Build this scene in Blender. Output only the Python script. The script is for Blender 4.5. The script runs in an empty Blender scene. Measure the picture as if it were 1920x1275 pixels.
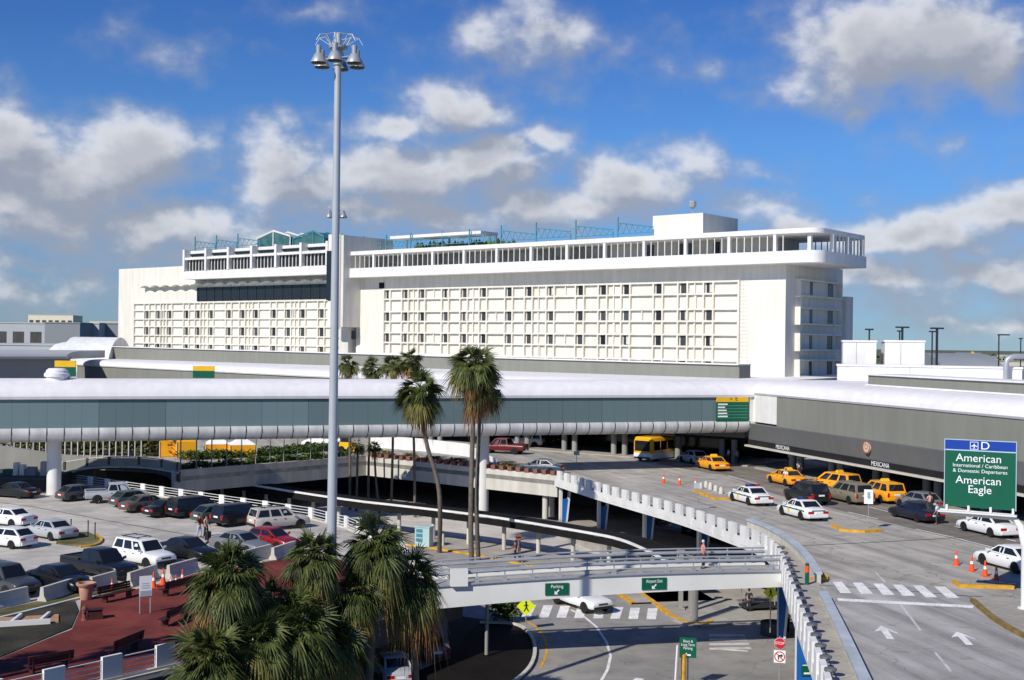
import bpy, bmesh, math, random
from mathutils import Vector, Matrix
random.seed(11)
R = math.radians
scene = bpy.context.scene
COL = scene.collection
# ------------------------------------------------------------------ camera (a photographer on a parking deck)
CAMZ, FPX, ROLL = 18.8, 2300.0, 0.013
PIT = math.atan(5.5 / FPX)
FW = Vector((0, math.cos(PIT), math.sin(PIT)))
R0 = Vector((1, 0, 0)); U0 = Vector((0, -math.sin(PIT), math.cos(PIT)))
RT = R0 * math.cos(ROLL) + U0 * math.sin(ROLL)
UP = U0 * math.cos(ROLL) - R0 * math.sin(ROLL)
EYE = Vector((0, 0, CAMZ))
cd = bpy.data.cameras.new('camera'); cam = bpy.data.objects.new('camera', cd); COL.objects.link(cam)
m = Matrix((RT, UP, -FW)).transposed().to_4x4(); m.translation = EYE
cam.matrix_world = m
cd.sensor_width = 36; cd.lens = FPX / 1920 * 36; cd.clip_end = 20000; cd.clip_start = .5
scene.camera = cam

def ray(px, py):
    return (FW + RT * ((px - 960) / FPX) + UP * ((637.5 - py) / FPX))
def gz(px, py, z=0.0):            # survey: point of level z
    d = ray(px, py); t = (z - CAMZ) / d.z
    return EYE + d * t
def gd(px, py, D):                # survey: point at distance D
    d = ray(px, py)
    return EYE + d * (D / d.y)
def gp(px, py, P, N):             # survey: point of a plane
    d = ray(px, py)
    return EYE + d * ((P - EYE).dot(N) / d.dot(N))

Z_UP, Z_PK, Z_LO = 4.8, 3.8, 0.0
# ------------------------------------------------------------------ light
EL = R(37); SD = Vector((-.628, -.778, 0)).normalized()
SUN = Vector((SD.x * math.cos(EL), SD.y * math.cos(EL), math.sin(EL)))
ld = bpy.data.lights.new('sun', 'SUN'); ld.energy = 5.0; ld.angle = R(.5); ld.color = (1, .945, .85)
sun = bpy.data.objects.new('sun', ld); COL.objects.link(sun)
sun.rotation_euler = SUN.to_track_quat('Z', 'Y').to_euler(); sun.location = (0, 0, 80)
scene.view_settings.view_transform = 'Standard'; scene.view_settings.look = 'None'
scene.view_settings.exposure = -0.10; scene.view_settings.gamma = 1
try: scene.view_settings.use_curve_mapping = False
except Exception: pass

# ------------------------------------------------------------------ sky
W = bpy.data.worlds.new('World'); scene.world = W; W.use_nodes = True
def sky():
    nt = W.node_tree; nt.nodes.clear(); L = nt.links.new
    def N(t, tree=nt, **k):
        n = tree.nodes.new(t)
        for a, b in k.items(): setattr(n, a, b)
        return n
    # cloud field group: input (azimuth, elevation), output density
    g = bpy.data.node_groups.new('cloud_field', 'ShaderNodeTree')
    g.interface.new_socket('P', in_out='INPUT', socket_type='NodeSocketVector')
    g.interface.new_socket('D', in_out='OUTPUT', socket_type='NodeSocketFloat')
    gi = N('NodeGroupInput', g); go = N('NodeGroupOutput', g); GL = g.links.new
    warp = N('ShaderNodeTexNoise', g); warp.inputs['Scale'].default_value = 16; warp.inputs['Detail'].default_value = 4
    GL(gi.outputs[0], warp.inputs['Vector'])
    wm = N('ShaderNodeVectorMath', g, operation='MULTIPLY_ADD')
    GL(warp.outputs['Color'], wm.inputs[0]); wm.inputs[1].default_value = (.075, .06, 0); wm.inputs[2].default_value = (-.0375, -.03, 0)
    pa = N('ShaderNodeVectorMath', g, operation='ADD'); GL(gi.outputs[0], pa.inputs[0]); GL(wm.outputs[0], pa.inputs[1])
    blobs = [(1690,90,210,95,1.1),(1845,118,110,62,1.0),(1035,75,150,75,.62),(900,60,90,60,.45),(865,195,115,52,.9),(760,232,150,40,.75),
             (110,330,200,95,1.0),(250,285,130,80,1.15),(20,290,150,90,.9),(60,400,200,60,.9),(540,285,105,52,.95),(740,325,230,65,1.0),(900,310,150,62,1.05),
             (590,345,150,60,.9),(1200,340,135,62,1.05),(1025,250,62,32,.75),(300,430,350,62,.85),(740,400,320,52,.8),(1000,385,200,50,.85),
             (1720,440,190,56,.9),(1870,395,110,60,.95),(1655,520,240,45,.85),(1850,510,160,50,.9),(1500,450,120,50,.7),
             (290,88,120,46,.27),(1310,115,90,60,.24),(1590,340,90,40,.22),(1780,265,120,36,.2),(1420,345,60,25,.4),(80,500,200,45,.38),(1900,600,300,40,.35),
             (560,5,150,30,.25),(90,545,280,60,.50),(1740,560,300,45,.5),(1850,610,240,34,.48),(330,480,260,40,.5),(1640,455,150,45,.7),(1430,400,120,40,.55)]
    prev = None
    for (bx, by, rx, ry, w) in blobs:
        d = ray(bx, by); az = math.atan2(d.x, d.y); el = math.atan2(d.z, math.hypot(d.x, d.y))
        rx, ry = 1.42 * rx / FPX, 1.45 * ry / FPX
        a = N('ShaderNodeVectorMath', g, operation='MULTIPLY_ADD'); GL(pa.outputs[0], a.inputs[0])
        a.inputs[1].default_value = (1 / rx, 1 / ry, 0); a.inputs[2].default_value = (-az / rx, -el / ry, 0)
        l = N('ShaderNodeVectorMath', g, operation='LENGTH'); GL(a.outputs[0], l.inputs[0])
        q = N('ShaderNodeMath', g, operation='MULTIPLY_ADD'); GL(l.outputs['Value'], q.inputs[0]); q.inputs[1].default_value = -w * .9 - .1; q.inputs[2].default_value = w
        if prev is None: prev = q
        else:
            mx = N('ShaderNodeMath', g, operation='SMOOTH_MAX'); GL(prev.outputs[0], mx.inputs[0]); GL(q.outputs[0], mx.inputs[1]); mx.inputs[2].default_value = .12
            prev = mx
    # everywhere else in the dome a loose field of clouds
    el_s = N('ShaderNodeSeparateXYZ', g); GL(gi.outputs[0], el_s.inputs[0])
    aab = N('ShaderNodeMath', g, operation='ABSOLUTE'); GL(el_s.outputs[0], aab.inputs[0])
    mr = N('ShaderNodeMapRange', g); GL(aab.outputs[0], mr.inputs[0]); mr.inputs[1].default_value = .42; mr.inputs[2].default_value = .7; mr.inputs[3].default_value = -1; mr.inputs[4].default_value = -.6
    big = N('ShaderNodeTexNoise', g); big.inputs['Scale'].default_value = 3; GL(gi.outputs[0], big.inputs['Vector'])
    bm_ = N('ShaderNodeMath', g, operation='MULTIPLY_ADD'); GL(big.outputs['Fac'], bm_.inputs[0]); bm_.inputs[1].default_value = 2.2; GL(mr.outputs[0], bm_.inputs[2])
    bm2 = N('ShaderNodeMath', g, operation='SUBTRACT'); GL(bm_.outputs[0], bm2.inputs[0]); bm2.inputs[1].default_value = 1.0
    mx = N('ShaderNodeMath', g, operation='MAXIMUM'); GL(prev.outputs[0], mx.inputs[0]); GL(bm2.outputs[0], mx.inputs[1])
    fb = N('ShaderNodeTexNoise', g); fb.inputs['Scale'].default_value = 21; fb.inputs['Detail'].default_value = 7; fb.inputs['Roughness'].default_value = .54
    sc_ = N('ShaderNodeVectorMath', g, operation='MULTIPLY'); GL(gi.outputs[0], sc_.inputs[0]); sc_.inputs[1].default_value = (1, 1.35, 1)
    GL(sc_.outputs[0], fb.inputs['Vector'])
    f2 = N('ShaderNodeMath', g, operation='MULTIPLY_ADD'); GL(fb.outputs['Fac'], f2.inputs[0]); f2.inputs[1].default_value = 1.25; f2.inputs[2].default_value = -.66
    ad = N('ShaderNodeMath', g, operation='ADD'); GL(mx.outputs[0], ad.inputs[0]); GL(f2.outputs[0], ad.inputs[1])
    GL(ad.outputs[0], go.inputs[0])
    # directions
    tc = N('ShaderNodeTexCoord'); sx = N('ShaderNodeSeparateXYZ'); L(tc.outputs['Generated'], sx.inputs[0])
    az = N('ShaderNodeMath', operation='ARCTAN2'); L(sx.outputs[0], az.inputs[0]); L(sx.outputs[1], az.inputs[1])
    el = N('ShaderNodeMath', operation='ARCSINE'); L(sx.outputs[2], el.inputs[0])
    P = N('ShaderNodeCombineXYZ'); L(az.outputs[0], P.inputs[0]); L(el.outputs[0], P.inputs[1])
    A = N('ShaderNodeGroup'); A.node_tree = g; L(P.outputs[0], A.inputs[0])
    off = N('ShaderNodeVectorMath', operation='ADD'); L(P.outputs[0], off.inputs[0]); off.inputs[1].default_value = (-.014, .022, 0)
    B = N('ShaderNodeGroup'); B.node_tree = g; L(off.outputs[0], B.inputs[0])
    alpha = N('ShaderNodeMapRange', interpolation_type='SMOOTHSTEP'); L(A.outputs[0], alpha.inputs[0]); alpha.inputs[1].default_value = -.16; alpha.inputs[2].default_value = .74
    hz = N('ShaderNodeMapRange', interpolation_type='SMOOTHSTEP'); L(sx.outputs[2], hz.inputs[0]); hz.inputs[1].default_value = -.004; hz.inputs[2].default_value = .018
    am = N('ShaderNodeMath', operation='MULTIPLY'); L(alpha.outputs[0], am.inputs[0]); L(hz.outputs[0], am.inputs[1])
    am2 = N('ShaderNodeMath', operation='MULTIPLY'); L(am.outputs[0], am2.inputs[0]); am2.inputs[1].default_value = .95
    df = N('ShaderNodeMath', operation='SUBTRACT'); L(A.outputs[0], df.inputs[0]); L(B.outputs[0], df.inputs[1])
    lit = N('ShaderNodeMapRange', interpolation_type='SMOOTHSTEP'); L(df.outputs[0], lit.inputs[0]); lit.inputs[1].default_value = -.16; lit.inputs[2].default_value = .46
    core = N('ShaderNodeMapRange', interpolation_type='SMOOTHSTEP'); L(A.outputs[0], core.inputs[0]); core.inputs[1].default_value = .35; core.inputs[2].default_value = 1.0; core.inputs[3].default_value = 1.0; core.inputs[4].default_value = .35
    rim = N('ShaderNodeMapRange', interpolation_type='SMOOTHSTEP'); L(A.outputs[0], rim.inputs[0]); rim.inputs[1].default_value = .05; rim.inputs[2].default_value = .55
    l1 = N('ShaderNodeMath', operation='MULTIPLY'); L(lit.outputs[0], l1.inputs[0]); L(core.outputs[0], l1.inputs[1])
    l2 = N('ShaderNodeMath', operation='MULTIPLY'); L(l1.outputs[0], l2.inputs[0]); L(rim.outputs[0], l2.inputs[1])
    ccol = N('ShaderNodeMix', data_type='RGBA'); L(l2.outputs[0], ccol.inputs[0])
    ccol.inputs[6].default_value = (.36, .395, .475, 1); ccol.inputs[7].default_value = (.90, .90, .92, 1)
    st = N('ShaderNodeTexSky', sky_type='NISHITA'); st.sun_disc = False; st.sun_elevation = EL
    st.sun_rotation = math.atan2(SUN.x, SUN.y); st.altitude = 0; st.air_density = 1.0; st.dust_density = .0; st.ozone_density = 1.0
    tint = N('ShaderNodeVectorMath', operation='MULTIPLY'); L(st.outputs[0], tint.inputs[0])
    SK = .062
    tm = N('ShaderNodeMapRange'); L(sx.outputs[2], tm.inputs[0]); tm.inputs[1].default_value = 0; tm.inputs[2].default_value = .20
    tcol = N('ShaderNodeValToRGB'); L(tm.outputs[0], tcol.inputs[0]); tm.inputs[2].default_value = .30
    cr = tcol.color_ramp; cr.elements[0].position = 0; cr.elements[0].color = (.21, .36, .70, 1); cr.elements[1].position = .95; cr.elements[1].color = (.185, .40, .82, 1)
    ce = cr.elements.new(.53); ce.color = (.265, .50, .88, 1)
    tsc = N('ShaderNodeVectorMath', operation='SCALE'); L(tcol.outputs[0], tsc.inputs[0]); tsc.inputs['Scale'].default_value = SK * 2; L(tsc.outputs[0], tint.inputs[1])
    mix = N('ShaderNodeMix', data_type='RGBA'); L(am2.outputs[0], mix.inputs[0]); L(tint.outputs[0], mix.inputs[6]); L(ccol.outputs[2], mix.inputs[7])
    bg = N('ShaderNodeBackground'); bg.inputs['Strength'].default_value = 1.0; L(mix.outputs[2], bg.inputs['Color'])
    out = N('ShaderNodeOutputWorld'); L(bg.outputs[0], out.inputs[0])
sky()

# ------------------------------------------------------------------ mesh helpers
ROOTM = {}
class MB:
    def __init__(s): s.v = []; s.f = []
    def vs(s, pts):
        i = len(s.v); s.v += [Vector(p) for p in pts]; return i
    def poly(s, pts):
        i = s.vs(pts); s.f.append(tuple(range(i, i + len(pts))))
        return s
    def hexa(s, a, b):      # two quads (4 pts each, same order)
        i = s.vs(list(a) + list(b))
        s.f += [(i+3, i+2, i+1, i), (i+4, i+5, i+6, i+7)] + [(i+k, i+(k+1) % 4, i+4+(k+1) % 4, i+4+k) for k in range(4)]
        return s
    def box(s, c, sz, rz=0.0):
        c = Vector(c); x, y, z = sz[0]/2, sz[1]/2, sz[2]/2
        M = Matrix.Rotation(rz, 3, 'Z')
        q = lambda zz: [c + M @ Vector((a*x, b*y, zz)) for a, b in ((-1,-1),(1,-1),(1,1),(-1,1))]
        return s.hexa(q(-z), q(z))
    def bx(s, x0, x1, y0, y1, z0, z1):
        return s.box(((x0+x1)/2, (y0+y1)/2, (z0+z1)/2), (abs(x1-x0), abs(y1-y0), abs(z1-z0)))
    def prism(s, pts, z0, z1):
        n = len(pts)
        ar = sum(pts[k][0]*pts[(k+1) % n][1] - pts[(k+1) % n][0]*pts[k][1] for k in range(n))
        if ar < 0: pts = pts[::-1]
        i = s.vs([(p[0], p[1], z0) for p in pts] + [(p[0], p[1], z1) for p in pts])
        s.f.append(tuple(range(i+n-1, i-1, -1))); s.f.append(tuple(range(i+n, i+2*n)))
        s.f += [(i+k, i+(k+1) % n, i+n+(k+1) % n, i+n+k) for k in range(n)]
        return s
    def tube(s, path, r, n=8, cap=True):
        path = [Vector(p) for p in path]; m = len(path)
        rs = r if isinstance(r, (list, tuple)) else [r]*m
        i0 = len(s.v); px = None
        for k, p in enumerate(path):
            t = (path[min(k+1, m-1)] - path[max(k-1, 0)]).normalized()
            if px is None:
                a = Vector((0, 0, 1)) if abs(t.z) < .9 else Vector((1, 0, 0))
                px = (a - t * a.dot(t)).normalized()
            else: px = (px - t * px.dot(t)).normalized()
            py = t.cross(px)
            for j in range(n):
                an = 2*math.pi*j/n
                s.v.append(p + (px*math.cos(an) + py*math.sin(an))*rs[k])
        for k in range(m-1):
            for j in range(n):
                a = i0+k*n+j; b = i0+k*n+(j+1) % n
                s.f.append((a, b, b+n, a+n))
        if cap:
            s.f.append(tuple(range(i0+n-1, i0-1, -1))); s.f.append(tuple(range(i0+(m-1)*n, i0+m*n)))
        return s
    def lathe(s, prof, c=(0,0,0), n=16, ax='z'):
        c = Vector(c); i0 = len(s.v); m = len(prof)
        for (r, h) in prof:
            for j in range(n):
                a = 2*math.pi*j/n; x, y = r*math.cos(a), r*math.sin(a)
                s.v.append(c + (Vector((x, y, h)) if ax == 'z' else Vector((y, h, x)) if ax == 'y' else Vector((h, x, y))))
        for k in range(m-1):
            for j in range(n):
                a = i0+k*n+j; b = i0+k*n+(j+1) % n
                s.f.append((a, b, b+n, a+n))
        s.f.append(tuple(range(i0+n-1, i0-1, -1))); s.f.append(tuple(range(i0+(m-1)*n, i0+m*n)))
        return s
    def loft(s, secs, closed=True, cap=True):
        n = len(secs[0]); i0 = len(s.v)
        for q in secs: s.v += [Vector(p) for p in q]
        for k in range(len(secs)-1):
            for j in range(n if closed else n-1):
                a = i0+k*n+j; b = i0+k*n+(j+1) % n
                s.f.append((a, b, b+n, a+n))
        if cap and closed:
            s.f.append(tuple(range(i0+n-1, i0-1, -1))); s.f.append(tuple(range(i0+(len(secs)-1)*n, i0+len(secs)*n)))
        return s
    def beam(s, a, b, w, h):    # rectangular bar between two points
        a, b = Vector(a), Vector(b); t = (b-a).normalized()
        u = Vector((0, 0, 1)) if abs(t.z) < .95 else Vector((0, 1, 0))
        sd = t.cross(u).normalized()*w/2; up = sd.cross(t).normalized()*h/2
        q = lambda p: [p-sd-up, p+sd-up, p+sd+up, p-sd+up]
        return s.hexa(q(a), q(b))
    def ribbon(s, path, w, z0, z1, side=0.0):   # wall / strip of width w along a plan path, side shifts it left (+)
        pts = offset(path, side - w/2), offset(path, side + w/2)
        secs = []
        for a, b in zip(*pts):
            secs.append([(b[0], b[1], z0), (a[0], a[1], z0), (a[0], a[1], z1), (b[0], b[1], z1)])
        return s.loft(secs)
    def build(s, name, mat, parent=None, world=True, smooth=None, recalc=True, loc=None):
        vv = s.v
        M = ROOTM.get(parent)
        if parent is not None and world and M is not None:
            I = M.inverted(); vv = [I @ v for v in vv]
        if loc is not None:
            loc = Vector(loc); vv = [v - loc for v in vv]
        me = bpy.data.meshes.new(name); me.from_pydata([tuple(v) for v in vv], [], s.f)
        me.materials.append(mat)
        if recalc:
            bm = bmesh.new(); bm.from_mesh(me); bmesh.ops.recalc_face_normals(bm, faces=bm.faces); bm.to_mesh(me); bm.free()
        if smooth:
            me.shade_smooth(); me.set_sharp_from_angle(angle=R(smooth))
        me.update()
        o = bpy.data.objects.new(name, me); COL.objects.link(o)
        if loc is not None: o.location = loc
        if parent is not None:
            o.parent = parent
            if M is not None: ROOTM[o] = M
        return o
def offset(path, d):
    out = []
    for k in range(len(path)):
        a = Vector(path[max(k-1, 0)][:2]); b = Vector(path[min(k+1, len(path)-1)][:2]); p = Vector(path[k][:2])
        t = (b-a).normalized(); out.append(p + Vector((-t.y, t.x))*d)
    return out
def along(path, step, start=0.0):     # points every step metres: (point, tangent)
    out = []; need = start
    for k in range(len(path)-1):
        a, b = Vector(path[k]), Vector(path[k+1]); L = (b-a).length; t = (b-a).normalized()
        while need <= L: out.append((a + t*need, t)); need += step
        need -= L
    return out
def smoothp(path, it=2):
    p = [Vector(q) for q in path]
    for _ in range(it):
        n = [p[0]]
        for a, b in zip(p, p[1:]): n += [a*.75+b*.25, a*.25+b*.75]
        n.append(p[-1]); p = n
    return p
def thing(name, label, cat, loc=(0,0,0), rz=0.0, group=None):
    o = bpy.data.objects.new(name, None); COL.objects.link(o)
    o.empty_display_size = .3
    o.location = loc; o.rotation_euler = (0, 0, rz); o['label'] = label; o['category'] = cat
    if group: o['group'] = group
    ROOTM[o] = Matrix.Translation(Vector(loc)) @ Matrix.Rotation(rz, 4, 'Z')
    return o
def tag(o, label, cat, group=None):
    o['label'] = label; o['category'] = cat
    if group: o['group'] = group
    return o
def struct(name, mb, mat, smooth=None):
    o = mb.build(name, mat, smooth=smooth); o['kind'] = 'structure'; return o
def stuff(name, mb, mat, **k):
    o = mb.build(name, mat, **k); o['kind'] = 'stuff'; return o
def copy_thing(root, loc, rz=0.0, label=None, group=None, scale=1.0):
    r = root.copy(); COL.objects.link(r); r.location = loc; r.rotation_euler = (0, 0, rz); r.scale = (scale,)*3
    if label: r['label'] = label
    if group: r['group'] = group
    for ch in list(root.children):
        c = ch.copy(); COL.objects.link(c); c.parent = r
        for g in list(ch.children):
            d = g.copy(); COL.objects.link(d); d.parent = c
    return r
def text(body, size, mat, parent, loc, rot, name='lettering', align='CENTER', ext=.004, sx=1.0):
    cu = bpy.data.curves.new(name, 'FONT'); cu.body = body; cu.size = size; cu.extrude = ext
    cu.align_x = align; cu.align_y = 'CENTER'; cu.materials.append(mat); cu.space_line = .95
    o = bpy.data.objects.new(name, cu); COL.objects.link(o); o.parent = parent
    o.location = loc; o.rotation_euler = rot; o.scale = (sx, 1, 1)
    return o

# ------------------------------------------------------------------ materials
def mat(name, col, rough=.7, metal=0.0, var=.10, vs=.7, bump=0.0, bs=20, spec=.3, coat=0.0, fine=0.0, fs=12, streak=0.0, island=0.0, transl=0.0):
    m = bpy.data.materials.new(name); m.use_nodes = True; nt = m.node_tree; L = nt.links.new
    b = nt.nodes['Principled BSDF']
    b.inputs['Roughness'].default_value = rough; b.inputs['Metallic'].default_value = metal
    b.inputs['Specular IOR Level'].default_value = spec; b.inputs['Coat Weight'].default_value = coat; b.inputs['Coat Roughness'].default_value = .06
    tc = nt.nodes.new('ShaderNodeTexCoord')
    fac = None
    def mul(a, val):
        if a is None: return val
        q = nt.nodes.new('ShaderNodeMath'); q.operation = 'MULTIPLY'; L(a, q.inputs[0]); L(val, q.inputs[1]); return q.outputs[0]
    def noise(scale, amt, det=5, vec=None, lo=.3, hi=.7):
        n = nt.nodes.new('ShaderNodeTexNoise'); n.inputs['Scale'].default_value = scale; n.inputs['Detail'].default_value = det
        L(vec if vec is not None else tc.outputs['Object'], n.inputs['Vector'])
        r = nt.nodes.new('ShaderNodeMapRange'); L(n.outputs['Fac'], r.inputs[0])
        r.inputs[1].default_value = lo; r.inputs[2].default_value = hi; r.inputs[3].default_value = 1-amt; r.inputs[4].default_value = 1+amt
        return r.outputs[0]
    if var: fac = mul(fac, noise(vs, var))
    if fine: fac = mul(fac, noise(fs, fine, 3))
    if streak:
        mp = nt.nodes.new('ShaderNodeMapping'); mp.inputs['Scale'].default_value = (.9, .9, .10); L(tc.outputs['Object'], mp.inputs['Vector'])
        fac = mul(fac, noise(1.3, streak, 5, mp.outputs[0], .4, .75))
    if island:
        ge = nt.nodes.new('ShaderNodeNewGeometry'); r = nt.nodes.new('ShaderNodeMapRange'); L(ge.outputs['Random Per Island'], r.inputs[0])
        r.inputs[3].default_value = 1-island; r.inputs[4].default_value = 1+island; fac = mul(fac, r.outputs[0])
    if fac is not None:
        v = nt.nodes.new('ShaderNodeVectorMath'); v.operation = 'SCALE'; v.inputs[0].default_value = col[:3]; L(fac, v.inputs['Scale'])
        L(v.outputs[0], b.inputs['Base Color']); bc = v.outputs[0]
    else: b.inputs['Base Color'].default_value = (*col[:3], 1); bc = None
    if bump:
        n = nt.nodes.new('ShaderNodeTexNoise'); n.inputs['Scale'].default_value = bs; n.inputs['Detail'].default_value = 4; L(tc.outputs['Object'], n.inputs['Vector'])
        bp = nt.nodes.new('ShaderNodeBump'); bp.inputs['Strength'].default_value = bump; bp.inputs['Distance'].default_value = .05
        L(n.outputs['Fac'], bp.inputs['Height']); L(bp.outputs[0], b.inputs['Normal'])
    if transl:
        t = nt.nodes.new('ShaderNodeBsdfTranslucent'); ms = nt.nodes.new('ShaderNodeMixShader'); ms.inputs[0].default_value = transl
        if bc is not None: L(bc, t.inputs[0])
        L(b.outputs[0], ms.inputs[1]); L(t.outputs[0], ms.inputs[2]); L(ms.outputs[0], nt.nodes['Material Output'].inputs[0])
    return m
def paving(name, col, col2, crack=.0, big=.06, grain=.10, stain=.25, streak_dir=None, joint=0.0):
    """worn asphalt / concrete: broad patches, blotches, grain, cracks, wear along the traffic"""
    m = bpy.data.materials.new(name); m.use_nodes = True; nt = m.node_tree; L = nt.links.new
    b = nt.nodes['Principled BSDF']; b.inputs['Roughness'].default_value = .9; b.inputs['Specular IOR Level'].default_value = .15
    tc = nt.nodes.new('ShaderNodeTexCoord'); O = tc.outputs['Object']
    def noise(scale, det=6, vec=O, rough=.6):
        n = nt.nodes.new('ShaderNodeTexNoise'); n.inputs['Scale'].default_value = scale; n.inputs['Detail'].default_value = det; n.inputs['Roughness'].default_value = rough
        L(vec, n.inputs['Vector']); return n.outputs['Fac']
    def mr(x, a, b_, c, d):
        r = nt.nodes.new('ShaderNodeMapRange'); L(x, r.inputs[0])
        for k, v in enumerate((a, b_, c, d)): r.inputs[k+1].default_value = v
        return r.outputs[0]
    def mul(a, c):
        q = nt.nodes.new('ShaderNodeMath'); q.operation = 'MULTIPLY'; L(a, q.inputs[0]); L(c, q.inputs[1]); return q.outputs[0]
    mix = nt.nodes.new('ShaderNodeMix'); mix.data_type = 'RGBA'
    L(mr(noise(big), .38, .62, 0, 1), mix.inputs[0]); mix.inputs[6].default_value = (*col, 1); mix.inputs[7].default_value = (*col2, 1)
    f = mr(noise(.45, 8), .35, .7, 1+stain*.4, 1-stain)
    f = mul(f, mr(noise(14, 3), .3, .7, 1-grain, 1+grain))
    f = mul(f, mr(noise(.8, 3), .62, .74, 1, .74)); f = mul(f, mr(noise(3.1, 2), .66, .74, 1, .80))
    if streak_dir:
        mp = nt.nodes.new('ShaderNodeMapping'); mp.vector_type = 'TEXTURE'; mp.inputs['Rotation'].default_value = (0, 0, streak_dir); mp.inputs['Scale'].default_value = (25, 1.1, 1); L(O, mp.inputs['Vector'])
        f = mul(f, mr(noise(1.0, 4, mp.outputs[0]), .38, .66, 1.10, .72))
    if joint:
        bk = nt.nodes.new('ShaderNodeTexBrick'); bk.offset = 0; bk.squash = 1; bk.inputs['Scale'].default_value = 1/joint; bk.inputs['Mortar Size'].default_value = .018 if joint < 3 else .006
        bk.inputs['Brick Width'].default_value = 1; bk.inputs['Row Height'].default_value = 1; bk.inputs['Mortar Smooth'].default_value = .3
        mpj = nt.nodes.new('ShaderNodeMapping'); mpj.inputs['Rotation'].default_value = (0, 0, R(-40)); L(O, mpj.inputs['Vector']); L(mpj.outputs[0], bk.inputs['Vector'])
        f = mul(f, mr(bk.outputs['Fac'], 0, 1, 1, .72))
    if crack:
        wv = nt.nodes.new('ShaderNodeVectorMath'); wv.operation = 'ADD'; nn = nt.nodes.new('ShaderNodeTexNoise'); nn.inputs['Scale'].default_value = .5; L(O, nn.inputs['Vector'])
        s2 = nt.nodes.new('ShaderNodeVectorMath'); s2.operation = 'SCALE'; s2.inputs['Scale'].default_value = 2.5; L(nn.outputs['Color'], s2.inputs[0])
        L(O, wv.inputs[0]); L(s2.outputs[0], wv.inputs[1])
        vo = nt.nodes.new('ShaderNodeTexVoronoi'); vo.feature = 'DISTANCE_TO_EDGE'; vo.inputs['Scale'].default_value = .11; L(wv.outputs[0], vo.inputs['Vector'])
        f = mul(f, mr(vo.outputs['Distance'], .0, .007, 1-crack, 1))
    v = nt.nodes.new('ShaderNodeVectorMath'); v.operation = 'SCALE'; L(mix.outputs[2], v.inputs[0]); L(f, v.inputs['Scale']); L(v.outputs[0], b.inputs['Base Color'])
    bp = nt.nodes.new('ShaderNodeBump'); bp.inputs['Strength'].default_value = .25; bp.inputs['Distance'].default_value = .03; L(noise(22, 3), bp.inputs['Height']); L(bp.outputs[0], b.inputs['Normal'])
    return m
M = {}
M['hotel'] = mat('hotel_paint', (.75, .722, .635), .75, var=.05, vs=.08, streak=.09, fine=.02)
M['hotel_shade'] = mat('hotel_paint_shaded', (.62, .60, .55), .8, var=.06, vs=.2, streak=.10)  # darker copy of the hotel paint, shade put into its colour
M['white'] = mat('white_paint', (.74, .735, .71), .6, var=.07, vs=.5, streak=.06)
M['whitemetal'] = mat('white_metal', (.70, .70, .67), .5, var=.06, vs=.5)
M['roofwhite'] = mat('white_roof_membrane', (.77, .755, .765), .75, var=.05, vs=.08, streak=.05, fine=.02)
M['bluegrey'] = mat('pale_blue_galvanised_metal', (.45, .48, .515), .4, .15, var=.06, vs=.6)
M['steel'] = mat('grey_steel', (.40, .42, .44), .4, .35, var=.08, vs=1)
M['darksteel'] = mat('dark_steel', (.035, .04, .045), .5, .2, var=.1)
M['conc'] = mat('grey_concrete', (.29, .288, .265), .85, var=.10, vs=.25, streak=.07, fine=.05)
M['concpale'] = mat('pale_concrete', (.56, .54, .48), .85, var=.08, vs=.25, streak=.12, fine=.04)
M['concdark'] = mat('dark_shaded_concrete', (.075, .075, .072), .85, var=.15, vs=.3, streak=.15)  # dark concrete, lowered further to paint in shade under decks and roadway
M['fascia'] = mat('olive_grey_aggregate_panel', (.215, .22, .19), .85, var=.07, vs=.1, streak=.06, fine=.04)
M['canopy'] = mat('slate_grey_cladding', (.145, .15, .15), .7, var=.06, vs=.15, streak=.05)
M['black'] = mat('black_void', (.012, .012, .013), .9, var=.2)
M['glassdark'] = mat('dark_glass', (.015, .019, .022), .08, spec=.5, var=.15, vs=2)
M['window'] = mat('window_glass', (.03, .033, .035), .15, spec=.4, var=0)
def _vary(m):
    nt = m.node_tree; L = nt.links.new; oi = nt.nodes.new('ShaderNodeObjectInfo'); r = nt.nodes.new('ShaderNodeMapRange'); L(oi.outputs['Random'], r.inputs[0])
    r.inputs[3].default_value = .4; r.inputs[4].default_value = 2.4; v = nt.nodes.new('ShaderNodeVectorMath'); v.operation = 'SCALE'; v.inputs[0].default_value = (.03,.033,.034); L(r.outputs[0], v.inputs['Scale'])
    L(v.outputs[0], nt.nodes['Principled BSDF'].inputs['Base Color'])
_vary(M['window'])
M['teal'] = mat('teal_steel', (.06, .24, .32), .5, var=.1)
M['green'] = mat('green_sign', (.004, .10, .055), .45, var=.04)
M['blue'] = mat('blue_sign', (.01, .05, .32), .45, var=.04)
M['bluepanel'] = mat('blue_panel', (.015, .14, .48), .5, var=.08, streak=.1)
M['signwhite'] = mat('white_lettering', (.82, .84, .84), .5, var=0)
M['yellow'] = mat('yellow_paint', (.78, .46, .015), .5, var=.08)
M['kerbyellow'] = mat('worn_yellow_kerb_paint', (.62, .33, .03), .75, var=.28, vs=1.6, fine=.15)
M['limeyellow'] = mat('fluorescent_yellow', (.72, .82, .02), .5, var=.03)
M['blackpaint'] = mat('black_paint', (.01, .01, .01), .5, var=0)
M['red'] = mat('red_sign', (.55, .02, .03), .5, var=.08)
M['orange'] = mat('traffic_orange', (.85, .09, .02), .55, var=.06)
M['brick'] = mat('red_brown_brick', (.22, .09, .07), .85, var=.25, vs=2)
M['bench'] = mat('dark_red_bench_slats', (.055, .016, .014), .6, var=.2, vs=3)
M['urn'] = mat('pink_terracotta', (.50, .27, .19), .8, var=.1, vs=3, fine=.06)
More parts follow.
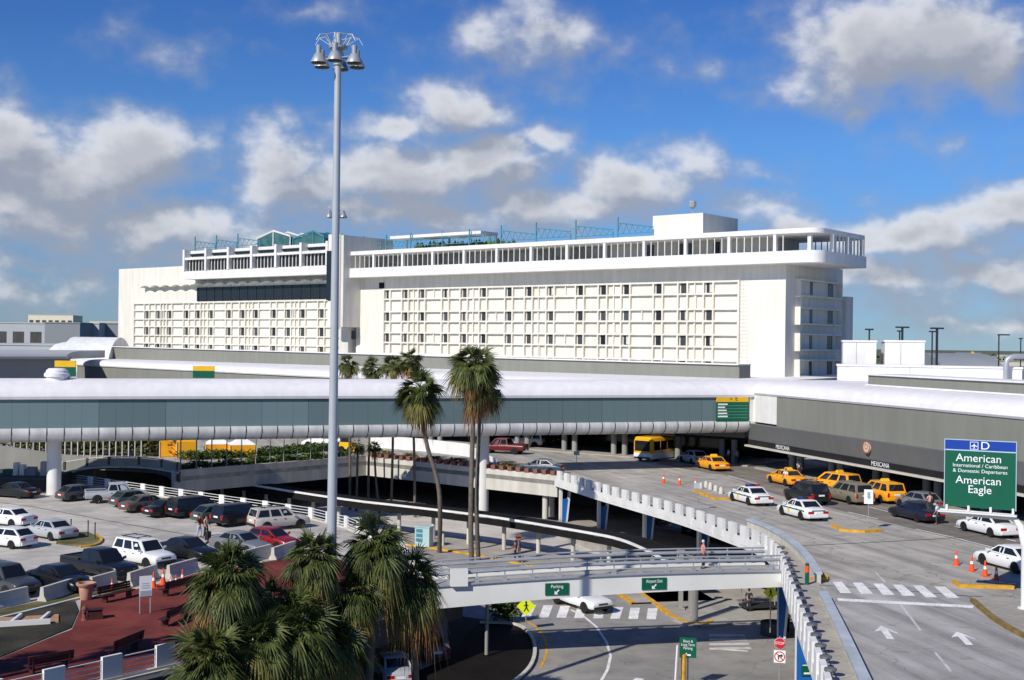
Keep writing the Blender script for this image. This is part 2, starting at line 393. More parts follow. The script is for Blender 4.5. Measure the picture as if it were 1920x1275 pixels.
M['wood'] = mat('raw_timber', (.42, .24, .13), .8, var=.2, vs=3)
M['trunk'] = mat('palm_trunk', (.15, .125, .10), .9, var=.22, vs=2.5, bump=.5, bs=12, fine=.15)
M['leaf'] = mat('palm_leaf', (.078, .098, .026), .5, var=.35, vs=1.3, island=.6, transl=.2, spec=.3)
M['leafold'] = mat('yellowing_palm_leaf', (.17, .16, .04), .6, var=.25, vs=.9, island=.4, transl=.22)
M['leafdead'] = mat('dry_brown_palm_leaf', (.25, .125, .045), .8, var=.3, vs=1, island=.4, transl=.15)
M['hedge'] = mat('hedge_leaf', (.075, .125, .022), .6, var=.3, vs=.6, island=.5, transl=.15)
M['tyre'] = mat('tyre_rubber', (.012, .012, .012), .8, var=.2)
M['rim'] = mat('alloy_rim', (.45, .46, .48), .3, .6, var=.05)
M['lamp'] = mat('clear_lamp_lens', (.75, .77, .80), .1, spec=.6, var=0)
M['tail'] = mat('red_tail_lens', (.42, .008, .012), .2, spec=.5, var=0)
M['carglass'] = mat('car_glass', (.012, .014, .017), .06, spec=.55, var=0)
M['trim'] = mat('black_car_trim', (.018, .018, .019), .5, var=.1)
M['skin'] = mat('skin', (.42, .22, .15), .6, var=.05)
M['tent'] = mat('white_canvas', (.82, .82, .80), .8, var=.05)
M['tentyellow'] = mat('orange_yellow_canvas', (.80, .38, .015), .8, var=.08)
M['redpave'] = paving('red_stamped_paving', (.20, .045, .036), (.14, .034, .029), big=.12, stain=.4, joint=.9)
M['soil'] = paving('dark_mulch', (.035, .033, .025), (.06, .055, .04), big=.3, stain=.5, grain=.5)
M['mulch_shade'] = paving('mulch_and_painted_shade', (.006, .006, .005), (.011, .008, .007), big=.3, stain=.5, grain=.5)  # dark mulch taken to black so its colour carries the shade too
M['drygrass'] = paving('dry_grass', (.20, .17, .09), (.10, .11, .04), big=.3, stain=.5, grain=.4)
M['roadup'] = paving('worn_grey_roadway', (.46, .43, .385), (.37, .35, .315), crack=.40, big=.07, stain=.22, streak_dir=R(106))
M['ramp'] = paving('grey_ramp_asphalt', (.42, .405, .385), (.345, .333, .32), crack=.28, big=.08, stain=.15, streak_dir=R(102))
M['kerblane'] = paving('brown_grey_kerb_lane', (.26, .235, .20), (.19, .175, .155), crack=.3, big=.08, stain=.25, streak_dir=R(106))
M['lowroad'] = paving('lower_roadway_asphalt', (.33, .315, .29), (.265, .255, .24), crack=.35, big=.08, stain=.25)
M['paleroad'] = paving('pale_concrete_road', (.60, .56, .51), (.50, .47, .43), crack=.3, big=.08, stain=.15)
M['walk'] = paving('concrete_sidewalk', (.42, .39, .345), (.35, .325, .285), crack=.2, big=.15, stain=.2, joint=1.6)
M['lot'] = paving('bleached_parking_concrete', (.56, .525, .47), (.44, .415, .375), crack=.25, big=.1, stain=.3, joint=6.5)
M['ground'] = paving('far_ground', (.16, .165, .12), (.10, .13, .07), big=.004, stain=.4)
M['paint'] = mat('white_road_paint', (.76, .76, .74), .8, var=.16, vs=1.2, fine=.2, fs=6)
M['paintworn'] = mat('worn_white_road_paint', (.55, .54, .52), .85, var=.2, vs=1.2, fine=.2, fs=6)
M['tar'] = mat('tar_joint', (.07, .065, .06), .8, var=.2)
M['tree'] = mat('far_tree_leaf', (.05, .08, .03), .8, var=.3, vs=.05, island=.4)
# ================================================================== ground, roads, decks
def sheet(name, pts, z, mt, t=0.0):
    mb = MB()
    if t: mb.prism([(p[0], p[1]) for p in pts], z - t, z)
    else: mb.poly([(p[0], p[1], z) for p in pts])
    return struct(name, mb, mt)
def G(z, *pp): return [gz(x, y, z) for x, y in pp]
sheet('ground', [(-9000,-200),(9000,-200),(9000,14000),(-9000,14000)], -.06, M['ground'])
sheet('lower_road', [(-70,36),(60,36),(60,175),(-70,175)], 0.0, M['lowroad'])
# pale lower carriageway beyond the covered walkway
CAN = smoothp([Vector((p.x,p.y,0)) for p in [gz(x,y,3.17) for x,y in ((300,884),(415,900),(640,936),(760,949),(905,966),(1000,981),(1100,998),(1160,1009),(1205,1027),(1248,1050))]], 2)
a = offset(CAN, 14); b_ = offset(CAN, -1.2)
def strip_sheet(name, A, B, z, mt, t=0.0):
    mb = MB()
    for k in range(len(A)-1):
        q = [(A[k][0],A[k][1]), (B[k][0],B[k][1]), (B[k+1][0],B[k+1][1]), (A[k+1][0],A[k+1][1])]
        if t: pass
        mb.poly([(x, y, z) for x, y in q])
    if t:
        for path in (A, B):
            for k in range(len(path)-1):
                mb.poly([(path[k][0],path[k][1],z-t),(path[k+1][0],path[k+1][1],z-t),(path[k+1][0],path[k+1][1],z),(path[k][0],path[k][1],z)])
    return struct(name, mb, mt)
strip_sheet('lower_carriageway', offset(CAN, 13), offset(CAN, 3.9), .006, M['paleroad'])
strip_sheet('platform_sidewalk', offset(CAN, 3.9), offset(CAN, -2.2), .14, M['walk'], .13)
strip_sheet('platform_kerb', offset(CAN, -2.2), offset(CAN, -2.55), .15, M['kerbyellow'], .14)
strip_sheet('far_sidewalk', offset(CAN, 19), offset(CAN, 13.0), .13, M['walk'], .12) if 0 else None
# traffic island under the footbridge
isl = G(.14, (1196,1110),(1240,1142),(1263,1161),(1290,1171),(1325,1173),(1400,1166),(1490,1166),(1490,1100),(1330,1085))
sheet('traffic_island', isl, .14, M['walk'], .13)
def kerb(name, px, z, mt, w=.28, h=.16, side=0):
    mb = MB(); mb.ribbon(smoothp([gz(x, y, z) for x, y in px], 2), w, z, z+h, side); return struct(name, mb, mt)
kerb('island_kerb', [(1192,1108),(1240,1142),(1263,1161),(1290,1171),(1325,1174),(1334,1166)], 0, M['kerbyellow'], .35, .17)
# planting bed with curved kerb, bottom centre
bedpx = [(900,1165),(960,1166),(985,1174),(1001,1191),(1008,1213),(1004,1240),(988,1262),(950,1290),(880,1330)]
bed = smoothp([gz(x, y, .15) for x, y in bedpx], 2)
mb = MB(); mb.prism([(p.x, p.y) for p in bed] + [(-3,56),(-16,52),(-9.2,62.6),(-3.4,73),(-2.6,79)], 0, .06); struct('planting_bed', mb, M['mulch_shade'])  # bed widened to the deck; its black also paints the shade there
mb = MB(); mb.ribbon(bed, .22, 0, .19, -.12); struct('planting_bed_kerb', mb, M['concpale'])
kerb('yellow_kerb_line', [(985,1163),(1010,1178),(1024,1202),(1026,1226),(1014,1252)], 0, M['kerbyellow'], .16, .012)
# parking deck
FRONT = [Vector((-44,18,0)), Vector((-20.5,49.5,0)), Vector((-8.9,63.8,0)), Vector((-3.2,74,0))]
FAR = [Vector((-2.6,79,0)), Vector((-12.8,98.3,0)), Vector((-16.6,103.3,0)), Vector((-35.3,118.5,0)), Vector((-44,125.5,0))]
lotpts = FRONT + FAR + [Vector((-75,125.5,0)), Vector((-75,18,0))]
sheet('parking_deck', lotpts, Z_PK, M['lot'], .95)
mb = MB(); mb.ribbon(FRONT, .5, Z_PK-1.5, Z_PK-.1, -.26); struct('deck_edge_beam', mb, M['concdark'])
redpx = [(-60,1300),(-60,1252),(0,1234),(108,1190),(135,1180),(150,1145),(152,1122),(200,1118),(300,1094),(372,1074),(440,1064),(560,1042),(640,1050),(700,1100),(640,1165),(420,1222),(250,1262),(150,1290)]
sheet('lower_lane_shade', [(-24,44),(-9.0,62.8),(-3.4,73.2),(-4.4,85),(-1.2,83),(.7,81.9),(1.0,78),(-2,58),(-6,44)], .003, paving('painted_lane_shade', (.03,.03,.029), (.022,.022,.021), big=.1))  # near-black sheet paints the deck's shade onto the lower road
sheet('red_plaza', [gz(x, y, Z_PK) for x, y in redpx], Z_PK+.006, M['redpave'])
sheet('shrub_bed', G(Z_PK, (-60,1250),(0,1233),(106,1189),(133,1178),(147,1146),(140,1128),(70,1142),(-60,1172)), Z_PK+.05, M['soil'], .045)
sheet('verge', G(Z_PK, (-60,1172),(70,1142),(150,1121),(232,1106),(300,1089),(292,1083),(170,1105),(-60,1158)), Z_PK+.04, M['drygrass'], .035)
kerb('plaza_kerb', [(-60,1175),(70,1144),(150,1123)], Z_PK, M['concpale'], .22, .12)
sheet('parking_island', G(Z_PK, (105,1020),(125,1000),(165,1000),(192,1012),(186,1022),(150,1026)), Z_PK+.12, M['drygrass'], .11)
kerb('parking_island_kerb', [(150,1027),(180,1024),(193,1014),(180,1004)], Z_PK, M['kerbyellow'], .2, .14)
def line_on(name, px, z, w, mt, dz=.008):
    p = [gz(x, y, z) for x, y in px]
    A = offset(p, w/2); B = offset(p, -w/2); mb = MB()
    for k in range(len(p)-1): mb.poly([(*A[k], z+dz), (*B[k], z+dz), (*B[k+1], z+dz), (*A[k+1], z+dz)])
    return struct(name, mb, mt)
line_on('expansion_joint', [(-20,940),(60,950),(200,976),(360,1004),(470,1026)], Z_PK, .14, M['tar'])
for q in ([(170,945),(120,958)], [(262,955),(215,968)], [(318,975),(262,992)], [(60,1040),(-10,1052)], [(420,985),(370,1000)]):
    line_on('bay_line', q, Z_PK, .11, M['paintworn'])
# upper departures roadway
OUT = smoothp([Vector(p) for p in ((10.2,36,0),(12.6,46.8,0),(14.0,56.4,0),(16.1,69.9,0),(17.55,78.7,0),(17.7,85,0),(16.4,89.9,0),(14.3,98.5,0),(11.1,106.8,0),(8.0,115,0),(4.8,125,0))], 2)
EW = [Vector((4.8,125,0)), Vector((-16.8,143,0)), Vector((-34,124,0))]
upts = OUT + EW[1:] + [Vector((-37,131,0)), Vector((-60,140,0)), Vector((-140,190,0)), Vector((-120,290,0)), Vector((90,290,0)), Vector((90,36,0))]
sheet('upper_roadway', upts, Z_UP, M['roadup'], .45)
sheet('ramp_surface', G(Z_UP, (1600,1320),(1548,1100),(1560,1085),(1700,1092),(1822,1118),(1850,1150),(1960,1230),(2100,1320)), Z_UP+.004, M['ramp'])
sheet('kerb_lane', G(Z_UP, (1230,870),(1365,893),(1450,926),(1590,961),(1717,993),(1871,1030),(1990,1060),(2100,1010),(1780,915),(1500,868),(1300,845)), Z_UP+.004, M['kerblane'])
pf = [p for p in OUT if p.y > 97]
strip_sheet('undercroft_platform', offset(pf, 1.6), offset(pf, -9), .7, M['walk'], .7)
strip_sheet('viaduct_walkway', offset(OUT, -.3)[:36], offset(OUT, -1.75)[:36], Z_UP+.10, M['walk'], .10)
for q in ([(1642,1074),(1660,1092)], [(1689,1134),(1726,1182)], [(1753,1223),(1783,1259)], [(1500,1005),(1546,1018)]):
    line_on('lane_dash', q, Z_UP, .13, M['paintworn'], .009)
for q in ([(1365,892),(1425,909)], [(1627,950),(1676,962)], [(1790,987),(1905,1015)], [(1590,960),(1646,973)], [(1717,992),(1785,1007),(1871,1029)], [(1205,862),(1330,875)]):
    line_on('lane_line', q, Z_UP, .16, M['paint'], .009)
line_on('roadway_joint', [(1488,1024),(1640,1017),(1800,1008),(1905,999)], Z_UP, .16, M['tar'], .010)
line_on('roadway_joint', [(1535,1097),(1660,1105),(1800,1117),(1925,1122)], Z_UP, .13, M['tar'], .010)
line_on('roadway_joint', [(1120,884),(1240,892),(1345,900)], Z_UP, .14, M['tar'], .010)
def quads(name, qs, z, mt):
    mb = MB()
    for q in qs: mb.poly([gz(x, y, z) for x, y in q])
    return struct(name, mb, mt)
zz = lambda x, y: (1540 + x/4.32, 980 + y/4.32)
qs = []
for k in range(6):
    tl, tr = (90,255,420,580,740,915)[k], (165,330,497,655,820,1000)[k]; bl, br = (155,322,500,660,845,1020)[k], (245,422,595,765,940,1120)[k]
    yt, yb = (478,485,492,502,508,517)[k], (570,578,585,593,605,610)[k]
    qs.append([zz(tl, yt), zz(tr, yt), zz(br, yb), zz(bl, yb)])
quads('crosswalk', qs, Z_UP+.012, M['paint'])
quads('stop_line', [[(1570,1121.5),(1826,1135),(1824,1140),(1571,1126.5)]], Z_UP+.012, M['paint'])
def arrow_mark(tip, tail, z):
    a, b = gz(*tail, z), gz(*tip, z); t = (b-a); L = t.length; t.normalize(); s = Vector((-t.y, t.x, 0))
    P = lambda u, v: a + t*(u*L) + s*v
    mb = MB(); mb.poly([P(0,-.17), P(.62,-.17), P(.62,.17), P(0,.17)])
    mb.poly([P(.42,-.56), P(.50,-.56), P(.66,-.17), P(.62,-.17), P(.60,-.17)]); mb.poly([P(.62,-.17), P(.50,-.56), P(1,0), P(.62,0)]); mb.poly([P(.62,0), P(1,0), P(.50,.56), P(.62,.17)])
    struct('lane_arrow', mb, M['paint'])
arrow_mark((1652,1173), (1670,1198), Z_UP+.012); arrow_mark((1794,1184), (1818,1209), Z_UP+.012)
# lower crosswalks and lines
qs = []
tx = (997,1028,1060,1092,1125,1160,1191,1224); bx_ = (985,1019,1052,1085,1121,1153,1187,1221)
for k in range(8):
    yt, yb = 1134+k*.9, 1157+k*.6; w = 9
    qs.append([(tx[k]-w,yt),(tx[k]+w,yt),(bx_[k]+w,yb),(bx_[k]-w,yb)])
quads('crosswalk', qs, .010, M['paint'])
qs = [[(1330+k*0,1189+k*8.5),(1395+k*4,1189+k*8),(1398+k*4,1193+k*8),(1330,1193+k*8.5)] for k in range(4)]
quads('crosswalk', qs, .010, M['paintworn'])
line_on('edge_line', [(1070,1143),(1095,1156),(1118,1175),(1137,1203),(1145,1230),(1139,1256),(1124,1282)], 0, .17, M['paint'])
line_on('stop_line', [(1345,1217),(1402,1221)], 0, .3, M['paint'])
line_on('stop_line', [(1180,1288),(1200,1272)], 0, .5, M['paint'])
# raised medians on the upper roadway
def median(px, nose, z=Z_UP):
    pts = [gz(x, y, z) for x, y in px]
    mb = MB(); mb.prism([(p.x, p.y) for p in pts], z, z+.14); struct('median', mb, M['walk'])
    lo = pts + [pts[0]]
    mb = MB(); mb.ribbon(lo, .22, z, z+.16); struct('median_kerb', mb, M['walk'])
    mb = MB(); mb.ribbon([gz(x, y, z) for x, y in nose], .34, z, z+.19); struct('median_nose_kerb', mb, M['kerbyellow'])
median([(1286,907),(1300,906),(1355,926),(1367,936),(1345,937),(1300,921)], [(1302,922),(1345,937.5),(1367,936.5)])
median([(1548,968),(1572,972),(1640,990),(1650,996),(1620,999),(1575,996),(1560,985)], [(1562,987),(1577,996),(1620,999),(1650,996.5)])
median([(1790,1093),(1850,1093),(1905,1097),(1900,1104),(1800,1101)], [(1790,1094),(1800,1101),(1900,1104)])
median([(1512,1083),(1545,1082),(1549,1088),(1515,1090)], [(1515,1090),(1548,1088.5),(1546,1082)])
kx = [(1824,1128),(1850,1152),(1885,1177),(1930,1200),(2000,1230)]
sheet('corner_sidewalk', G(Z_UP, *kx, (2100,1200), (2000,1130), (1850,1122)), Z_UP+.15, M['walk'], .14)
kerb('corner_kerb', kx, Z_UP, mat('mossy_ochre_kerb', (.22,.15,.05), .85, var=.3, vs=2), .3, .18)
mb = MB(); mb.box((40,52,Z_UP+.01),(1,1,.01))

# ================================================================== parapet of the viaduct
pv = thing('viaduct_parapet', 'long curved white parapet of upright panels along the edge of the upper roadway', 'parapet', (11, 107, Z_UP))
mb = MB(); mb.ribbon(OUT, .30, Z_UP-.48, Z_UP+.26, .15); mb.build('edge_beam', M['white'], pv)
pts = along(OUT, 2.0, .4)
for p, t in pts:
    rz = math.atan2(t.y, t.x); n = Vector((-t.y, t.x, 0))
    mb = MB(); mb.box(p + n*.2 + Vector((0,0,Z_UP+.45)), (1.02, .26, 1.36), rz); o = mb.build('panel', M['white'], pv)
mb = MB()
for h in (.55, .80, 1.05):
    mb.tube([(q.x, q.y, Z_UP+h) for q in offset(OUT, .12) for q in [Vector((q.x, q.y, 0))]], .03, 6)
mb.build('rail', M['steel'], pv, smooth=40)
near = [q for q in along(OUT, 2.0, 1.4) if q[0].y < 80]
for p, t in near:   # grey caps over the gaps of the near stretch
    n = Vector((-t.y, t.x, 0)); mb = MB()
    mb.lathe([(0.02,0),(.22,0),(.27,.06),(.25,.14),(.03,.16)], p + n*.0 + Vector((0,0,Z_UP+1.02)), 8); mb.build('rail_cap', M['darksteel'] if 0 else mat('grey_cap', (.12,.125,.135), .6) if 'grey_cap' not in bpy.data.materials else bpy.data.materials['grey_cap'], pv)
M['barriergrey'] = mat('pale_grey_barrier_paint', (.44,.485,.53), .6, var=.12, vs=.8, streak=.1)
# inner barriers
def barrier_rail(px, z, label):
    p = smoothp([gz(x, y, z) for x, y in px], 2); c = p[len(p)//2]
    T = thing('road_barrier', label, 'barrier', (c.x, c.y, Z_UP))
    mb = MB(); mb.ribbon(p, .50, z-.16, z); mb.build('top_rail', M['barriergrey'], T)
    mb = MB(); mb.ribbon(p, .34, Z_UP, z-.163); mb.build('base', M['concpale'], T)
barrier_rail([(1405,972),(1440,985),(1478,1006),(1508,1033),(1526,1058),(1534,1072)], Z_UP+.72, 'curved pale blue barrier beside the carriageway above the crosswalk')
barrier_rail([(1543,1108),(1562,1145),(1585,1192),(1628,1285),(1650,1330)], Z_UP+.5, 'straight pale blue barrier along the left edge of the two arrow lanes')
# piers of the viaduct
def pier(x, y, rz, label, h=3.62, w=1.15, hf=.64, z=.7, pw=.22, dp=.3):
    T = thing('viaduct_pier', label, 'pier', (x, y, z), rz, 'white piers with blue panels under the roadway')
    mb = MB(); mb.bx(-w/2, -w/2+pw, -dp, dp, 0, h); mb.build('post', M['white'], T, world=False)
    mb = MB(); mb.hexa([(w/2-.52,-dp,0),(w/2-.36,-dp,0),(w/2-.36,dp,0),(w/2-.52,dp,0)], [(w/2-.16,-dp,h),(w/2,-dp,h),(w/2,dp,h),(w/2-.16,dp,h)]); mb.build('strut', M['white'], T, world=False)
    mb = MB(); hb = h*hf; dq = dp*.8
    mb.hexa([(-w/2+pw+.003,-dq,.02),(w/2-.523,-dq,.02),(w/2-.523,dq,.02),(-w/2+pw+.003,dq,.02)], [(-w/2+pw+.003,-dq,hb),(w/2-.16-.36*(1-hf)-.003,-dq,hb),(w/2-.16-.36*(1-hf)-.003,dq,hb),(-w/2+pw+.003,dq,hb)]); mb.build('panel', M['bluepanel'], T, world=False)
    return T
for (px, py, wds) in ((1059,978,'farthest blue panelled pier, where the parapet starts'), (1131,994,'blue panelled pier beside the dark end of the covered walkway'), (1217,1013,'blue panelled pier third from the far end of the viaduct'), (1320,1043,'blue panelled pier just above the footbridge railing')):
    q = gz(px, py, .7); pier(q.x, q.y, R(12), wds)
pier(17.75, 79.0, R(5), w=.9, hf=.95, z=0, h=4.3, pw=.05, dp=.08, label='blue panelled pier partly hidden under the right end of the footbridge')
np_ = pier(15.72, 63.6, R(5), z=0, h=4.3, pw=.05, dp=.08, label= 'large blue panelled pier at the bottom with a small green sign on it', w=1.7, hf=.97)
S = thing('pier_sign', 'small green sign with white lines fixed to the big blue pier', 'sign', (15.5, 63.48, 2.1), R(5))
mb = MB(); mb.box((0,0,0),(.62,.05,.62)); mb.build('plate', M['green'], S, world=False)
mb = MB(); mb.box((0,-.03,-.18),(.4,.012,.09)); mb.build('lettering', M['signwhite'], S, world=False); mb = MB(); mb.box((-.02,-.03,.24),(.5,.012,.05)); mb.build('stripe', M['signwhite'], S, world=False)
# dark rear walls under the upper roadway
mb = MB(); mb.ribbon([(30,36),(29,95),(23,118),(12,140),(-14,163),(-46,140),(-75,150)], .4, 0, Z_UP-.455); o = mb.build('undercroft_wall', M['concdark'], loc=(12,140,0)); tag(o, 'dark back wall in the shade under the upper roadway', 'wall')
for (px, py, k) in ((1022,972,0),(1034,969,1)):
    q = gz(px, py, .7); mb = MB(); mb.lathe([(.30,0),(.30,Z_UP-1.155)], (0,0,0), 14); o = mb.build('support_column', M['concpale'], smooth=40); o.location = (q.x, q.y, .7)
    tag(o, ('pale round column', 'shaded round column behind its pale twin')[k] + ' holding up the roadway corner left of the first blue pier', 'column', 'columns under the upper roadway')

# ================================================================== planter wall of the E forecourt
ew = thing('planter_wall', 'deep concrete planter wall with brick dentils below the palms', 'wall', (-16.8, 143, 3.3))
mb = MB(); mb.ribbon(EW[:2] , .4, 3.15, 5.35, -.2); mb.build('lit_wall', M['concpale'], ew)
mb = MB(); mb.ribbon(EW[1:], .4, 3.15, 5.45, -.203); mb.build('shaded_wall', M['concpale'], ew)
mb = MB()
for p, t in along(EW[:2], 1.15, .6): mb.box(p + Vector((-t.y, t.x, 0))*-.2 + Vector((0,0,5.57)), (.55, .5, .44), math.atan2(t.y, t.x))
mb.build('dentils', M['brick'], ew)

# ================================================================== sky bridge
BA = Vector((-70, 107.6, 0)); BE = Vector((28.4, 142.9, 0)); bt = (BE-BA).normalized(); BL = (BE-BA).length; brz = math.atan2(bt.y, bt.x)
br = thing('sky_bridge', 'long enclosed pedestrian bridge with white rounded roof and dark teal glass wall', 'bridge', BA, brz)
BN = Vector((bt.y, -bt.x, 0))
def bloc(px, py, n=2.6):   # (x along, z) on the camera-side face
    P = BA + BN*n; h = gp(px, py, P, BN); return (h-BA).dot(bt), h.z
prof_r = [(-2.85,12.98),(-2.92,13.25),(-2.8,13.65),(-2.45,14.12),(-1.9,14.48),(-1.1,14.75),(0,14.86),(1.1,14.75),(1.9,14.48),(2.45,14.12),(2.8,13.65),(2.92,13.25),(2.85,12.98)]
mb = MB(); secs = []
for x, k in [(0,1),(BL-1.2,1),(BL-.4,.985),(BL,.93)]: secs.append([(x, y*k, 12.98+(z-12.98)*k) for y, z in prof_r])
mb.loft(secs); mb.build('roof', M['roofwhite'], br, world=False, smooth=30)
prof_b = [(2.8,10.28),(2.92,10.0),(2.9,9.6),(2.65,9.2),(2.1,8.95),(0,8.88),(-2.1,8.95),(-2.65,9.2),(-2.9,9.6),(-2.92,10.0),(-2.8,10.28)]
mb = MB(); mb.loft([[(x, y*k, z) for y, z in prof_b] for x, k in ((0,1),(BL-1.0,1),(BL-.3,.98),(BL,.9))])
M['bellypan'] = mat('ribbed_white_metal_belly', (.62,.62,.60), .5, .0, var=.10, vs=.4, streak=.16)
mb.build('belly', M['bellypan'], br, world=False, smooth=30)
mb = MB()
x = 1.5
while x < BL-1:
    mb.loft([[(x+d, y*1.012, z + (-.025 if z < 9.7 else 0)) for y, z in prof_b] for d in (0, .07)]); x += 1.525
mb.build('belly_seams', M['darksteel'], br, world=False)
# glass wall: per-panel tint
def glasswall():
    m = bpy.data.materials.new('teal_curtain_wall'); m.use_nodes = True; nt = m.node_tree; L = nt.links.new; b = nt.nodes['Principled BSDF']
    b.inputs['Roughness'].default_value = .28; b.inputs['Specular IOR Level'].default_value = .35
    ge = nt.nodes.new('ShaderNodeNewGeometry'); r = nt.nodes.new('ShaderNodeMapRange'); L(ge.outputs['Random Per Island'], r.inputs[0]); r.inputs[3].default_value = .82; r.inputs[4].default_value = 1.18
    v = nt.nodes.new('ShaderNodeVectorMath'); v.operation = 'SCALE'; v.inputs[0].default_value = (.135,.195,.205); L(r.outputs[0], v.inputs['Scale'])
    tc = nt.nodes.new('ShaderNodeTexCoord'); sp = nt.nodes.new('ShaderNodeSeparateXYZ'); L(tc.outputs['Object'], sp.inputs[0])
    def mth(op, a, c, d=None):
        q = nt.nodes.new('ShaderNodeMath'); q.operation = op; L(a, q.inputs[0]); q.inputs[1].default_value = c; return q.outputs[0]
    j = mth('LESS_THAN', mth('MODULO', sp.outputs[0], 1.525), .05); f = mth('ADD', mth('MULTIPLY', j, -.22), 1.0)
    v2 = nt.nodes.new('ShaderNodeVectorMath'); v2.operation = 'SCALE'; L(v.outputs[0], v2.inputs[0]); L(f, v2.inputs['Scale'])
    L(v2.outputs[0], b.inputs['Base Color']); return m
M['teal_glass'] = glasswall()
xg = bloc(1404, 760)[0]; mb = MB(); k = 0; x = 0
while x < xg-.1:
    w = min((6.1, 9.15, 4.6, 12.2)[k % 4], xg-x); mb.bx(x+.01, x+w-.01, -2.62, -2.5, 10.285, 12.975); x += w; k += 1
mb.build('glass_wall', M['teal_glass'], br, world=False)
mb = MB(); mb.bx(0, xg, 2.5, 2.62, 10.285, 12.975); mb.build('rear_wall', M['canopy'], br, world=False)
mb = MB()
x = xg+.02
while x < BL-.45: mb.bx(x, x+.34, -2.66, 2.66, 10.285, 12.975); x += .42
mb.bx(xg, BL-.5, -2.6, 2.6, 10.29, 12.97)
mb.build('ribbed_end', M['whitemetal'], br, world=False)
vx = bloc(107, 700, 0)[0]
mb = MB(); mb.lathe([(.2,14.5),(.95,14.6),(.98,15.0),(1.16,15.05),(1.16,15.35),(1.02,15.42),(.98,15.62),(.75,15.82),(.1,15.86)], (vx,-.4,0), 20); mb.build('roof_vent', M['roofwhite'], br, world=False, smooth=35)
def bcol(px, base, lab):
    d = ray(px, 900); t = ((BA.x*bt.y - BA.y*bt.x)) / (d.x*bt.y - d.y*bt.x); P = d*t
    mb = MB(); mb.lathe([(.66,base),(.66,8.9)], (P.x,P.y,0), 24); mb.build('column', M['white'], br, smooth=40)
bcol(905, 0, ''); bcol(101, Z_PK, '')
def esign(name, bx0, bx1, z0, z1, lab, loc_n=-2.78):
    T = thing(name, lab, 'sign', BA + bt*((bx0+bx1)/2) + BN*(-loc_n) + Vector((0,0,z0)), brz)
    w, h = bx1-bx0, z1-z0
    mb = MB(); mb.box((0,0,h*.37),(w,.12,h*.74)); mb.build('panel', M['green'], T, world=False)
    mb = MB(); mb.box((0,-.005,h*.873),(w,.14,h*.253)); mb.build('header', M['yellow'], T, world=False)
    text('E', h*.24, M['blackpaint'], T, (w*.12,-.08,h*.87), (R(90),0,0))
    mb = MB(); mb.poly([(-w*.05+a*.16, -.085, h*.87+b*.16) for a, b in ((0,1),(.18,.3),(1,-.1),(1,-.4),(.2,-.15),(.15,-.7),(.4,-1),(-.4,-1),(-.15,-.7),(-.2,-.15),(-1,-.4),(-1,-.1),(-.18,.3))]); mb.build('plane_symbol', M['blackpaint'], T, world=False)
    for k, wd in enumerate((.30,.22,.27,.29,.31)):
        z = h*(.66-.115*k); mb = MB()
        mb.box((-w*.46+w*wd/2, -.064, z),(w*wd,.012,h*.052)); mb.build('lettering', M['signwhite'], T, world=False)
    mb = MB()
    for k in range(5): mb.box((0,-.064,h*(.605-.115*k)),(w*.94,.012,h*.012))
    mb.build('ruled_lines', mat('pale_green_line', (.15,.4,.28), .5, var=0), T, world=False)
x0, z1 = bloc(1342, 741); x1, z0 = bloc(1401, 790)
esign('terminal_sign', x0, x1, z0, z1, 'yellow and green sign lettered E on the right end of the long bridge')

# ================================================================== terminal on the right
TD = Vector((.2809, -.9597, 0)); TP = Vector((27.9, 139, 0)); TN = Vector((-.9597, -.2809, 0))
tr = thing('terminal_building', 'grey terminal building with white rounded roof edge and dark open kerbside', 'building', TP, math.atan2(TD.y, TD.x))
# local x along the facade to the right, local y = left of x = inward(+)   (n toward road is -y)
LT = 78
mb = MB(); mb.bx(4.5, LT, 0, 1.0, 10.0, 13.3); mb.build('upper_fascia', M['fascia'], tr, world=False)
mb = MB(); mb.bx(-1.5, 4.5, -.02, 1.0, 10.2, 13.3); mb.build('end_panel', M['white'], tr, world=False)
mb = MB(); mb.hexa([(-1.5,-.25,8.15),(LT,-.25,8.15),(LT,1,8.15),(-1.5,1,8.15)], [(-1.5,-.75,9.995),(LT,-.75,9.995),(LT,1,9.995),(-1.5,1,9.995)]); mb.build('canopy_fascia', M['canopy'], tr, world=False)
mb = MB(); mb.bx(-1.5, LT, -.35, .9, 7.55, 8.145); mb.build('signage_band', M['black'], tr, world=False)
mb = MB(); mb.bx(-1.5, LT, -.8, .3, 7.36, 7.546); mb.build('ledge', M['concpale'], tr, world=False)
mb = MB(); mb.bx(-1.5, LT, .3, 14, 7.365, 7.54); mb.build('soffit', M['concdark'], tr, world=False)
mb = MB(); mb.bx(-1.5, LT, 13.4, 14.0, Z_UP, 7.36); mb.build('shopfront_wall', M['glassdark'], tr, world=False)
prof = [(-.10,13.303),(-.22,13.5),(-.12,13.85),(.35,14.3),(1.1,14.62),(2.2,14.8),(6,14.88),(60,14.9),(60,13.303)]
mb = MB(); mb.loft([[(x, y, z) for y, z in prof] for x in (-3, LT)]); mb.build('roof', M['roofwhite'], tr, world=False, smooth=30)
mb = MB(); mb.bx(14.2, LT, 5.2, 9.0, 14.885, 15.95); mb.build('roof_upstand', M['fascia'], tr, world=False)
mb = MB(); mb.bx(14.1, LT, 5.0, 9.2, 15.953, 16.1); mb.bx(14.1, LT, 4.9, 5.196, 14.882, 15.03); mb.build('upstand_trim', M['roofwhite'], tr, world=False)
for k in range(9):
    for dx in (0, 1.7):
        mb = MB(); mb.lathe([(.38,Z_UP),(.38,7.36)], (3.5+k*8.2+dx, 2.6, 0), 12); mb.build('column', M['conc'], tr, world=False, smooth=40)
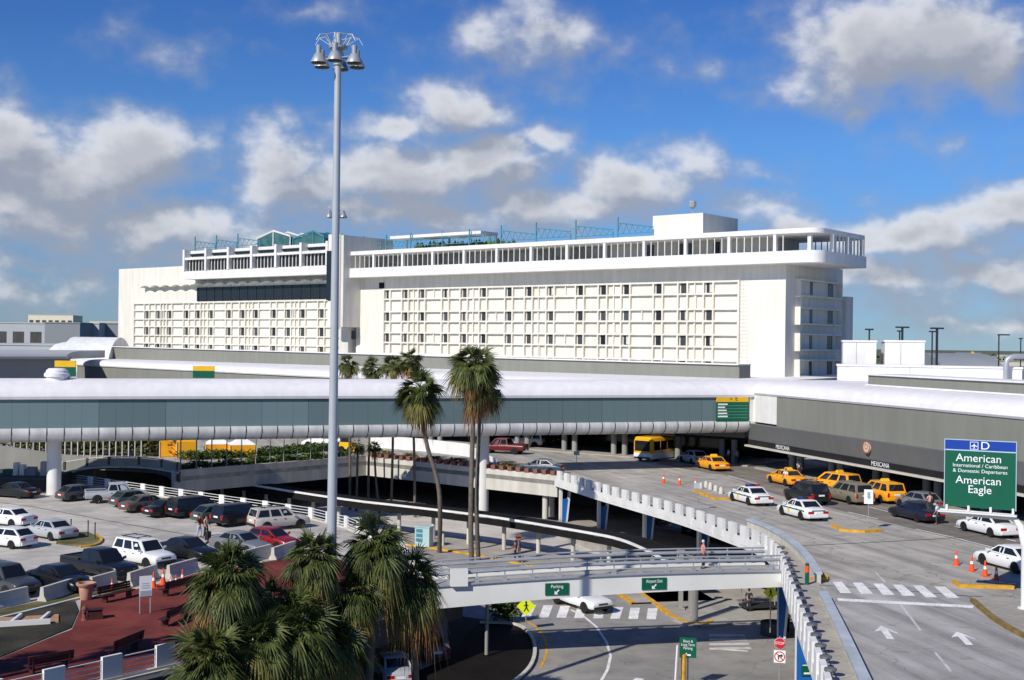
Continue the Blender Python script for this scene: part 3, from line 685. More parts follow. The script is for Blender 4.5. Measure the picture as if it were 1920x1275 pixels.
sheet('kerbside_pavement', [TP+TD*a-TN*b for a, b in ((-1.4,.4),(LT,.4),(LT,13),(-1.4,13))], Z_UP+.16, M['walk'], .155)
def tface(px, py, n):
    h = gp(px, py, TP + TN*n, TN); return (h-TP).dot(TD), h.z
for (px, py, w) in ((1467,836,'white airline lettering on the black band nearest the bridge end'), (1650,863,'white airline lettering on the black band below the round emblem')):
    x, z = tface(px, py, .40)
    P = TP + TD*x + TN*.37 + Vector((0,0,7.85))
    S = thing('airline_lettering', w, 'lettering', P, math.atan2(TD.y, TD.x))
    text('MEXICANA', .62, M['signwhite'], S, (0,-.01,0), (R(90),0,0), sx=.95)
x, z = tface(1626, 838, .6); P = TP + TD*x + TN*.62 + Vector((0,0,z))
S = thing('round_emblem', 'round pinkish emblem on the slate canopy fascia', 'emblem', P, math.atan2(TD.y, TD.x))
mb = MB(); mb.lathe([(.02,.06),(.62,.06),(.62,-.08),(.02,-.08)], (0,0,0), 28, 'y'); mb.build('disc', mat('emblem_cream', (.62,.52,.42), .6), S, world=False)
mb = MB(); mb.lathe([(.48,-.05),(.60,-.05),(.60,-.10),(.48,-.10)], (0,0,0), 28, 'y'); mb.f.pop(); mb.f.pop(); mb.build('ring', mat('emblem_rust', (.45,.13,.06), .6), S, world=False)
text('D', .8, bpy.data.materials['emblem_rust'], S, (0,-.1,0), (R(90),0,0))

# ================================================================== terminal E behind the bridge
EA, EB, EC = Vector((-85,240,0)), Vector((-27,181,0)), Vector((27.0,141.5,0))
te = thing('rear_terminal_building', 'long low terminal with white roof running behind the sky bridge to the hotel', 'building', EB)
path = [EA, EB, EC]
mb = MB(); mb.ribbon(path, 1.0, 9.6, 13.3, .5); mb.build('fascia', M['fascia'], te)
mb = MB(); mb.ribbon(path, 1.2, 8.2, 9.595, .4); mb.build('canopy_fascia', M['canopy'], te)
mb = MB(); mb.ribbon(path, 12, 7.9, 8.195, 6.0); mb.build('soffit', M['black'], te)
mb = MB(); mb.ribbon([p for p in path], .5, Z_UP, 7.9, 12.5); mb.build('shopfront_wall', M['glassdark'], te)
secs = []
offs = [(-.2,13.303),(-.3,13.5),(-.2,13.8),(.3,14.15),(1.2,14.4),(3,14.55),(30,14.75),(30,13.303)]
for i in range(3): secs.append([(*offset(path, d)[i], z) for d, z in offs])
mb = MB(); mb.loft(secs); mb.build('roof', M['roofwhite'], te, smooth=30)
for p, t in along(path, 7.5, 3):
    n = Vector((-t.y, t.x, 0))
    for d in (0, 1.6):
        q = p + n*2.5 + t*d; mb = MB(); mb.lathe([(.36,Z_UP),(.36,7.9)], (q.x,q.y,0), 10); mb.build('column', M['conc'], te, smooth=40)
sheet('forecourt_pavement', [EB+Vector((.3,.6,0))] + [Vector((*q,0)) for q in offset(path, 12)[1:]] + [EC+Vector((.5,.8,0))], Z_UP+.15, M['walk'], .14)
# roof strip in front of the hotel
SA, SB = gd(212, 659, 245), gd(1386, 706, 157)
st = thing('roof_clerestory', 'low grey clerestory strip on the terminal roof in front of the hotel', 'clerestory', (SB.x, SB.y, SB.z))
secs = []; tdir = (SA-SB); nn = Vector((-tdir.y, tdir.x, 0)).normalized(); nn = nn if nn.y > 0 else -nn
for P, h in ((SA,.9),(SB,1.45)): secs.append([P-Vector((0,0,2.0)), P+nn*3-Vector((0,0,2.0)), P+nn*3+Vector((0,0,h)), P+Vector((0,0,h))])
mb = MB(); mb.loft(secs); mb.build('wall', M['fascia'], st)
secs = []
for P, h in ((SA,.9),(SB,1.45)): secs.append([P-nn*.3+Vector((0,0,h+.003)), P+nn*3.2+Vector((0,0,h+.003)), P+nn*3.2+Vector((0,0,h+.13)), P-nn*.3+Vector((0,0,h+.13))])
mb = MB(); mb.loft(secs); mb.build('coping', M['roofwhite'], st)
# ================================================================== hotel
HC = gd(1472, 640, 165); HC.z = 0
HX = Vector((-.777, .629, 0)).normalized(); HY = Vector((HX.y*-1, HX.x, 0)); HY = Vector((-.629, -.777, 0)).normalized()
hrz = math.atan2(HX.y, HX.x)
ho = thing('hotel_building', 'long white slab hotel with gridded facade and roof terrace above the terminal', 'building', HC, hrz)
def hs(px, py, n=0.0):
    h = gp(px, py, HC + HY*n, HY); return (h-HC).dot(HX), h.z
def hb(name, mt, *boxes, par=None, smooth=None):
    mb = MB()
    for b in boxes: mb.bx(*b)
    return mb.build(name, mt, par or ho, world=False, smooth=smooth)
DB, DT, RB, RTp = 29.85, 31.45, 33.75, 34.4
sT0 = hs(676, 560)[0]; sT1 = hs(617, 560, 4)[0]; sL = hs(222, 580, -3)[0]
DEP = 18.2
hb('wall', M['hotel'], (0, sT0+1, -DEP, 0, 12.5, DB+.3))
# end wing step behind the right corner
hb('end_wing', M['hotel'], (-.6, 6, -20.6, -DEP-.003, 12.5, 26.2))
def rounded(s0, q, n0, dep, r, k=7):
    pts = [(s0, n0)]
    for j in range(k+1):
        a = R(90*j/k); pts.append((-q+r - r*math.sin(a), n0-r + r*math.cos(a)))
    pts += [(-q, -dep), (s0, -dep)]
    return pts
mb = MB(); mb.prism(rounded(sT0, 6, 2.7, 12.5, 2.2), DB, DT); mb.build('terrace_deck', M['white'], ho, world=False, smooth=30)
mb = MB(); mb.prism(rounded(sT0, 5.8, 2.5, 12.3, 2.0), RB, RTp); mb.build('terrace_roof', M['white'], ho, world=False, smooth=30)
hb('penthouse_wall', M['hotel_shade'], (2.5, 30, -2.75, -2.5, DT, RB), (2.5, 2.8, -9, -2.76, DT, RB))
hb('penthouse_glass', mat('terrace_glass', (.26,.265,.24), .3, var=.45, vs=.35), (30.01, sT0, -2.75, -2.5, DT, RB))
# posts of the terrace
mains = [hs(px, 460, 2.3)[0] for px in (701,757,812,870,930,993,1060,1132,1207,1283,1365,1453)]
mains = [mains[-1] + (mains[0]-mains[-1])*k/11 for k in range(12)]
bay = mains[0]-mains[1] if mains[0] > mains[1] else mains[1]-mains[0]
mains = sorted(mains)
for s in mains: hb('terrace_post', M['white'], (s-.22, s+.22, 1.95, 2.42, DT, RB))
for a in [mains[0]-bay] + mains:
    for k in range(1, 6):
        s = a + bay*k/6
        if s < sT0-.5 and s > -1.5: hb('terrace_mullion', M['white'], (s-.055, s+.055, 2.12, 2.26, DT, RB))
for k in range(9):
    y = -1.9 - k*1.2; hb('terrace_mullion', M['white'], (-5.75, -5.55, y-.06, y+.06, DT, RB))
for k in range(8):     # far side of the open end
    s = -4 + k*.9; hb('terrace_mullion', M['white'], (s-.05, s+.05, -12.1, -11.9, DT, RB))
for (s, y) in ((-4.2,1.6),(-5.6,-2.2),(-5.6,-7),(-5.6,-11.9)): hb('terrace_post', M['white'], (s-.25, s+.25, y-.25, y+.25, DT, RB))
hb('terrace_door', M['window'], (11.5, 12.6, -2.5, -2.46, DT, DT+2.1)); hb('terrace_door', M['window'], (16, 18.4, -2.5, -2.46, DT, DT+2.1)); hb('terrace_door', M['window'], (22.5, 24.3, -2.5, -2.46, DT, DT+2.1))
# facade grid, right block
wcols = [728,762,793,837,872,908,956,993,1034,1089,1132,1175,1235.6,1282,1330]
ws = [hs(px, 600)[0] for px in wcols]
rows = [26.9, 23.05, 19.45, 15.85]; WH = 1.38; WW = .95
mb = MB()
gs0, gs1 = hs(1386, 600)[0], hs(722, 600)[0]
for zc in rows:
    for z in (zc+WH/2+.16, zc-WH/2-.16): mb.bx(gs0, gs1, 0.003, .42, z-.12, z+.12)
for k, s in enumerate(ws):
    for d in (-.78, .78): mb.bx(s+d-.12, s+d+.12, 0.0035, .46, 12.6, rows[0]+WH/2+.3)
for j in range(5):
    for i, zc in enumerate(rows):
        a, b = ws[j*3+2], ws[min(j*3+3, 14)]
        if (i+j) % 2 == 0 and a != b: mb.bx((a+b)/2-.1, (a+b)/2+.1, .004, .28, zc-WH/2, zc+WH/2)
        if (i+j) % 3 == 1: s = (ws[j*3+1]+ws[j*3+2])/2; mb.bx(s-.1, s+.1, .004, .28, zc-WH/2-2.2, zc-WH/2-.3)
    s = ws[j*3+1] - 1.9
    mb.bx(s-.1, s+.1, .0042, .30, 12.6, rows[0]+WH/2+.2)
for s in (gs0, gs1): mb.bx(s-.14, s+.14, .0045, .36, 12.6, rows[0]+WH/2+.32)
mb.build('facade_ribs', M['hotel'], ho, world=False)
random.seed(3)
for s in ws:
    for zc in rows:
        f = hb('window', M['window'], (s-WW/2, s+WW/2, .006, .05, zc-WH/2, zc+WH/2))
        if random.random() < .35: hb('curtain', M['hotel_shade'], (s-WW/2+.05, s-WW/2+.05+random.uniform(.2,.45), .053, .06, zc-WH/2+.05, zc+WH/2-.05), par=f)
# perforated screen strip and vents
s0, s1 = hs(1404, 600)[0], hs(1387, 600)[0]
mb = MB()
z = 13.0
while z < 27.6:
    for k in range(4): s = s0 + (s1-s0)*(k+.5)/4; mb.bx(s-.10, s+.10, .004, .03, z, z+.22)
    z += .52
mb.build('perforated_screen', M['hotel_shade'], ho, world=False)
hb('facade_vent', M['black'], (hs(721,522)[0], hs(711,522)[0], .004, .04, 28.0, 29.0))
# end wall balconies
for zc in rows:
    t = thing  # (parts only)
    b = hb('balcony_box', M['hotel'], (-.8, -.003, -16.2, -3.1, zc-1.25, zc-1.0), (-.8, -.003, -16.2, -3.1, zc+.95, zc+1.2), (-.8, -.004, -3.1, -2.85, zc-1.25, zc+1.2), (-.8, -.004, -16.45, -16.2, zc-1.25, zc+1.2))
    for y, w in ((-7.6,.6),(-13.6,1.2)): hb('end_window', M['window'], (-.06, -.005, y-w, y+w*.3, zc-1.0, zc+.95))
# roof elements
s0, s1 = hs(1318, 420, -6)[0], hs(1224, 420, -6)[0]; zt = hs(1224, 405, -6)[1]
hb('roof_plant_room', M['hotel'], (s0, s1, -16.5, -6, RTp, zt))
mb = MB(); mb.tube([(s0+3,-8,zt),(s0+3,-8,zt+1.2)], .08, 6); mb.lathe([(.05,zt+.9),(.55,zt+1.2),(.6,zt+1.9),(.5,zt+2.1),(.05,zt+2.15)], (s0+3,-8,0), 10); mb.build('satellite_dish', M['steel'], ho, world=False)
a0, a1 = hs(905, 440, -5)[0], hs(735, 440, -5)[0]
hb('roof_awning', M['white'], (a0, a1, -9, -4.5, 37.0, 37.5), (a0, a0+.3, -8.8, -8.5, RTp, 37), (a1-.3, a1, -8.8, -8.5, RTp, 37), ((a0+a1)/2, (a0+a1)/2+.3, -8.8, -8.5, RTp, 37))
def rooftruss(s0, s1, y, z0, h, nb=6):
    mb = MB(); d = (s1-s0)/nb
    mb.tube([(s0,y,z0),(s1,y,z0)], .07, 5); mb.tube([(s0,y,z0+h*.45),(s1,y,z0+h)], .09, 5)
    for k in range(nb):
        za = z0+h*(.45+.55*k/nb); zb = z0+h*(.45+.55*(k+1)/nb)
        mb.tube([(s0+d*k,y,z0),(s0+d*(k+.5),y,(za+zb)/2),(s0+d*(k+1),y,z0)], .05, 4)
    mb.tube([(s1,y,z0-1.4),(s1,y,z0+h+.9)], .13, 5); mb.tube([(s0,y,z0-1.4),(s0,y,z0+.5)], .10, 5)
    return mb.build('roof_truss', M['teal'], ho, world=False)
for k, (pa, pb) in enumerate(((1225,1158),(1145,1075),(1070,1005),(1000,935),(930,880),(880,825),(820,770),(765,720),(715,682))):
    a, b = hs(pa, 435, -4)[0], hs(pb, 435, -4)[0]; rooftruss(a, b, -4 - (k % 2)*.6, RTp+1.2, 1.7 if k < 4 else 1.3)
mb = MB()
for k in range(60):
    s = random.uniform(hs(930,440,-5)[0], hs(760,440,-5)[0]); mb.lathe([(.1,RTp),(random.uniform(.4,.9),RTp+.6),(.5,RTp+1.2),(.05,RTp+random.uniform(1.4,2.2))], (s, random.uniform(-10,-6), 0), 6)
mb.build('roof_planting', M['hedge'], ho, world=False)
# tower
zt = hs(640, 441, 4)[1]
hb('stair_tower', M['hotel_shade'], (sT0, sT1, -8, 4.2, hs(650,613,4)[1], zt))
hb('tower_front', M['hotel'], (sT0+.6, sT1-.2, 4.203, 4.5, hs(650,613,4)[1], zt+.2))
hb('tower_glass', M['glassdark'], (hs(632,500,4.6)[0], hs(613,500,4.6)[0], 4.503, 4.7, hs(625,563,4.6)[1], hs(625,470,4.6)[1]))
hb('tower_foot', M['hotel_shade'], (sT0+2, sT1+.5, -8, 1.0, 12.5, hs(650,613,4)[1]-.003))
hb('window', M['window'], (hs(668,628,1)[0], hs(659,628,1)[0], 1.002, 1.05, hs(664,636,1)[1], hs(664,620,1)[1]))
# left block
zL = hs(300, 501, -3)[1]
hb('left_wall', M['hotel'], (sT1, sL, -DEP, -3, 12.5, zL))
c0, c1 = hs(613, 500, 0)[0], hs(345, 500, 0)[0]
cz = [hs(480, y, 0)[1] for y in (519, 503, 480.5, 476, 462)]
hb('gallery_floor', M['white'], (c0, c1, -9, 0, cz[0], cz[1]))
hb('gallery_glass', M['glassdark'], (c0, c1-.4, -1.0, -.8, cz[1], cz[2]))
hb('gallery_beam', M['white'], (c0, c1, -6, 0, cz[2], cz[3]))
hb('gallery_top', M['white'], (c0, c1, -6, -1.4, cz[3]+.003, cz[4]))
nb = 6; d = (c1-c0)/nb
for k in range(nb+1): hb('gallery_pier', M['white'], (c0+k*d-.3, c0+k*d+.3, -1.5, .15, cz[1], cz[4]+.2))
for k in range(nb):
    for j in range(1, 7): s = c0+k*d+d*j/7; hb('gallery_mullion', M['hotel_shade'], (s-.1, s+.1, -.79, -.6, cz[1], cz[2]))
mb = MB()
for k in range(nb):
    for j in range(6):
        s = c0+k*d+d*(j+.6)/6.6; mb.hexa([(s-.5,-1.39,cz[3]+.25),(s+.5,-1.39,cz[3]+.25),(s+.5,-1.2,cz[3]+.25),(s-.5,-1.2,cz[3]+.25)], [(s-.3,-1.39,cz[4]-.6),(s+.7,-1.39,cz[4]-.6),(s+.7,-1.2,cz[4]-.6),(s-.3,-1.2,cz[4]-.6)])
mb.build('gallery_louvres', M['glassdark'], ho, world=False)
b0, b1 = hs(617, 550, -2.9)[0], hs(369, 550, -2.9)[0]
hb('restaurant_glass', M['glassdark'], (b0, b1, -2.99, -2.9, hs(480,563,-3)[1], hs(480,536,-3)[1]))
mb = MB(); x = b0
while x < b1: mb.bx(x-.07, x+.07, -2.897, -2.8, hs(480,563,-3)[1], hs(480,536,-3)[1]); x += 2.6
mb.build('restaurant_mullions', M['darksteel'], ho, world=False)
# scalloped eyebrow
e0, e1 = sT1+.5, hs(272, 540, -3)[0]; ez = hs(320, 539, -3)[1]; mb = MB(); secs = []; n = 110
for k in range(n+1):
    s = e0+(e1-e0)*k/n; w = .45*abs(math.sin(math.pi*(s-e0)/3.6)); secs.append([(s,-3,ez+w),(s,-1.7,ez+w),(s,-1.7,ez+w+.22),(s,-3,ez+w+.22)])
mb.loft(secs); mb.build('scalloped_eyebrow', M['hotel'], ho, world=False)
# left grid
lx = [277,298,319.5,351,372.5,397,430.5,456,481,514.5,541.5,568.5,604]
lws = [hs(px, 620, -3)[0] for px in lx]; lrows = [hs(450, y, -3)[1] for y in (589,621.5,655)]; lh = 1.55; lw = 1.15
g0, g1 = sT1, hs(253, 620, -3)[0]; zt = hs(450, 566, -3)[1]; mb = MB()
mb.bx(g0, g1, -2.997, -2.6, zt-.12, zt+.12)
for zc in lrows:
    for z in (zc+lh/2+.15, zc-lh/2-.15): mb.bx(g0, g1, -2.997, -2.65, z-.12, z+.12)
for s in lws:
    for d in (-.9, .9): mb.bx(s+d-.13, s+d+.13, -2.996, -2.62, 12.6, zt)
for k in range(4):
    s = lws[k*3+2] + (2.6 if k != 1 else 3.4); mb.bx(s-.1, s+.1, -2.995, -2.68, lrows[k % 3]-lh/2-.1, lrows[k % 3]+lh/2+.1)
    s = lws[k*3+1]-2.0; mb.bx(s-.1, s+.1, -2.995, -2.68, 12.6, zt)
mb.bx(g1-.15, g1+.15, -2.9945, -2.6, 12.6, zt+.1)
mb.build('left_facade_ribs', M['hotel'], ho, world=False)
for s in lws:
    for zc in lrows: hb('window', M['window'], (s-lw/2, s+lw/2, -2.99, -2.94, zc-lh/2, zc+lh/2))
# glass pavilions on the left roof
for (pa, pb, pm_) in ((545,483,513),(608,550,588)):
    a, b, c = hs(pa, 455, -4)[0], hs(pb, 455, -4)[0], hs(pm_, 455, -4)[0]; z0 = cz[4]; zr = hs(pm_, 433, -4)[1]; ze = hs(pm_, 445, -4)[1]
    mb = MB(); mb.loft([[(a,y,z0),(b,y,z0),(b,y,ze-.2),(c,y,zr-.2),(a,y,ze-.2)] for y in (-11,-4)]); f = mb.build('roof_pavilion', mat('pavilion_glass', (.05,.13,.13), .2, var=.3) if pa == 545 else bpy.data.materials['pavilion_glass'], ho, world=False)
    mb = MB()
    for y in (-3.9, -7.5, -11.1): mb.tube([(a,y,ze),(c,y,zr),(b,y,ze)], .18, 5); mb.tube([(c,y,zr),(c,y,z0)], .12, 5); mb.tube([(a,y,ze),(a,y,z0)], .12, 5); mb.tube([(b,y,ze),(b,y,z0)], .12, 5)
    mb.build('pavilion_frame', M['teal'] if pa != 545 else M['white'], f, world=False)
for pa, pb in ((480,438),(436,398),(396,358)):
    a, b = hs(pa, 460, -2)[0], hs(pb, 460, -2)[0]; rooftruss(a, b, -3, cz[4]+.7, 1.5, 5)

# ================================================================== far buildings, left
def block(name, label, px0, px1, pyt, D, mt, z0=0.0, dep=20, cat='building', side=0.0, windows=0, extra=None):
    a, b = gd(px0, pyt, D), gd(px1, pyt, D + side); zt = a.z
    c = (a+b)/2; T = thing(name, label, cat, (c.x, c.y, z0), math.atan2(b.y-a.y, b.x-a.x))
    w = (Vector((b.x,b.y,0))-Vector((a.x,a.y,0))).length
    mb = MB(); mb.bx(-w/2, w/2, 0, dep, 0, zt-z0); mb.build('wall', mt, T, world=False)
    mb = MB(); mb.bx(-w/2-.15, w/2+.15, -.15, dep+.15, zt-z0+.003, zt-z0+.35); mb.build('parapet', mt, T, world=False)
    for k in range(windows):
        x = -w/2 + w*(k+.5)/windows; mb = MB(); mb.bx(x-w*.32/windows, x+w*.32/windows, -.06, -.004, (zt-z0)*.62, (zt-z0)*.9); mb.build('window', M['concdark'], T, world=False)
    return T
M['farwhite'] = mat('far_white_wall', (.72,.73,.74), .8, var=.08, vs=.1, streak=.1)
M['fargrey'] = mat('far_grey_wall', (.24,.26,.28), .8, var=.08, vs=.1)
M['farlight'] = mat('far_light_grey_wall', (.42,.44,.46), .8, var=.06, vs=.1)
block('hangar_building', 'light grey hangar with three shallow bays at the left edge', -80, 84, 605, 340, M['farlight'], windows=5)
block('hangar_building', 'darker grey hangar block next to the light one', 84, 150, 606, 335, M['fargrey'])
block('hangar_building', 'pale grey hangar block just left of the hotel', 150, 186, 607, 345, M['farlight'])
block('hangar_building', 'mid grey hangar end touching the hotel', 186, 232, 607, 350, M['fargrey'])
block('apartment_building', 'small cream apartment block with red roof boxes far behind the hangars', 53, 137, 591, 900, mat('far_cream', (.72,.66,.52), .8), windows=7)
block('apartment_building', 'cream block with rooftop huts rising behind the hangar near the hotel', 168, 222, 603, 950, bpy.data.materials['far_cream'], windows=5)
block('terminal_wing', 'low white roofed wing below the hangars', -80, 150, 646, 262, M['farlight'], z0=Z_UP, dep=40)
block('terminal_wing', 'dark shaded terminal wing at the left edge behind the bridge', -80, 132, 674, 205, M['fargrey'], z0=Z_UP, dep=25, side=18)
q0, q1 = gd(-80, 672, 204), gd(128, 672, 222)
mb = MB(); secs = []
for P in (q0, q1): secs.append([(P.x, P.y+y, P.z+z) for y, z in ((-1,-.1),(-1,.35),(0,.8),(2,1.15),(6,1.3),(20,1.35),(20,-.1))])
mb.loft(secs); o = mb.build('wing_roof', M['farlight'], bpy.data.objects['terminal_wing.001'] if 'terminal_wing.001' in bpy.data.objects else None)
P = gd(180, 660, 250)
T = thing('barrel_vault', 'white barrel vaulted roof at the foot of the hotel left corner', 'roof vault', (P.x, P.y, 12))
mb = MB(); secs = []
for x in (0, 9.5):
    secs.append([(P.x+x-4.5+ (4.5-4.5*math.cos(a))*.0, P.y-8*math.cos(a)*-1, 12+ (gd(180,632,250).z-12)*max(0, math.sin(a))) for a in [R(180*k/12) for k in range(13)]])
mb.loft(secs); mb.build('shell', M['farwhite'], T, smooth=40)
mb = MB(); mb.lathe([(3.6,0),(3.6,.1),(3.0,1.6),(2.0,2.5),(.3,3.0)], (P.x-5.5, P.y-2, gd(160,660,250).z-1), 16); mb.build('dome', M['farwhite'], T, smooth=40)
# roof signs beside the far terminal fascia
for (px0, px1, py0, py1, D, lab) in ((362,402,686,709,196,'yellow and green roof edge sign on the far terminal fascia'), (103,142,676,706,192,'yellow and green sign behind the white roof vent')):
    a, b = gd(px0, py0, D), gd(px1, py1, D); c = (a+b)/2
    T = thing('gate_sign', lab, 'sign', (c.x, c.y, b.z))
    w, h = b.x-a.x, a.z-b.z
    mb = MB(); mb.bx(-w/2, w/2, -.1, .1, 0, h*.6); mb.build('panel', M['green'], T, world=False)
    mb = MB(); mb.bx(-w/2, w/2, -.12, .12, h*.602, h); mb.build('header', M['yellow'], T, world=False)
    mb = MB(); mb.bx(-w*.3, -w*.25, -.05, .05, -6, -.003); mb.bx(w*.25, w*.3, -.05, .05, -6, -.003); mb.build('post', M['steel'], T, world=False)
# ================================================================== roofscape and airfield, right
def rblock(label, px0, px1, pyt, pyb, D, dep, mt, name='roof_block', cat='roof block'):
    z0 = 14.86; a = gd(px0, pyt, D); b = gd(px1, pyt, D)
    T = thing(name, label, cat, ((a.x+b.x)/2, D, z0), R(-14)); w = (b.x-a.x)
    mb = MB(); mb.bx(-w/2, w/2, 0, dep, 0, a.z-z0); mb.build('wall', mt, T, world=False)
    mb = MB(); mb.bx(-w/2-.1, w/2+.1, -.1, dep+.1, a.z-z0+.003, a.z-z0+.22); mb.build('coping', M['roofwhite'], T, world=False)
    mb = MB(); mb.bx(-w*.1-.03, -w*.1+.03, -.05, -.002, 0, a.z-z0); mb.build('downpipe', M['farlight'], T, world=False)
    return T
rblock('white rooftop box right beside the hotel end wall', 1582, 1642, 641, 690, 150, 8, M['white'])
rblock('larger white rooftop box with a dark shaded end', 1661, 1732, 641, 700, 148, 9, M['white'])
T = rblock('long low white rooftop wall in front of the airfield', 1576, 1905, 687, 715, 143, 4, M['white'])
# big vent, pipe and air handler
P = gd(1665, 690, 152)
T = thing('roof_ventilator', 'grey turbine ventilator on the white rooftop', 'ventilator', (P.x, P.y, 14.86))
mb = MB(); mb.lathe([(.4,0),(.4,1.3)], (0,0,0), 10); mb.build('neck', M['steel'], T, world=False)
mb = MB(); mb.lathe([(.3,1.3),(.75,1.4),(.8,1.9),(.5,2.4),(.1,2.6)], (0,0,0), 12); mb.build('cowl', M['farlight'], T, world=False, smooth=40)
P = gd(1886, 706, 140); zt = gd(1886, 668, 140).z
T = thing('roof_duct', 'fat silver bent duct on the terminal roof at the right edge', 'duct', (P.x, P.y, 14.86))
mb = MB(); mb.tube([(0,0,-.1),(0,0,zt-14.86-.9),(.12,0,zt-14.86-.4),(.5,0,zt-14.86-.1),(1,0,zt-14.86),(4,1,zt-14.86)], .32, 12); mb.build('pipe', M['steel'], T, world=False, smooth=50)
mb = MB(); mb.bx(.7, 4.5, 1.2, 3, 0, 1.5); mb.bx(1.5,2.2,1,1.19,.3,1.2); mb.build('air_handler', M['farlight'], T, world=False)
P = gd(1851, 707, 146)
T = thing('roof_air_unit', 'small grey air conditioning unit on the white roof', 'air unit', (P.x, P.y, 14.86))
mb = MB(); mb.bx(-.65,.65,0,1.2,.15,1.45); mb.build('casing', M['fargrey'], T, world=False)
mb = MB(); mb.lathe([(.02,1.45),(.5,1.45),(.5,1.6),(.02,1.6)], (0,.6,0), 12); mb.bx(-.6,-.5,.1,1.1,0,.148); mb.bx(.5,.6,.1,1.1,0,.148); mb.build('fan', M['darksteel'], T, world=False)
# dark T-head light masts of the airfield
for (px, pt, pb, D, w, lab) in ((1630,618,640,230,1.5,'dark T headed light mast behind the rooftop box beside the hotel'), (1687,621,640,250,1.0,'short dark light mast left of a taller one behind the white boxes'), (1692,614,640,225,2.4,'dark T headed light mast above the larger white box'),
    (1748,622,645,250,1.2,'thin dark light mast behind the shaded end of the larger box'), (1757,616,690,210,2.2,'tall dark T headed light mast standing free of the white boxes'), (1873,628,690,260,1.4,'dark light mast with a one sided arm near the right edge'), (1914,635,690,300,.8,'very thin light mast at the right edge')):
    a = gd(px, pt, D); T = thing('light_mast', lab, 'light mast', (a.x, a.y, 0), 0, 'dark light masts on the airfield side')
    mb = MB(); mb.tube([(0,0,0),(0,0,a.z)], .22 if w > 2 else .15, 6); mb.build('pole', M['darksteel'], T, world=False)
    mb = MB(); mb.bx(-w*.5 if px != 1873 else -.2, w*.5 if px != 1873 else 2.2, -.3, .3, a.z-.1, a.z+.18); mb.build('lamp_head', M['darksteel'], T, world=False)
# aircraft hangar shed and parked yellow aircraft
P = gd(1790, 690, 330)
T = thing('hangar_shed', 'grey curved hangar roof behind the white rooftop', 'hangar', (P.x, P.y, 0))
mb = MB(); mb.loft([[(x, 18*math.cos(R(180*k/10)), 11.0+6.6*math.sin(R(180*k/10))) for k in range(11)] for x in (-9, 7)]); mb.build('roof', M['fargrey'], T, world=False, smooth=40)
mb = MB(); mb.bx(-9, 7, -17.9, 17.9, 0, 10.997); mb.build('wall', M['farlight'], T, world=False)
def plane(px, py, D, rz, body, tail, lab, s=1.0):
    P = gd(px, py, D); P.z = 0
    T = thing('parked_aircraft', lab, 'aircraft', P, rz, 'parked aircraft on the airfield')
    L = 30*s; r = 2.0*s; zc = 3.6*s
    mb = MB(); mb.lathe([(.1,-L*.5),(r*.6,-L*.46),(r,-L*.38),(r,L*.25),(r*.6,L*.42),(.2,L*.5)], (0,0,zc), 12, 'x'); mb.build('fuselage', body, T, world=False, smooth=40)
    mb = MB(); mb.hexa([(-3*s,-15*s,zc),(-1*s,-15*s,zc),(4*s,15*s,zc),(-1*s,15*s,zc)] and [(4*s,-15*s,zc-.2),(6*s,-15*s,zc-.2),(2*s,0,zc-.4),(-4*s,0,zc-.4)], [(4*s,-15*s,zc),(6*s,-15*s,zc),(2*s,0,zc),(-4*s,0,zc)]); mb.hexa([(4*s,15*s,zc-.2),(6*s,15*s,zc-.2),(2*s,0.01,zc-.4),(-4*s,0.01,zc-.4)], [(4*s,15*s,zc),(6*s,15*s,zc),(2*s,0.01,zc),(-4*s,0.01,zc)]); mb.build('wing', M['farlight'], T, world=False)
    mb = MB(); mb.hexa([(L*.36,-.2,zc+r*.8),(L*.49,-.2,zc+r*.6),(L*.49,.2,zc+r*.6),(L*.36,.2,zc+r*.8)], [(L*.46,-.15,zc+8*s),(L*.53,-.15,zc+8*s),(L*.53,.15,zc+8*s),(L*.46,.15,zc+8*s)]); mb.build('tail_fin', tail, T, world=False)
    for x, y in ((-L*.36,0),(1,2),(1,-2)):
        mb = MB(); mb.lathe([(.1,-.3),(.7*s,-.3),(.7*s,.3),(.1,.3)], (x,y*s,.7*s), 10, 'y'); mb.tube([(x,y*s,.7*s),(x,y*s,zc-r*.5)], .15, 5); mb.build('landing_gear', M['tyre'], T, world=False)
plane(1856, 690, 1450, R(172), M['yellow'], M['yellow'], 'bright yellow parked aircraft beyond the roof, near the one sided mast', 1.35)
plane(1790, 690, 1700, R(200), M['farwhite'], M['orange'], 'white parked aircraft with an orange tail behind the curved hangar', 1.1)
random.seed(5)
for k, (px, w, h, D) in enumerate(((1810,26,6,1150),(1840,40,5,1300),(1900,60,8,1100),(1790,20,8,1500),(1770,34,10,1700),(1880,40,9,1600),(1905,40,10,1900),(1822,30,12,1900))):
    P = gd(px, 660, D); T = thing('warehouse', ('white', 'pale', 'cream', 'grey')[k % 4] + ' low warehouse on the horizon beyond the airfield, ' + ('left of the yellow aircraft', 'above the yellow aircraft', 'at the right edge', 'beside the tall mast')[k // 2], 'warehouse', (P.x, P.y, 0), R(10), 'warehouses on the horizon')
    mb = MB(); mb.bx(-w/2, w/2, 0, 20, 0, h); mb.build('wall', (M['farwhite'], M['farlight'], bpy.data.materials['far_cream'], M['fargrey'])[k % 4], T, world=False)
    mb = MB(); mb.bx(-w/2-.5, w/2+.5, -.5, 20.5, h+.003, h+.6); mb.build('roof', M['farlight'], T, world=False)
    mb = MB(); mb.bx(-w/4, w/4, -.1, -.003, 0, h*.5); mb.build('door', M['fargrey'], T, world=False)
mb = MB()
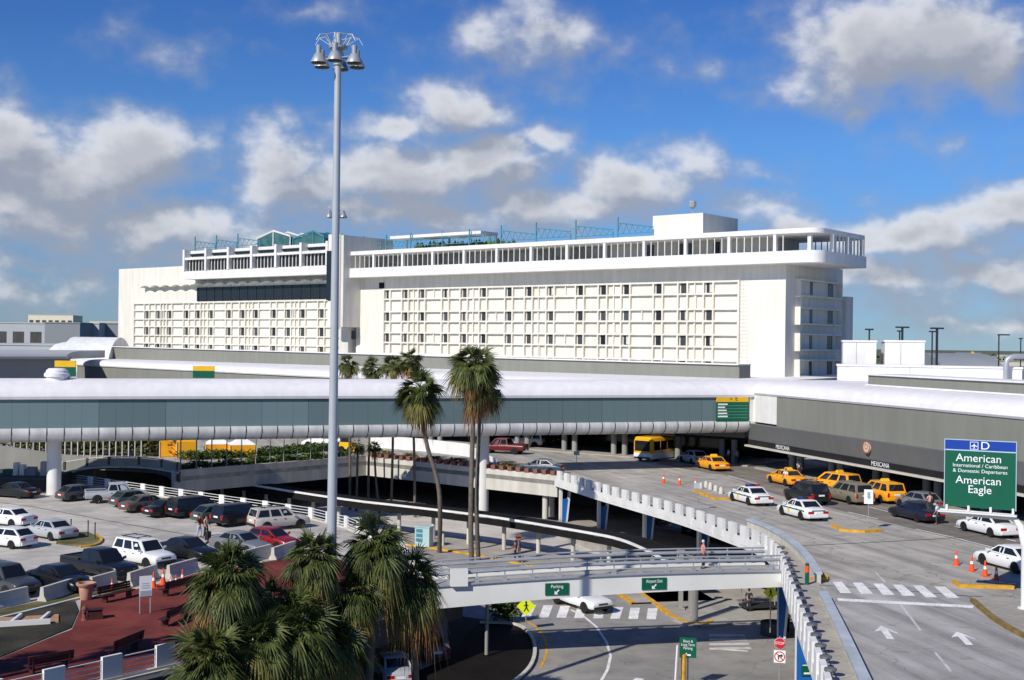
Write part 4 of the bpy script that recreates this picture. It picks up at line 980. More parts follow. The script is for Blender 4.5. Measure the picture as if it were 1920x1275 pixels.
for k in range(5200):     # the far tree belt reads as one mass
    px = random.choice([random.uniform(1560, 2100), random.uniform(-260, 240), random.uniform(200, 1600)]); D = random.uniform(1300, 2600); P = gd(px, 650, D)
    r = random.uniform(1.2, 3.2); z = random.uniform(0.5, 9.5)*random.random()**.4
    c = Vector((P.x, P.y, z)); a = random.uniform(0, 6.28)
    mb.poly([c + Vector((math.cos(a+t)*r*random.uniform(.7,1.3), math.sin(a+t)*r*.5, r*.8*math.sin(t*1.0+.5))) for t in (0, 1.3, 2.6, 3.9, 5.2)])
stuff('far_treeline', mb, M['tree'], recalc=False)
# ================================================================== vehicles
PAINT = {}
def paint(c):
    if c not in PAINT:
        PAINT[c] = mat('car_paint_' + c, {'white':(.78,.79,.78),'silver':(.42,.44,.46),'darkgrey':(.055,.06,.065),'black':(.010,.011,.013),'navy':(.010,.014,.032),'brown':(.095,.075,.06),
            'tan':(.20,.18,.13),'taxi':(.86,.36,.012),'red':(.25,.012,.016),'maroon':(.13,.012,.012),'green':(.05,.08,.075),'gold':(.50,.47,.42),'grey':(.17,.18,.19),'blue':(.03,.06,.10),'schoolbus':(.84,.42,.01)}[c],
            .32, var=.03, spec=.4, coat=.35)
    return PAINT[c]
def wheel(T, x, y, r, w, arch):
    sg = 1 if y > 0 else -1
    mb = MB(); mb.lathe([(r*.55,-w/2),(r*.93,-w/2),(r,-w*.36),(r,w*.36),(r*.93,w/2),(r*.55,w/2)], (0,0,0), 18, 'y'); 
    o = mb.build('wheel', M['tyre'], T, world=False, smooth=50); o.location = (x, y, r)
    mb = MB(); mb.lathe([(.03,sg*w*.30),(r*.30,sg*(w*.47)),(r*.58,sg*(w*.40)),(r*.66,sg*(w*.505)),(r*.60,sg*w*.2),(.03,sg*w*.2)], (0,0,0), 14, 'y'); mb.build('rim', M['rim'], o, world=False)
    mb = MB(); R_ = r*arch
    pts = [(R_*math.cos(R(a)), R_*math.sin(R(a))) for a in range(-15, 196, 15)]
    yb = sg*(-.13); ye = sg*(w*.5-.006)
    i = mb.vs([(px, ye, pz) for px, pz in pts] + [(px, yb, pz) for px, pz in pts]); n = len(pts)
    mb.f.append(tuple(range(i, i+n))); mb.f += [(i+k, i+k+1, i+n+k+1, i+n+k) for k in range(n-1)]
    mb.build('wheel_arch', M['trim'], o, world=False)
KINDS = {
 # L, W, H, stations (x, zlow, zshoulder, ztop, halfwidth factor), greenhouse (base front, base rear, roof front, roof rear, zbelt), wheels, side splits
 'sedan': dict(L=4.95, W=1.84, H=1.44, st=[(-2.475,.42,.68,.76,.84),(-2.40,.26,.82,.93,.93),(-1.95,.22,.93,1.02,.985),(-1.5,.21,.93,1.0,1),(0,.20,.90,.96,1),(.98,.20,.87,.95,1),(1.6,.21,.79,.88,.985),(2.15,.22,.70,.78,.95),(2.41,.25,.60,.66,.88),(2.475,.34,.54,.58,.78)],
   gh=(1.12,-1.72,.32,-.98,.93), wx=(1.46,-1.42), wr=.325, sp=(.02,.5,.98)),
 'hatch': dict(L=4.4, W=1.76, H=1.46, st=[(-2.2,.40,.72,.8,.86),(-2.12,.26,.86,.95,.94),(-1.5,.21,.93,.98,1),(0,.20,.90,.95,1),(.9,.20,.86,.93,1),(1.5,.21,.78,.86,.98),(1.95,.22,.68,.75,.94),(2.15,.26,.58,.63,.86),(2.2,.36,.52,.56,.76)],
   gh=(1.05,-2.0,.22,-1.35,.92), wx=(1.32,-1.30), wr=.31, sp=(.02,.46,.98)),
 'suv': dict(L=4.85, W=1.90, H=1.80, st=[(-2.425,.50,.95,1.02,.92),(-2.36,.36,1.05,1.10,.97),(-1.8,.34,1.08,1.11,1),(0,.33,1.06,1.1,1),(1.0,.33,1.02,1.1,1),(1.7,.34,.98,1.06,.985),(2.2,.36,.90,.98,.95),(2.38,.40,.82,.9,.90),(2.425,.46,.74,.8,.86)],
   gh=(1.18,-2.36,.55,-2.12,1.06), wx=(1.50,-1.45), wr=.37, sp=(.02,.33,.64,.985)),
 'van': dict(L=5.0, W=1.96, H=1.76, st=[(-2.5,.42,.9,.98,.93),(-2.44,.28,1.0,1.04,.97),(-1.8,.24,1.02,1.05,1),(0,.23,1.0,1.04,1),(1.2,.23,.96,1.04,1),(1.8,.24,.88,.97,.98),(2.25,.26,.74,.82,.94),(2.45,.3,.62,.68,.86),(2.5,.4,.56,.6,.78)],
   gh=(1.62,-2.44,.62,-2.22,1.0), wx=(1.60,-1.48), wr=.335, sp=(.03,.36,.68,.985)),
 'pickup': dict(L=5.6, W=1.96, H=1.82, st=[(-2.8,.55,.98,1.02,.93),(-2.76,.45,1.06,1.08,.97),(-1.6,.42,1.08,1.1,1),(-.75,.40,1.08,1.12,1),(0,.38,1.06,1.1,1),(1.2,.38,1.04,1.12,1),(2.0,.39,1.0,1.08,.98),(2.55,.41,.92,1.0,.95),(2.76,.45,.84,.92,.90),(2.8,.5,.78,.84,.86)],
   gh=(1.42,-.85,.80,-.68,1.08), wx=(1.78,-1.72), wr=.39, sp=(.03,.56,.975)),
}
def lerp(a, b, t): return a + (b-a)*t
def car(label, kind, col, px, py, hd, z, group, cat='car', name='parked_car', taxi=False, police=False, rack=False, plate_side=True, D=None):
    k = KINDS[kind]; P = gz(px, py, z) if D is None else gd(px, py, D)
    hd = Vector((hd[0], hd[1], 0)).normalized(); rz = math.atan2(hd.y, hd.x)
    T = thing(name, label, cat, (P.x, P.y, z), rz, group)
    sc_ = 1.08 if z == Z_UP else .98; T.scale = (sc_,)*3
    W2 = k['W']/2; L2 = k['L']/2; mt = paint(col)
    secs = []
    for (x, zl, zs, zt, f) in k['st']:
        h = W2*f
        half = [(h*.90, zl), (h*.985, zl+.10), (h, (zl+zs)/2+.04), (h*.985, zs-.07), (h*.93, zs), (h*.6, zt-.01), (0, zt+.012)]
        secs.append([(x, -y, zz) for y, zz in half] + [(x, y, zz) for y, zz in half[-2::-1]])
    mb = MB(); mb.loft(secs)
    if kind == 'pickup':      # open bed: dark well
        pass
    mb.build('body', mt, T, world=False, smooth=38)
    if kind == 'pickup':
        mb = MB(); mb.bx(-2.68, -.92, -W2*.82, W2*.82, 1.03, 1.128); mb.build('load_bed', M['trim'], T, world=False)
        for s in (-1, 1): mb = MB(); mb.bx(-2.74, -.9, s*W2*.82, s*W2*.965, 1.05, 1.19); mb.build('bed_rail', mt, T, world=False)
        mb = MB(); mb.bx(-2.80, -2.69, -W2*.9, W2*.9, .72, 1.19); mb.build('tailgate', mt, T, world=False)
    # greenhouse
    bf, brr, rf, rr, zb = k['gh']; H = k['H']; yb, yr = W2*.93, W2*.74
    base = [(bf,-yb*.90,zb-.02),(bf,yb*.90,zb-.02),(brr,yb*.92,zb),(brr,-yb*.92,zb)]
    mid = lerp(bf, brr, .5)
    roofp = [(rf,-yr*.97,H-.05),(rf,yr*.97,H-.05),(rr,yr*.98,H-.05),(rr,-yr*.98,H-.05)]
    crown = [(rf-.18,-yr*.72,H),(rf-.18,yr*.72,H),(rr+.14,yr*.72,H-.005),(rr+.14,-yr*.72,H-.005)]
    # widen the belt amidships
    def ring(q, wmid, zz): a, b, c, d = q; xm = (a[0]+c[0])/2; return [a, b, (xm+.3, wmid, zz), (xm-.3, wmid, zz), c, d, (xm-.3, -wmid, zz), (xm+.3, -wmid, zz)]
    mb = MB(); mb.loft([ring(base, yb, zb), ring(roofp, yr, H-.045), ring(crown, yr*.74, H+.008)]); mb.build('cabin', mt, T, world=False, smooth=42)
    V = Vector
    def pane(nm, q, out, par=T):
        q = [V(p) for p in q]; n = (q[1]-q[0]).cross(q[3]-q[0]).normalized()
        c = sum(q, V())/4
        if n.dot(V(out)) < 0: n = -n
        q2 = [p + n*.013 for p in q]; q1 = [p - n*.03 for p in q]
        m_ = MB(); m_.hexa(q1, q2); return m_.build(nm, M['carglass'], par, world=False)
    def quad_uv(a, b, c, d, u0, u1, v0, v1):
        f = lambda u, v: V(a).lerp(V(b), u).lerp(V(d).lerp(V(c), u), v)
        return [f(u0,v0), f(u1,v0), f(u1,v1), f(u0,v1)]
    pane('windscreen', quad_uv(base[0], base[1], roofp[1], roofp[0], .06, .94, .10, .93), (1,0,.5))
    pane('rear_window', quad_uv(base[2], base[3], roofp[3], roofp[2], .08, .92, .16 if kind in ('suv','van') else .10, .90), (-1,0,.5))
    rb, rt = ring(base, yb, zb), ring(roofp, yr, H-.045)
    for s in (0, 1):
        B = [rb[1], rb[2], rb[3], rb[4]] if s else [rb[0], rb[7], rb[6], rb[5]]; Tt = [rt[1], rt[2], rt[3], rt[4]] if s else [rt[0], rt[7], rt[6], rt[5]]
        def at(q, u):
            L = [abs(q[i+1][0]-q[i][0]) for i in range(3)]; tot = sum(L); d = u*tot
            for i in range(3):
                if d <= L[i] or i == 2: return V(q[i]).lerp(V(q[i+1]), min(d/L[i], 1) if L[i] else 0)
                d -= L[i]
        sp = k['sp']
        for i in range(len(sp)-1):
            u0, u1 = sp[i]+.028, sp[i+1]-.028
            g = lambda u, v: at(B, u).lerp(at(Tt, u), v)
            ub0, ub1 = u0 + (.02 if i == 0 else 0), u1
            pane('side_window', [g(ub0,.12), g(ub1,.12), g(u1 - (.03 if i == len(sp)-2 else 0),.88), g(u0 + (.05 if i == 0 else 0),.88)], (0, 1 if s else -1, .2))
    # wheels
    for x in k['wx']:
        for s in (-1, 1): wheel(T, x, s*(W2-.105), k['wr'], .225, 1.17)
    st = k['st']; xf = st[-1][0]; xr = st[0][0]
    zf = st[-2][2]; zr = st[1][2]
    for s in (-1, 1):
        mb = MB(); mb.hexa([(xf-.02,s*W2*.45,zf-.10),(xf-.02,s*W2*.74,zf-.10),(xf-.02,s*W2*.74,zf+.02),(xf-.02,s*W2*.45,zf+.03)] if 0 else [(xf-.30,s*W2*.44,zf-.12),(xf-.30,s*W2*.93,zf-.12),(xf-.30,s*W2*.93,zf+.06),(xf-.30,s*W2*.44,zf+.06)],
                            [(xf+.015,s*W2*.42,zf-.13),(xf-.08,s*W2*.82,zf-.12),(xf-.10,s*W2*.84,zf+.0),(xf-.03,s*W2*.42,zf+.0)]); mb.build('headlight', M['lamp'], T, world=False)
        hgt = .34 if kind in ('suv','van','pickup') else .17
        mb = MB(); mb.bx(xr-.012, xr+.14, s*W2*(.70 if hgt > .3 else .42), s*W2*.90, zr-.06-hgt, zr-.05); mb.build('taillight', M['tail'], T, world=False)
        mb = MB(); mb.hexa([(bf-.32,s*W2*.96,zb+.02),(bf-.18,s*W2*.96,zb+.02),(bf-.18,s*W2*.96,zb+.16),(bf-.32,s*W2*.96,zb+.16)], [(bf-.33,s*(W2+.20),zb+.04),(bf-.24,s*(W2+.20),zb+.04),(bf-.24,s*(W2+.20),zb+.20),(bf-.33,s*(W2+.20),zb+.20)]); mb.build('wing_mirror', mt, T, world=False)
    mb = MB(); mb.bx(xf-.10, xf+.022, -W2*.40, W2*.40, zf-.14, zf-.03); mb.build('grille', M['trim'], T, world=False)
    bmt = M['trim'] if kind in ('suv','pickup') or col in ('black','navy') else mt
    mb = MB(); mb.bx(xf-.14, xf+.05, -W2*.80, W2*.80, st[-1][1]-.08, st[-1][1]+.10); mb.build('front_bumper', bmt, T, world=False)
    mb = MB(); mb.bx(xr-.06, xr+.12, -W2*.84, W2*.84, st[0][1]-.08, st[0][1]+.12); mb.build('rear_bumper', bmt, T, world=False)
    mb = MB(); mb.bx(xr-.075, xr-.061, -.26, .26, st[0][1]-.03, st[0][1]+.10) if kind == 'pickup' else mb.bx(xr-.02, xr+.02, -.26, .26, zr-.26, zr-.13); mb.build('number_plate', M['signwhite'], T, world=False)
    for s in (-1, 1):
        for xx in (bf-1.05, (bf-1.95) if kind != 'pickup' else bf-1.9):
            mb = MB(); mb.bx(xx-.09, xx+.09, s*W2*.985, s*(W2+.02), zb-.16, zb-.12); mb.build('door_handle', M['trim'], T, world=False)
    if rack:
        mb = MB()
        for s in (-1, 1): mb.tube([(rf-.4,s*yr*.7,H+.08),(rr+.3,s*yr*.7,H+.08)], .03, 6)
        for x in (rf-.55, rr+.6): mb.tube([(x,-yr*.75,H+.02),(x,-yr*.7,H+.10),(x,yr*.7,H+.10),(x,yr*.75,H+.02)], .03, 6)
        mb.build('roof_rack', M['trim'], T, world=False)
    if taxi:
        mb = MB(); mb.hexa([(mid-.3,-.36,H),(mid+.1,-.36,H),(mid+.1,.36,H),(mid-.3,.36,H)], [(mid-.2,-.3,H+.2),(mid,-.3,H+.2),(mid,.3,H+.2),(mid-.2,.3,H+.2)]); mb.build('roof_sign', M['yellow'], T, world=False)
    if police:
        mb = MB(); mb.bx(mid-.30, mid-.0, -.62, .62, H+.03, H+.16); mb.bx(mid-.25,mid-.05,-.5,.5,H-.01,H+.03); mb.build('light_bar', M['trim'], T, world=False)
        for s, mm in ((-1, M['red']), (1, M['blue'])):
            mb = MB(); mb.bx(mid-.305, mid+.005, s*.22, s*.60, H+.045, H+.165); mb.build('light_lens', mm, T, world=False)
        for s in (-1, 1):
            mb = MB(); mb.bx(-1.95, 1.6, s*(W2-.005), s*(W2+.008), .70, .79); mb.build('green_stripe', M['green'], T, world=False)
            mb = MB(); mb.lathe([(.01,-.01),(.17,-.01),(.17,.012),(.01,.012)], (.35, s*(W2+.006), .56), 6, 'y'); mb.build('door_badge', M['yellow'], T, world=False)
        mb = MB(); mb.bx(xr-.02, xr+.01, -.55, .55, .80, .86); mb.build('rear_stripe', M['green'], T, world=False)
    return T
AW = (-.28, .96)        # terminal road heading, away to the left
gU = 'cars on the upper departures road'; gL = 'cars parked on the bleached deck'
Z = Z_UP
car('white police sedan with light bar parked nearer the three cones', 'sedan', 'white', 1406, 943, AW, Z, gU, 'police car', 'police_car', police=True)
car('white police sedan with light bar parked behind the other one, nearer the yellow median tip', 'sedan', 'white', 1503, 970, AW, Z, gU, 'police car', 'police_car', police=True)
car('yellow taxi sedan farthest along the kerb', 'sedan', 'taxi', 1474, 908, AW, Z, gU, 'taxi', 'taxi', taxi=True)
car('yellow taxi minivan in the middle of the three taxis', 'van', 'taxi', 1566, 921, (-.5,.9), Z, gU, 'taxi', 'taxi', taxi=True)
car('yellow taxi minivan nearest the green sign, rear window facing the camera', 'van', 'taxi', 1653, 939, (-.22,.97), Z, gU, 'taxi', 'taxi', taxi=True)
car('black four wheel drive between the two police cars and the taxis', 'suv', 'black', 1512, 942, AW, Z, gU, rack=True)
car('tan minivan beside the yellow taxi minivans', 'van', 'tan', 1592, 941, AW, Z, gU)
car('dark grey sedan with people at its doors next to the green sign', 'hatch', 'grey', 1722, 954, AW, Z, gU)
car('navy sedan below the lower left corner of the green sign', 'sedan', 'navy', 1717, 974, AW, Z, gU)
car('long white sedan under the green sign', 'sedan', 'white', 1852, 1001, AW, Z, gU)
car('white sedan cut by the right edge beside the four cones', 'sedan', 'white', 1896, 1066, AW, Z, gU)
car('dark red pickup on the forecourt seen between the column and the palms', 'pickup', 'maroon', 944, 850, (-.75,.3), Z, gU, 'pickup', 'pickup_truck')
car('white four wheel drive on the forecourt under the bridge', 'suv', 'white', 984, 838, (-.95,.25), Z, gU)
car('black four wheel drive behind the white one under the bridge', 'suv', 'black', 1015, 835, (-.8,.5), Z, gU)
car('small blue grey sedan half hidden behind the brick dentils', 'sedan', 'blue', 1012, 887, (-.9,.35), Z, gU)
car('silver car parked in the shade behind the bus', 'hatch', 'silver', 1300, 868, AW, Z, gU)
car('yellow taxi deep in the shade under the canopy behind the bus', 'sedan', 'taxi', 1335, 880, AW, Z, gU, 'taxi', 'taxi', taxi=True)
Z = Z_PK; F1 = (.65,.76); F2 = (.83,-.557)
car('black sedan under the bridge left of the white column', 'sedan', 'black', 26, 932, (-.9,.35), Z, gL)
car('grey hatchback beside the white bridge column', 'hatch', 'darkgrey', 152, 937, F1, Z, gL)
car('silver pickup with black bed in the far row', 'pickup', 'silver', 218, 941, (.93,.36), Z, gL, 'pickup', 'pickup_truck')
car('dark green hatchback at the far row, mostly hidden by the brown sedan', 'hatch', 'green', 252, 948, F1, Z, gL)
car('brown sedan in the far row', 'sedan', 'brown', 277, 957, F1, Z, gL)
car('black sedan in the far row, next to the brown one', 'sedan', 'black', 322, 966, F1, Z, gL)
car('tall black van in the far row', 'van', 'black', 366, 967, F1, Z, gL)
car('small dark hatchback with bright red tail lamps in the far row', 'hatch', 'green', 408, 977, F1, Z, gL)
car('black four wheel drive with pale rear plate in the far row', 'suv', 'black', 450, 983, F1, Z, gL)
car('gold four wheel drive with pale rear at the near end of the far row', 'suv', 'gold', 522, 991, (.80,.60), Z, gL, rack=True)
car('white sedan at the left edge, the upper of two', 'sedan', 'white', 14, 984, (-.9,.43), Z, gL)
car('white sedan at the left edge with its boot facing the camera', 'hatch', 'white', 14, 1024, (-.9,.43), Z, gL)
car('silver sedan parked tail out by the yellow island kerb', 'sedan', 'silver', 94, 1008, (-.8,.6), Z, gL)
car('dark grey four wheel drive at the bottom left with chrome grille', 'suv', 'darkgrey', 8, 1112, F2, Z, gL)
car('black sedan behind the concrete barriers at the left', 'sedan', 'black', 112, 1103, F2, Z, gL)
car('black pickup behind the pink urn', 'pickup', 'black', 186, 1080, F2, Z, gL, 'pickup', 'pickup_truck')
car('white four wheel drive with roof rack facing the barriers', 'suv', 'white', 269, 1059, (.80,-.60), Z, gL, rack=True)
car('black sedan right of the white four wheel drive', 'sedan', 'black', 352, 1046, F2, Z, gL)
car('grey sedan half hidden by the big palm', 'sedan', 'grey', 452, 1034, F2, Z, gL)
car('dark red sedan behind the palms', 'hatch', 'red', 510, 1026, F2, Z, gL)
gD = 'cars on the lower road'
car('white pickup truck emerging below the footbridge by the crosswalk', 'pickup', 'white', 1088, 1139, (.50,-.80), 0, gD, 'pickup', 'pickup_truck')
car('silver sedan in the dark below the parking deck', 'sedan', 'silver', 735, 1270, (-.3,.95), 0, gD)
car('dark sedan in the shade below the palms beside the silver one', 'sedan', 'darkgrey', 795, 1225, (-.4,.9), 0, gD)
car('blue grey van in the dark under the viaduct', 'van', 'blue', 1262, 1004, (-.5,.86), 0, gD)
# bus
def bus(px, py, hd, z, label):
    P = gz(px, py, z); T = thing('shuttle_bus', label, 'bus', P, math.atan2(hd[1], hd[0]))
    L2, W2, H = 3.5, 1.25, 2.95
    def sec(x, f, zt): return [(x,-W2*f,.38),(x,W2*f,.38),(x,W2*f,zt-.35),(x,W2*f*.93,zt-.1),(x,W2*f*.75,zt),(x,-W2*f*.75,zt),(x,-W2*f*.93,zt-.1),(x,-W2*f,zt-.35)]
    mb = MB(); mb.loft([sec(-L2,.96,H-.1), sec(-L2+.15,1,H), sec(L2-.25,1,H), sec(L2,.95,H-.2)]); mb.build('body', paint('schoolbus'), T, world=False, smooth=35)
    mb = MB(); mb.loft([[(x,-W2*f-.012,.34),(x,W2*f+.012,.34),(x,W2*f+.012,1.02),(x,-W2*f-.012,1.02)] for x, f in ((-L2-.012,.96),(-L2+.15,1),(L2-.25,1),(L2+.012,.95))]); mb.build('lower_skirt', paint('white'), T, world=False)
    for s in (-1, 1):
        for k in range(4):
            x = L2-1.3-k*1.5; mb = MB(); mb.bx(x-.66, x+.66, s*W2*.98, s*(W2+.014), 1.35, 2.45); mb.build('side_window', M['carglass'], T, world=False)
        for x in (2.2, -2.0):
            wheel(T, x, s*(W2-.13), .46, .28, 1.15)
    mb = MB(); mb.bx(L2-.05, L2+.016, -W2*.86, W2*.86, 1.25, 2.5); mb.build('windscreen', M['carglass'], T, world=False)
    mb = MB(); mb.bx(-L2-.016, -L2+.05, -W2*.7, W2*.7, 1.6, 2.4); mb.build('rear_window', M['carglass'], T, world=False)
    for s in (-1, 1):
        mb = MB(); mb.bx(-L2-.02, -L2+.05, s*W2*.72, s*W2*.9, .6, .95); mb.build('taillight', M['tail'], T, world=False)
        mb = MB(); mb.bx(L2-.05, L2+.03, s*W2*.62, s*W2*.86, .62, .85); mb.build('headlight', M['lamp'], T, world=False)
    mb = MB(); mb.bx(L2-.2, L2+.12, -W2*.9, W2*.9, .36, .56); mb.build('front_bumper', M['trim'], T, world=False)
    mb = MB(); mb.bx(-1.4, .6, -.6, .6, H-.002, H+.2); mb.build('roof_unit', paint('schoolbus'), T, world=False)
bus(1234, 862, (-.64,-.77), Z_UP, 'yellow and white shuttle bus at the kerb under the end of the sky bridge')

# ================================================================== people
def limb(verts, edges, rad, name, mt, parent, root=0, sub=1):
    me = bpy.data.meshes.new(name); me.from_pydata(verts, edges, []); me.materials.append(mt)
    o = bpy.data.objects.new(name, me); COL.objects.link(o); o.parent = parent
    sk = o.modifiers.new('Skin', 'SKIN'); sk.use_smooth_shade = True
    for k, v in enumerate(me.skin_vertices[0].data):
        v.radius = (rad[k], rad[k]) if not isinstance(rad[k], tuple) else rad[k]; v.use_root = (k == root)
    o.modifiers.new('Sub', 'SUBSURF').levels = sub; o.modifiers['Sub'].render_levels = sub
    dg = bpy.context.evaluated_depsgraph_get(); me2 = bpy.data.meshes.new_from_object(o.evaluated_get(dg))
    o.modifiers.clear(); o.data = me2; me2.name = name
    if not me2.materials: me2.materials.append(mt)
    return o
CL = {}
def cloth(c):
    if c not in CL: CL[c] = mat('cloth_' + '_'.join(str(int(x*100)) for x in c), c, .85, var=.08, vs=6)
    return CL[c]
def person(label, loc, rz, shirt, legs, hair=(.02,.015,.012), armf=.15, stride=.12, s=1.0, group=None):
    T = thing('person', label, 'person', loc, rz, group)
    v = [(0,0,.95),(0,0,1.12),(0,0,1.30),(0,0,1.42),(.01,0,1.50),(.03,0,1.58),(.03,0,1.70)]; e = [(0,1),(1,2),(2,3),(3,4),(4,5),(5,6)]
    r = [(.15,.11),(.14,.10),(.17,.115),(.10,.08),(.055,.055),(.075,.085),(.07,.08)]
    def add(p, par, rad): v.append(p); r.append(rad); e.append((par, len(v)-1)); return len(v)-1
    for sg in (-1, 1):
        fx = stride*sg
        h = add((0,.09*sg,.90), 0, .085); kn = add((fx*.55+.03,.095*sg,.50), h, .06); an = add((fx,.095*sg,.09), kn, .04); add((fx+.16,.11*sg,.035), an, .032)
        sh = add((0,.19*sg,1.38), 3, .055); el = add((-.02+armf*.4,.25*sg,1.12), sh, .042); wr = add((.06+armf,.24*sg,.92), el, .030); hd = add((.08+armf,.24*sg,.85), wr, (.032,.02))
        for q, (dx, dl) in enumerate(((-.028,.075),(-.010,.088),(.010,.082),(.028,.065))): 
            f1 = add((.085+armf+dx,.235*sg,.85-dl*.55), hd, .0095); add((.092+armf+dx,.225*sg,.85-dl), f1, .008)
        th = add((.115+armf,.225*sg,.875), hd, .011); add((.13+armf,.215*sg,.84), th, .009)
    limb([tuple(c*s for c in p) for p in v], e, [tuple(q*s for q in x) if isinstance(x, tuple) else x*s for x in r], 'body', M['skin'], T)
    # clothes follow the same bones
    vv = [(0,0,.93),(0,0,1.10),(0,0,1.30),(0,0,1.43)]; ee = [(0,1),(1,2),(2,3)]; rr = [(.165,.125),(.155,.115),(.185,.13),(.11,.09)]
    for sg in (-1, 1):
        vv += [(0,.19*sg,1.38),(-.015+armf*.3,.24*sg,1.18)]; rr += [.068,.060]; ee += [(3,len(vv)-2),(len(vv)-2,len(vv)-1)]
    limb([tuple(c*s for c in p) for p in vv], ee, [tuple(q*s for q in x) if isinstance(x, tuple) else x*s for x in rr], 'shirt', cloth(shirt), T)
    vv = [(0,0,.98),(0,0,.90)]; rr = [(.16,.12),(.15,.12)]; ee = [(0,1)]
    for sg in (-1, 1):
        fx = stride*sg; n = len(vv); vv += [(0,.09*sg,.84),(fx*.55+.03,.095*sg,.50),(fx,.095*sg,.12)]; rr += [.10,.075,.058]; ee += [(1,n),(n,n+1),(n+1,n+2)]
    limb([tuple(c*s for c in p) for p in vv], ee, [tuple(q*s for q in x) if isinstance(x, tuple) else x*s for x in rr], 'trousers', cloth(legs), T)
    mb = MB(); mb.lathe([(.01,1.785*s),(.06*s,1.77*s),(.095*s,1.70*s),(.092*s,1.62*s),(.06*s,1.60*s)], (-.004,0,0), 12); mb.build('hair', cloth(hair), T, world=False, smooth=60)
    for sg in (-1, 1):
        mb = MB(); mb.lathe([(.001,-.010),(.012,0),(.001,.010)], (.108*s,.032*sg*s,1.655*s), 6); mb.build('eye', M['blackpaint'], T, world=False)
        mb = MB(); mb.lathe([(.005,-.03),(.022,0),(.005,.03)], (.03*s,.088*sg*s,1.64*s), 6); mb.build('ear', M['skin'], T, world=False)
        mb = MB(); mb.loft([[(stride*sg+x,(.10+y)*sg,z) for x, y, z in q] for q in ([(-.07,-.04,0),(.20,-.045,0),(.20,.045,0),(-.07,.04,0)], [(-.06,-.035,.09),(.16,-.035,.05),(.16,.035,.05),(-.06,.035,.09)])]); mb.build('shoe', M['trim'], T, world=False)
    mb = MB(); mb.lathe([(.02,-.02),(.012,0),(.004,.02)], (.118*s,0,1.63*s), 5); mb.build('nose', M['skin'], T, world=False)
    return T
def case(label, loc, rz, c=(.015,.015,.018), h=.65):
    T = thing('suitcase', label, 'suitcase', loc, rz)
    mb = MB(); mb.bx(-.13,.13,-.22,.22,.05,h); mb.build('shell', cloth(c), T, world=False)
    mb = MB(); mb.tube([(-.10,-.15,h),(-.14,-.15,h+.38),(-.14,.15,h+.38),(-.10,.15,h)], .012, 6); mb.build('handle', M['darksteel'], T, world=False)
    for sg in (-1,1): mb = MB(); mb.lathe([(.005,-.02),(.05,-.02),(.05,.02),(.005,.02)], (-.1,.18*sg,.05), 8, 'y'); mb.build('wheel', M['tyre'], T, world=False)
P = gz(373, 1007, Z_PK); person('person in dark red top and pale jeans walking on the parking deck', P, R(-20), (.10,.02,.02), (.38,.46,.58))
P = gz(386, 1009, Z_PK); person('person in pinkish shirt and black trousers beside the one in jeans', P, R(-25), (.45,.30,.27), (.015,.015,.018))
P = gz(390, 1013, Z_PK); case('black suitcase pulled beside the two people on the deck', P, R(-20))
P = gz(966, 1052, .14); person('person in brown top and black trousers waiting on the sidewalk behind the footbridge', P, R(180), (.18,.05,.04), (.015,.015,.018), stride=.03)
P = gz(974, 1049, .14); person('person in dark top and white trousers waiting under the round sign', P, R(200), (.05,.03,.04), (.7,.7,.68), stride=.03)
P = gz(977, 1054, .14); case('black suitcase at the feet of the two waiting people', P, R(40), h=.5)
P = gz(1473, 911, Z_UP); person('person in white shirt standing at the rear of the farthest taxi', P, R(-120), (.75,.75,.75), (.05,.05,.06), stride=.05)
P = gz(1757, 983, Z_UP); person('person in pale blue shirt behind the navy sedan', P, R(160), (.55,.65,.78), (.06,.06,.07), stride=.05)
P = gz(1743, 962, Z_UP+.0); person('person in pale pink top beside the dark grey sedan', P, R(100), (.6,.35,.33), (.05,.05,.07), stride=.05)
for k, (px, py, sh, lab) in enumerate(((1366,868,(.7,.7,.7),'person in white top on the shaded kerb left of the taxis'), (1381,870,(.25,.32,.5),'person in blue top on the shaded kerb left of the taxis'), (1498,893,(.6,.6,.62),'person in pale top waiting behind the farthest taxi'))):
    P = gz(px, py, Z_UP+.16); person(lab, P, R(200+k*40), sh, (.04,.04,.06), stride=.04)
# ================================================================== palms
def fan(mb, base, a, n_up, L, spread, nseg, w, droop, rnd):
    """one fan leaf: narrow folded segments radiating from the end of the petiole"""
    a = a.normalized(); s = a.cross(n_up)
    if s.length < 1e-3: s = Vector((1, 0, 0))
    s.normalize(); n = s.cross(a).normalized()
    roll = rnd.uniform(-.9, .9); s = s*math.cos(roll) + n*math.sin(roll); n = s.cross(a).normalized()
    for k in range(nseg):
        t = -1 + 2*k/(nseg-1); ps = spread*t
        d = a*math.cos(ps) + s*math.sin(ps) + n*(.14*abs(t))
        l = L*(1 - .30*abs(t)**1.6)*rnd.uniform(.72, 1.10)
        side = d.cross(n).normalized()*w
        p0 = base; p1 = base + d*l*.55 + Vector((0,0,-droop*.16*l)); p2 = base + d*l*.98 + Vector((0,0,-droop*.75*l*(.7+.3*abs(t))))
        f = n*w*.35
        i = mb.vs([p0 - side*.35, p0 + side*.35, p1 - side, p1 + f, p1 + side, p2])
        mb.f += [(i, i+3, i+2), (i, i+1, i+3), (i+1, i+4, i+3), (i+2, i+3, i+5), (i+3, i+4, i+5)]
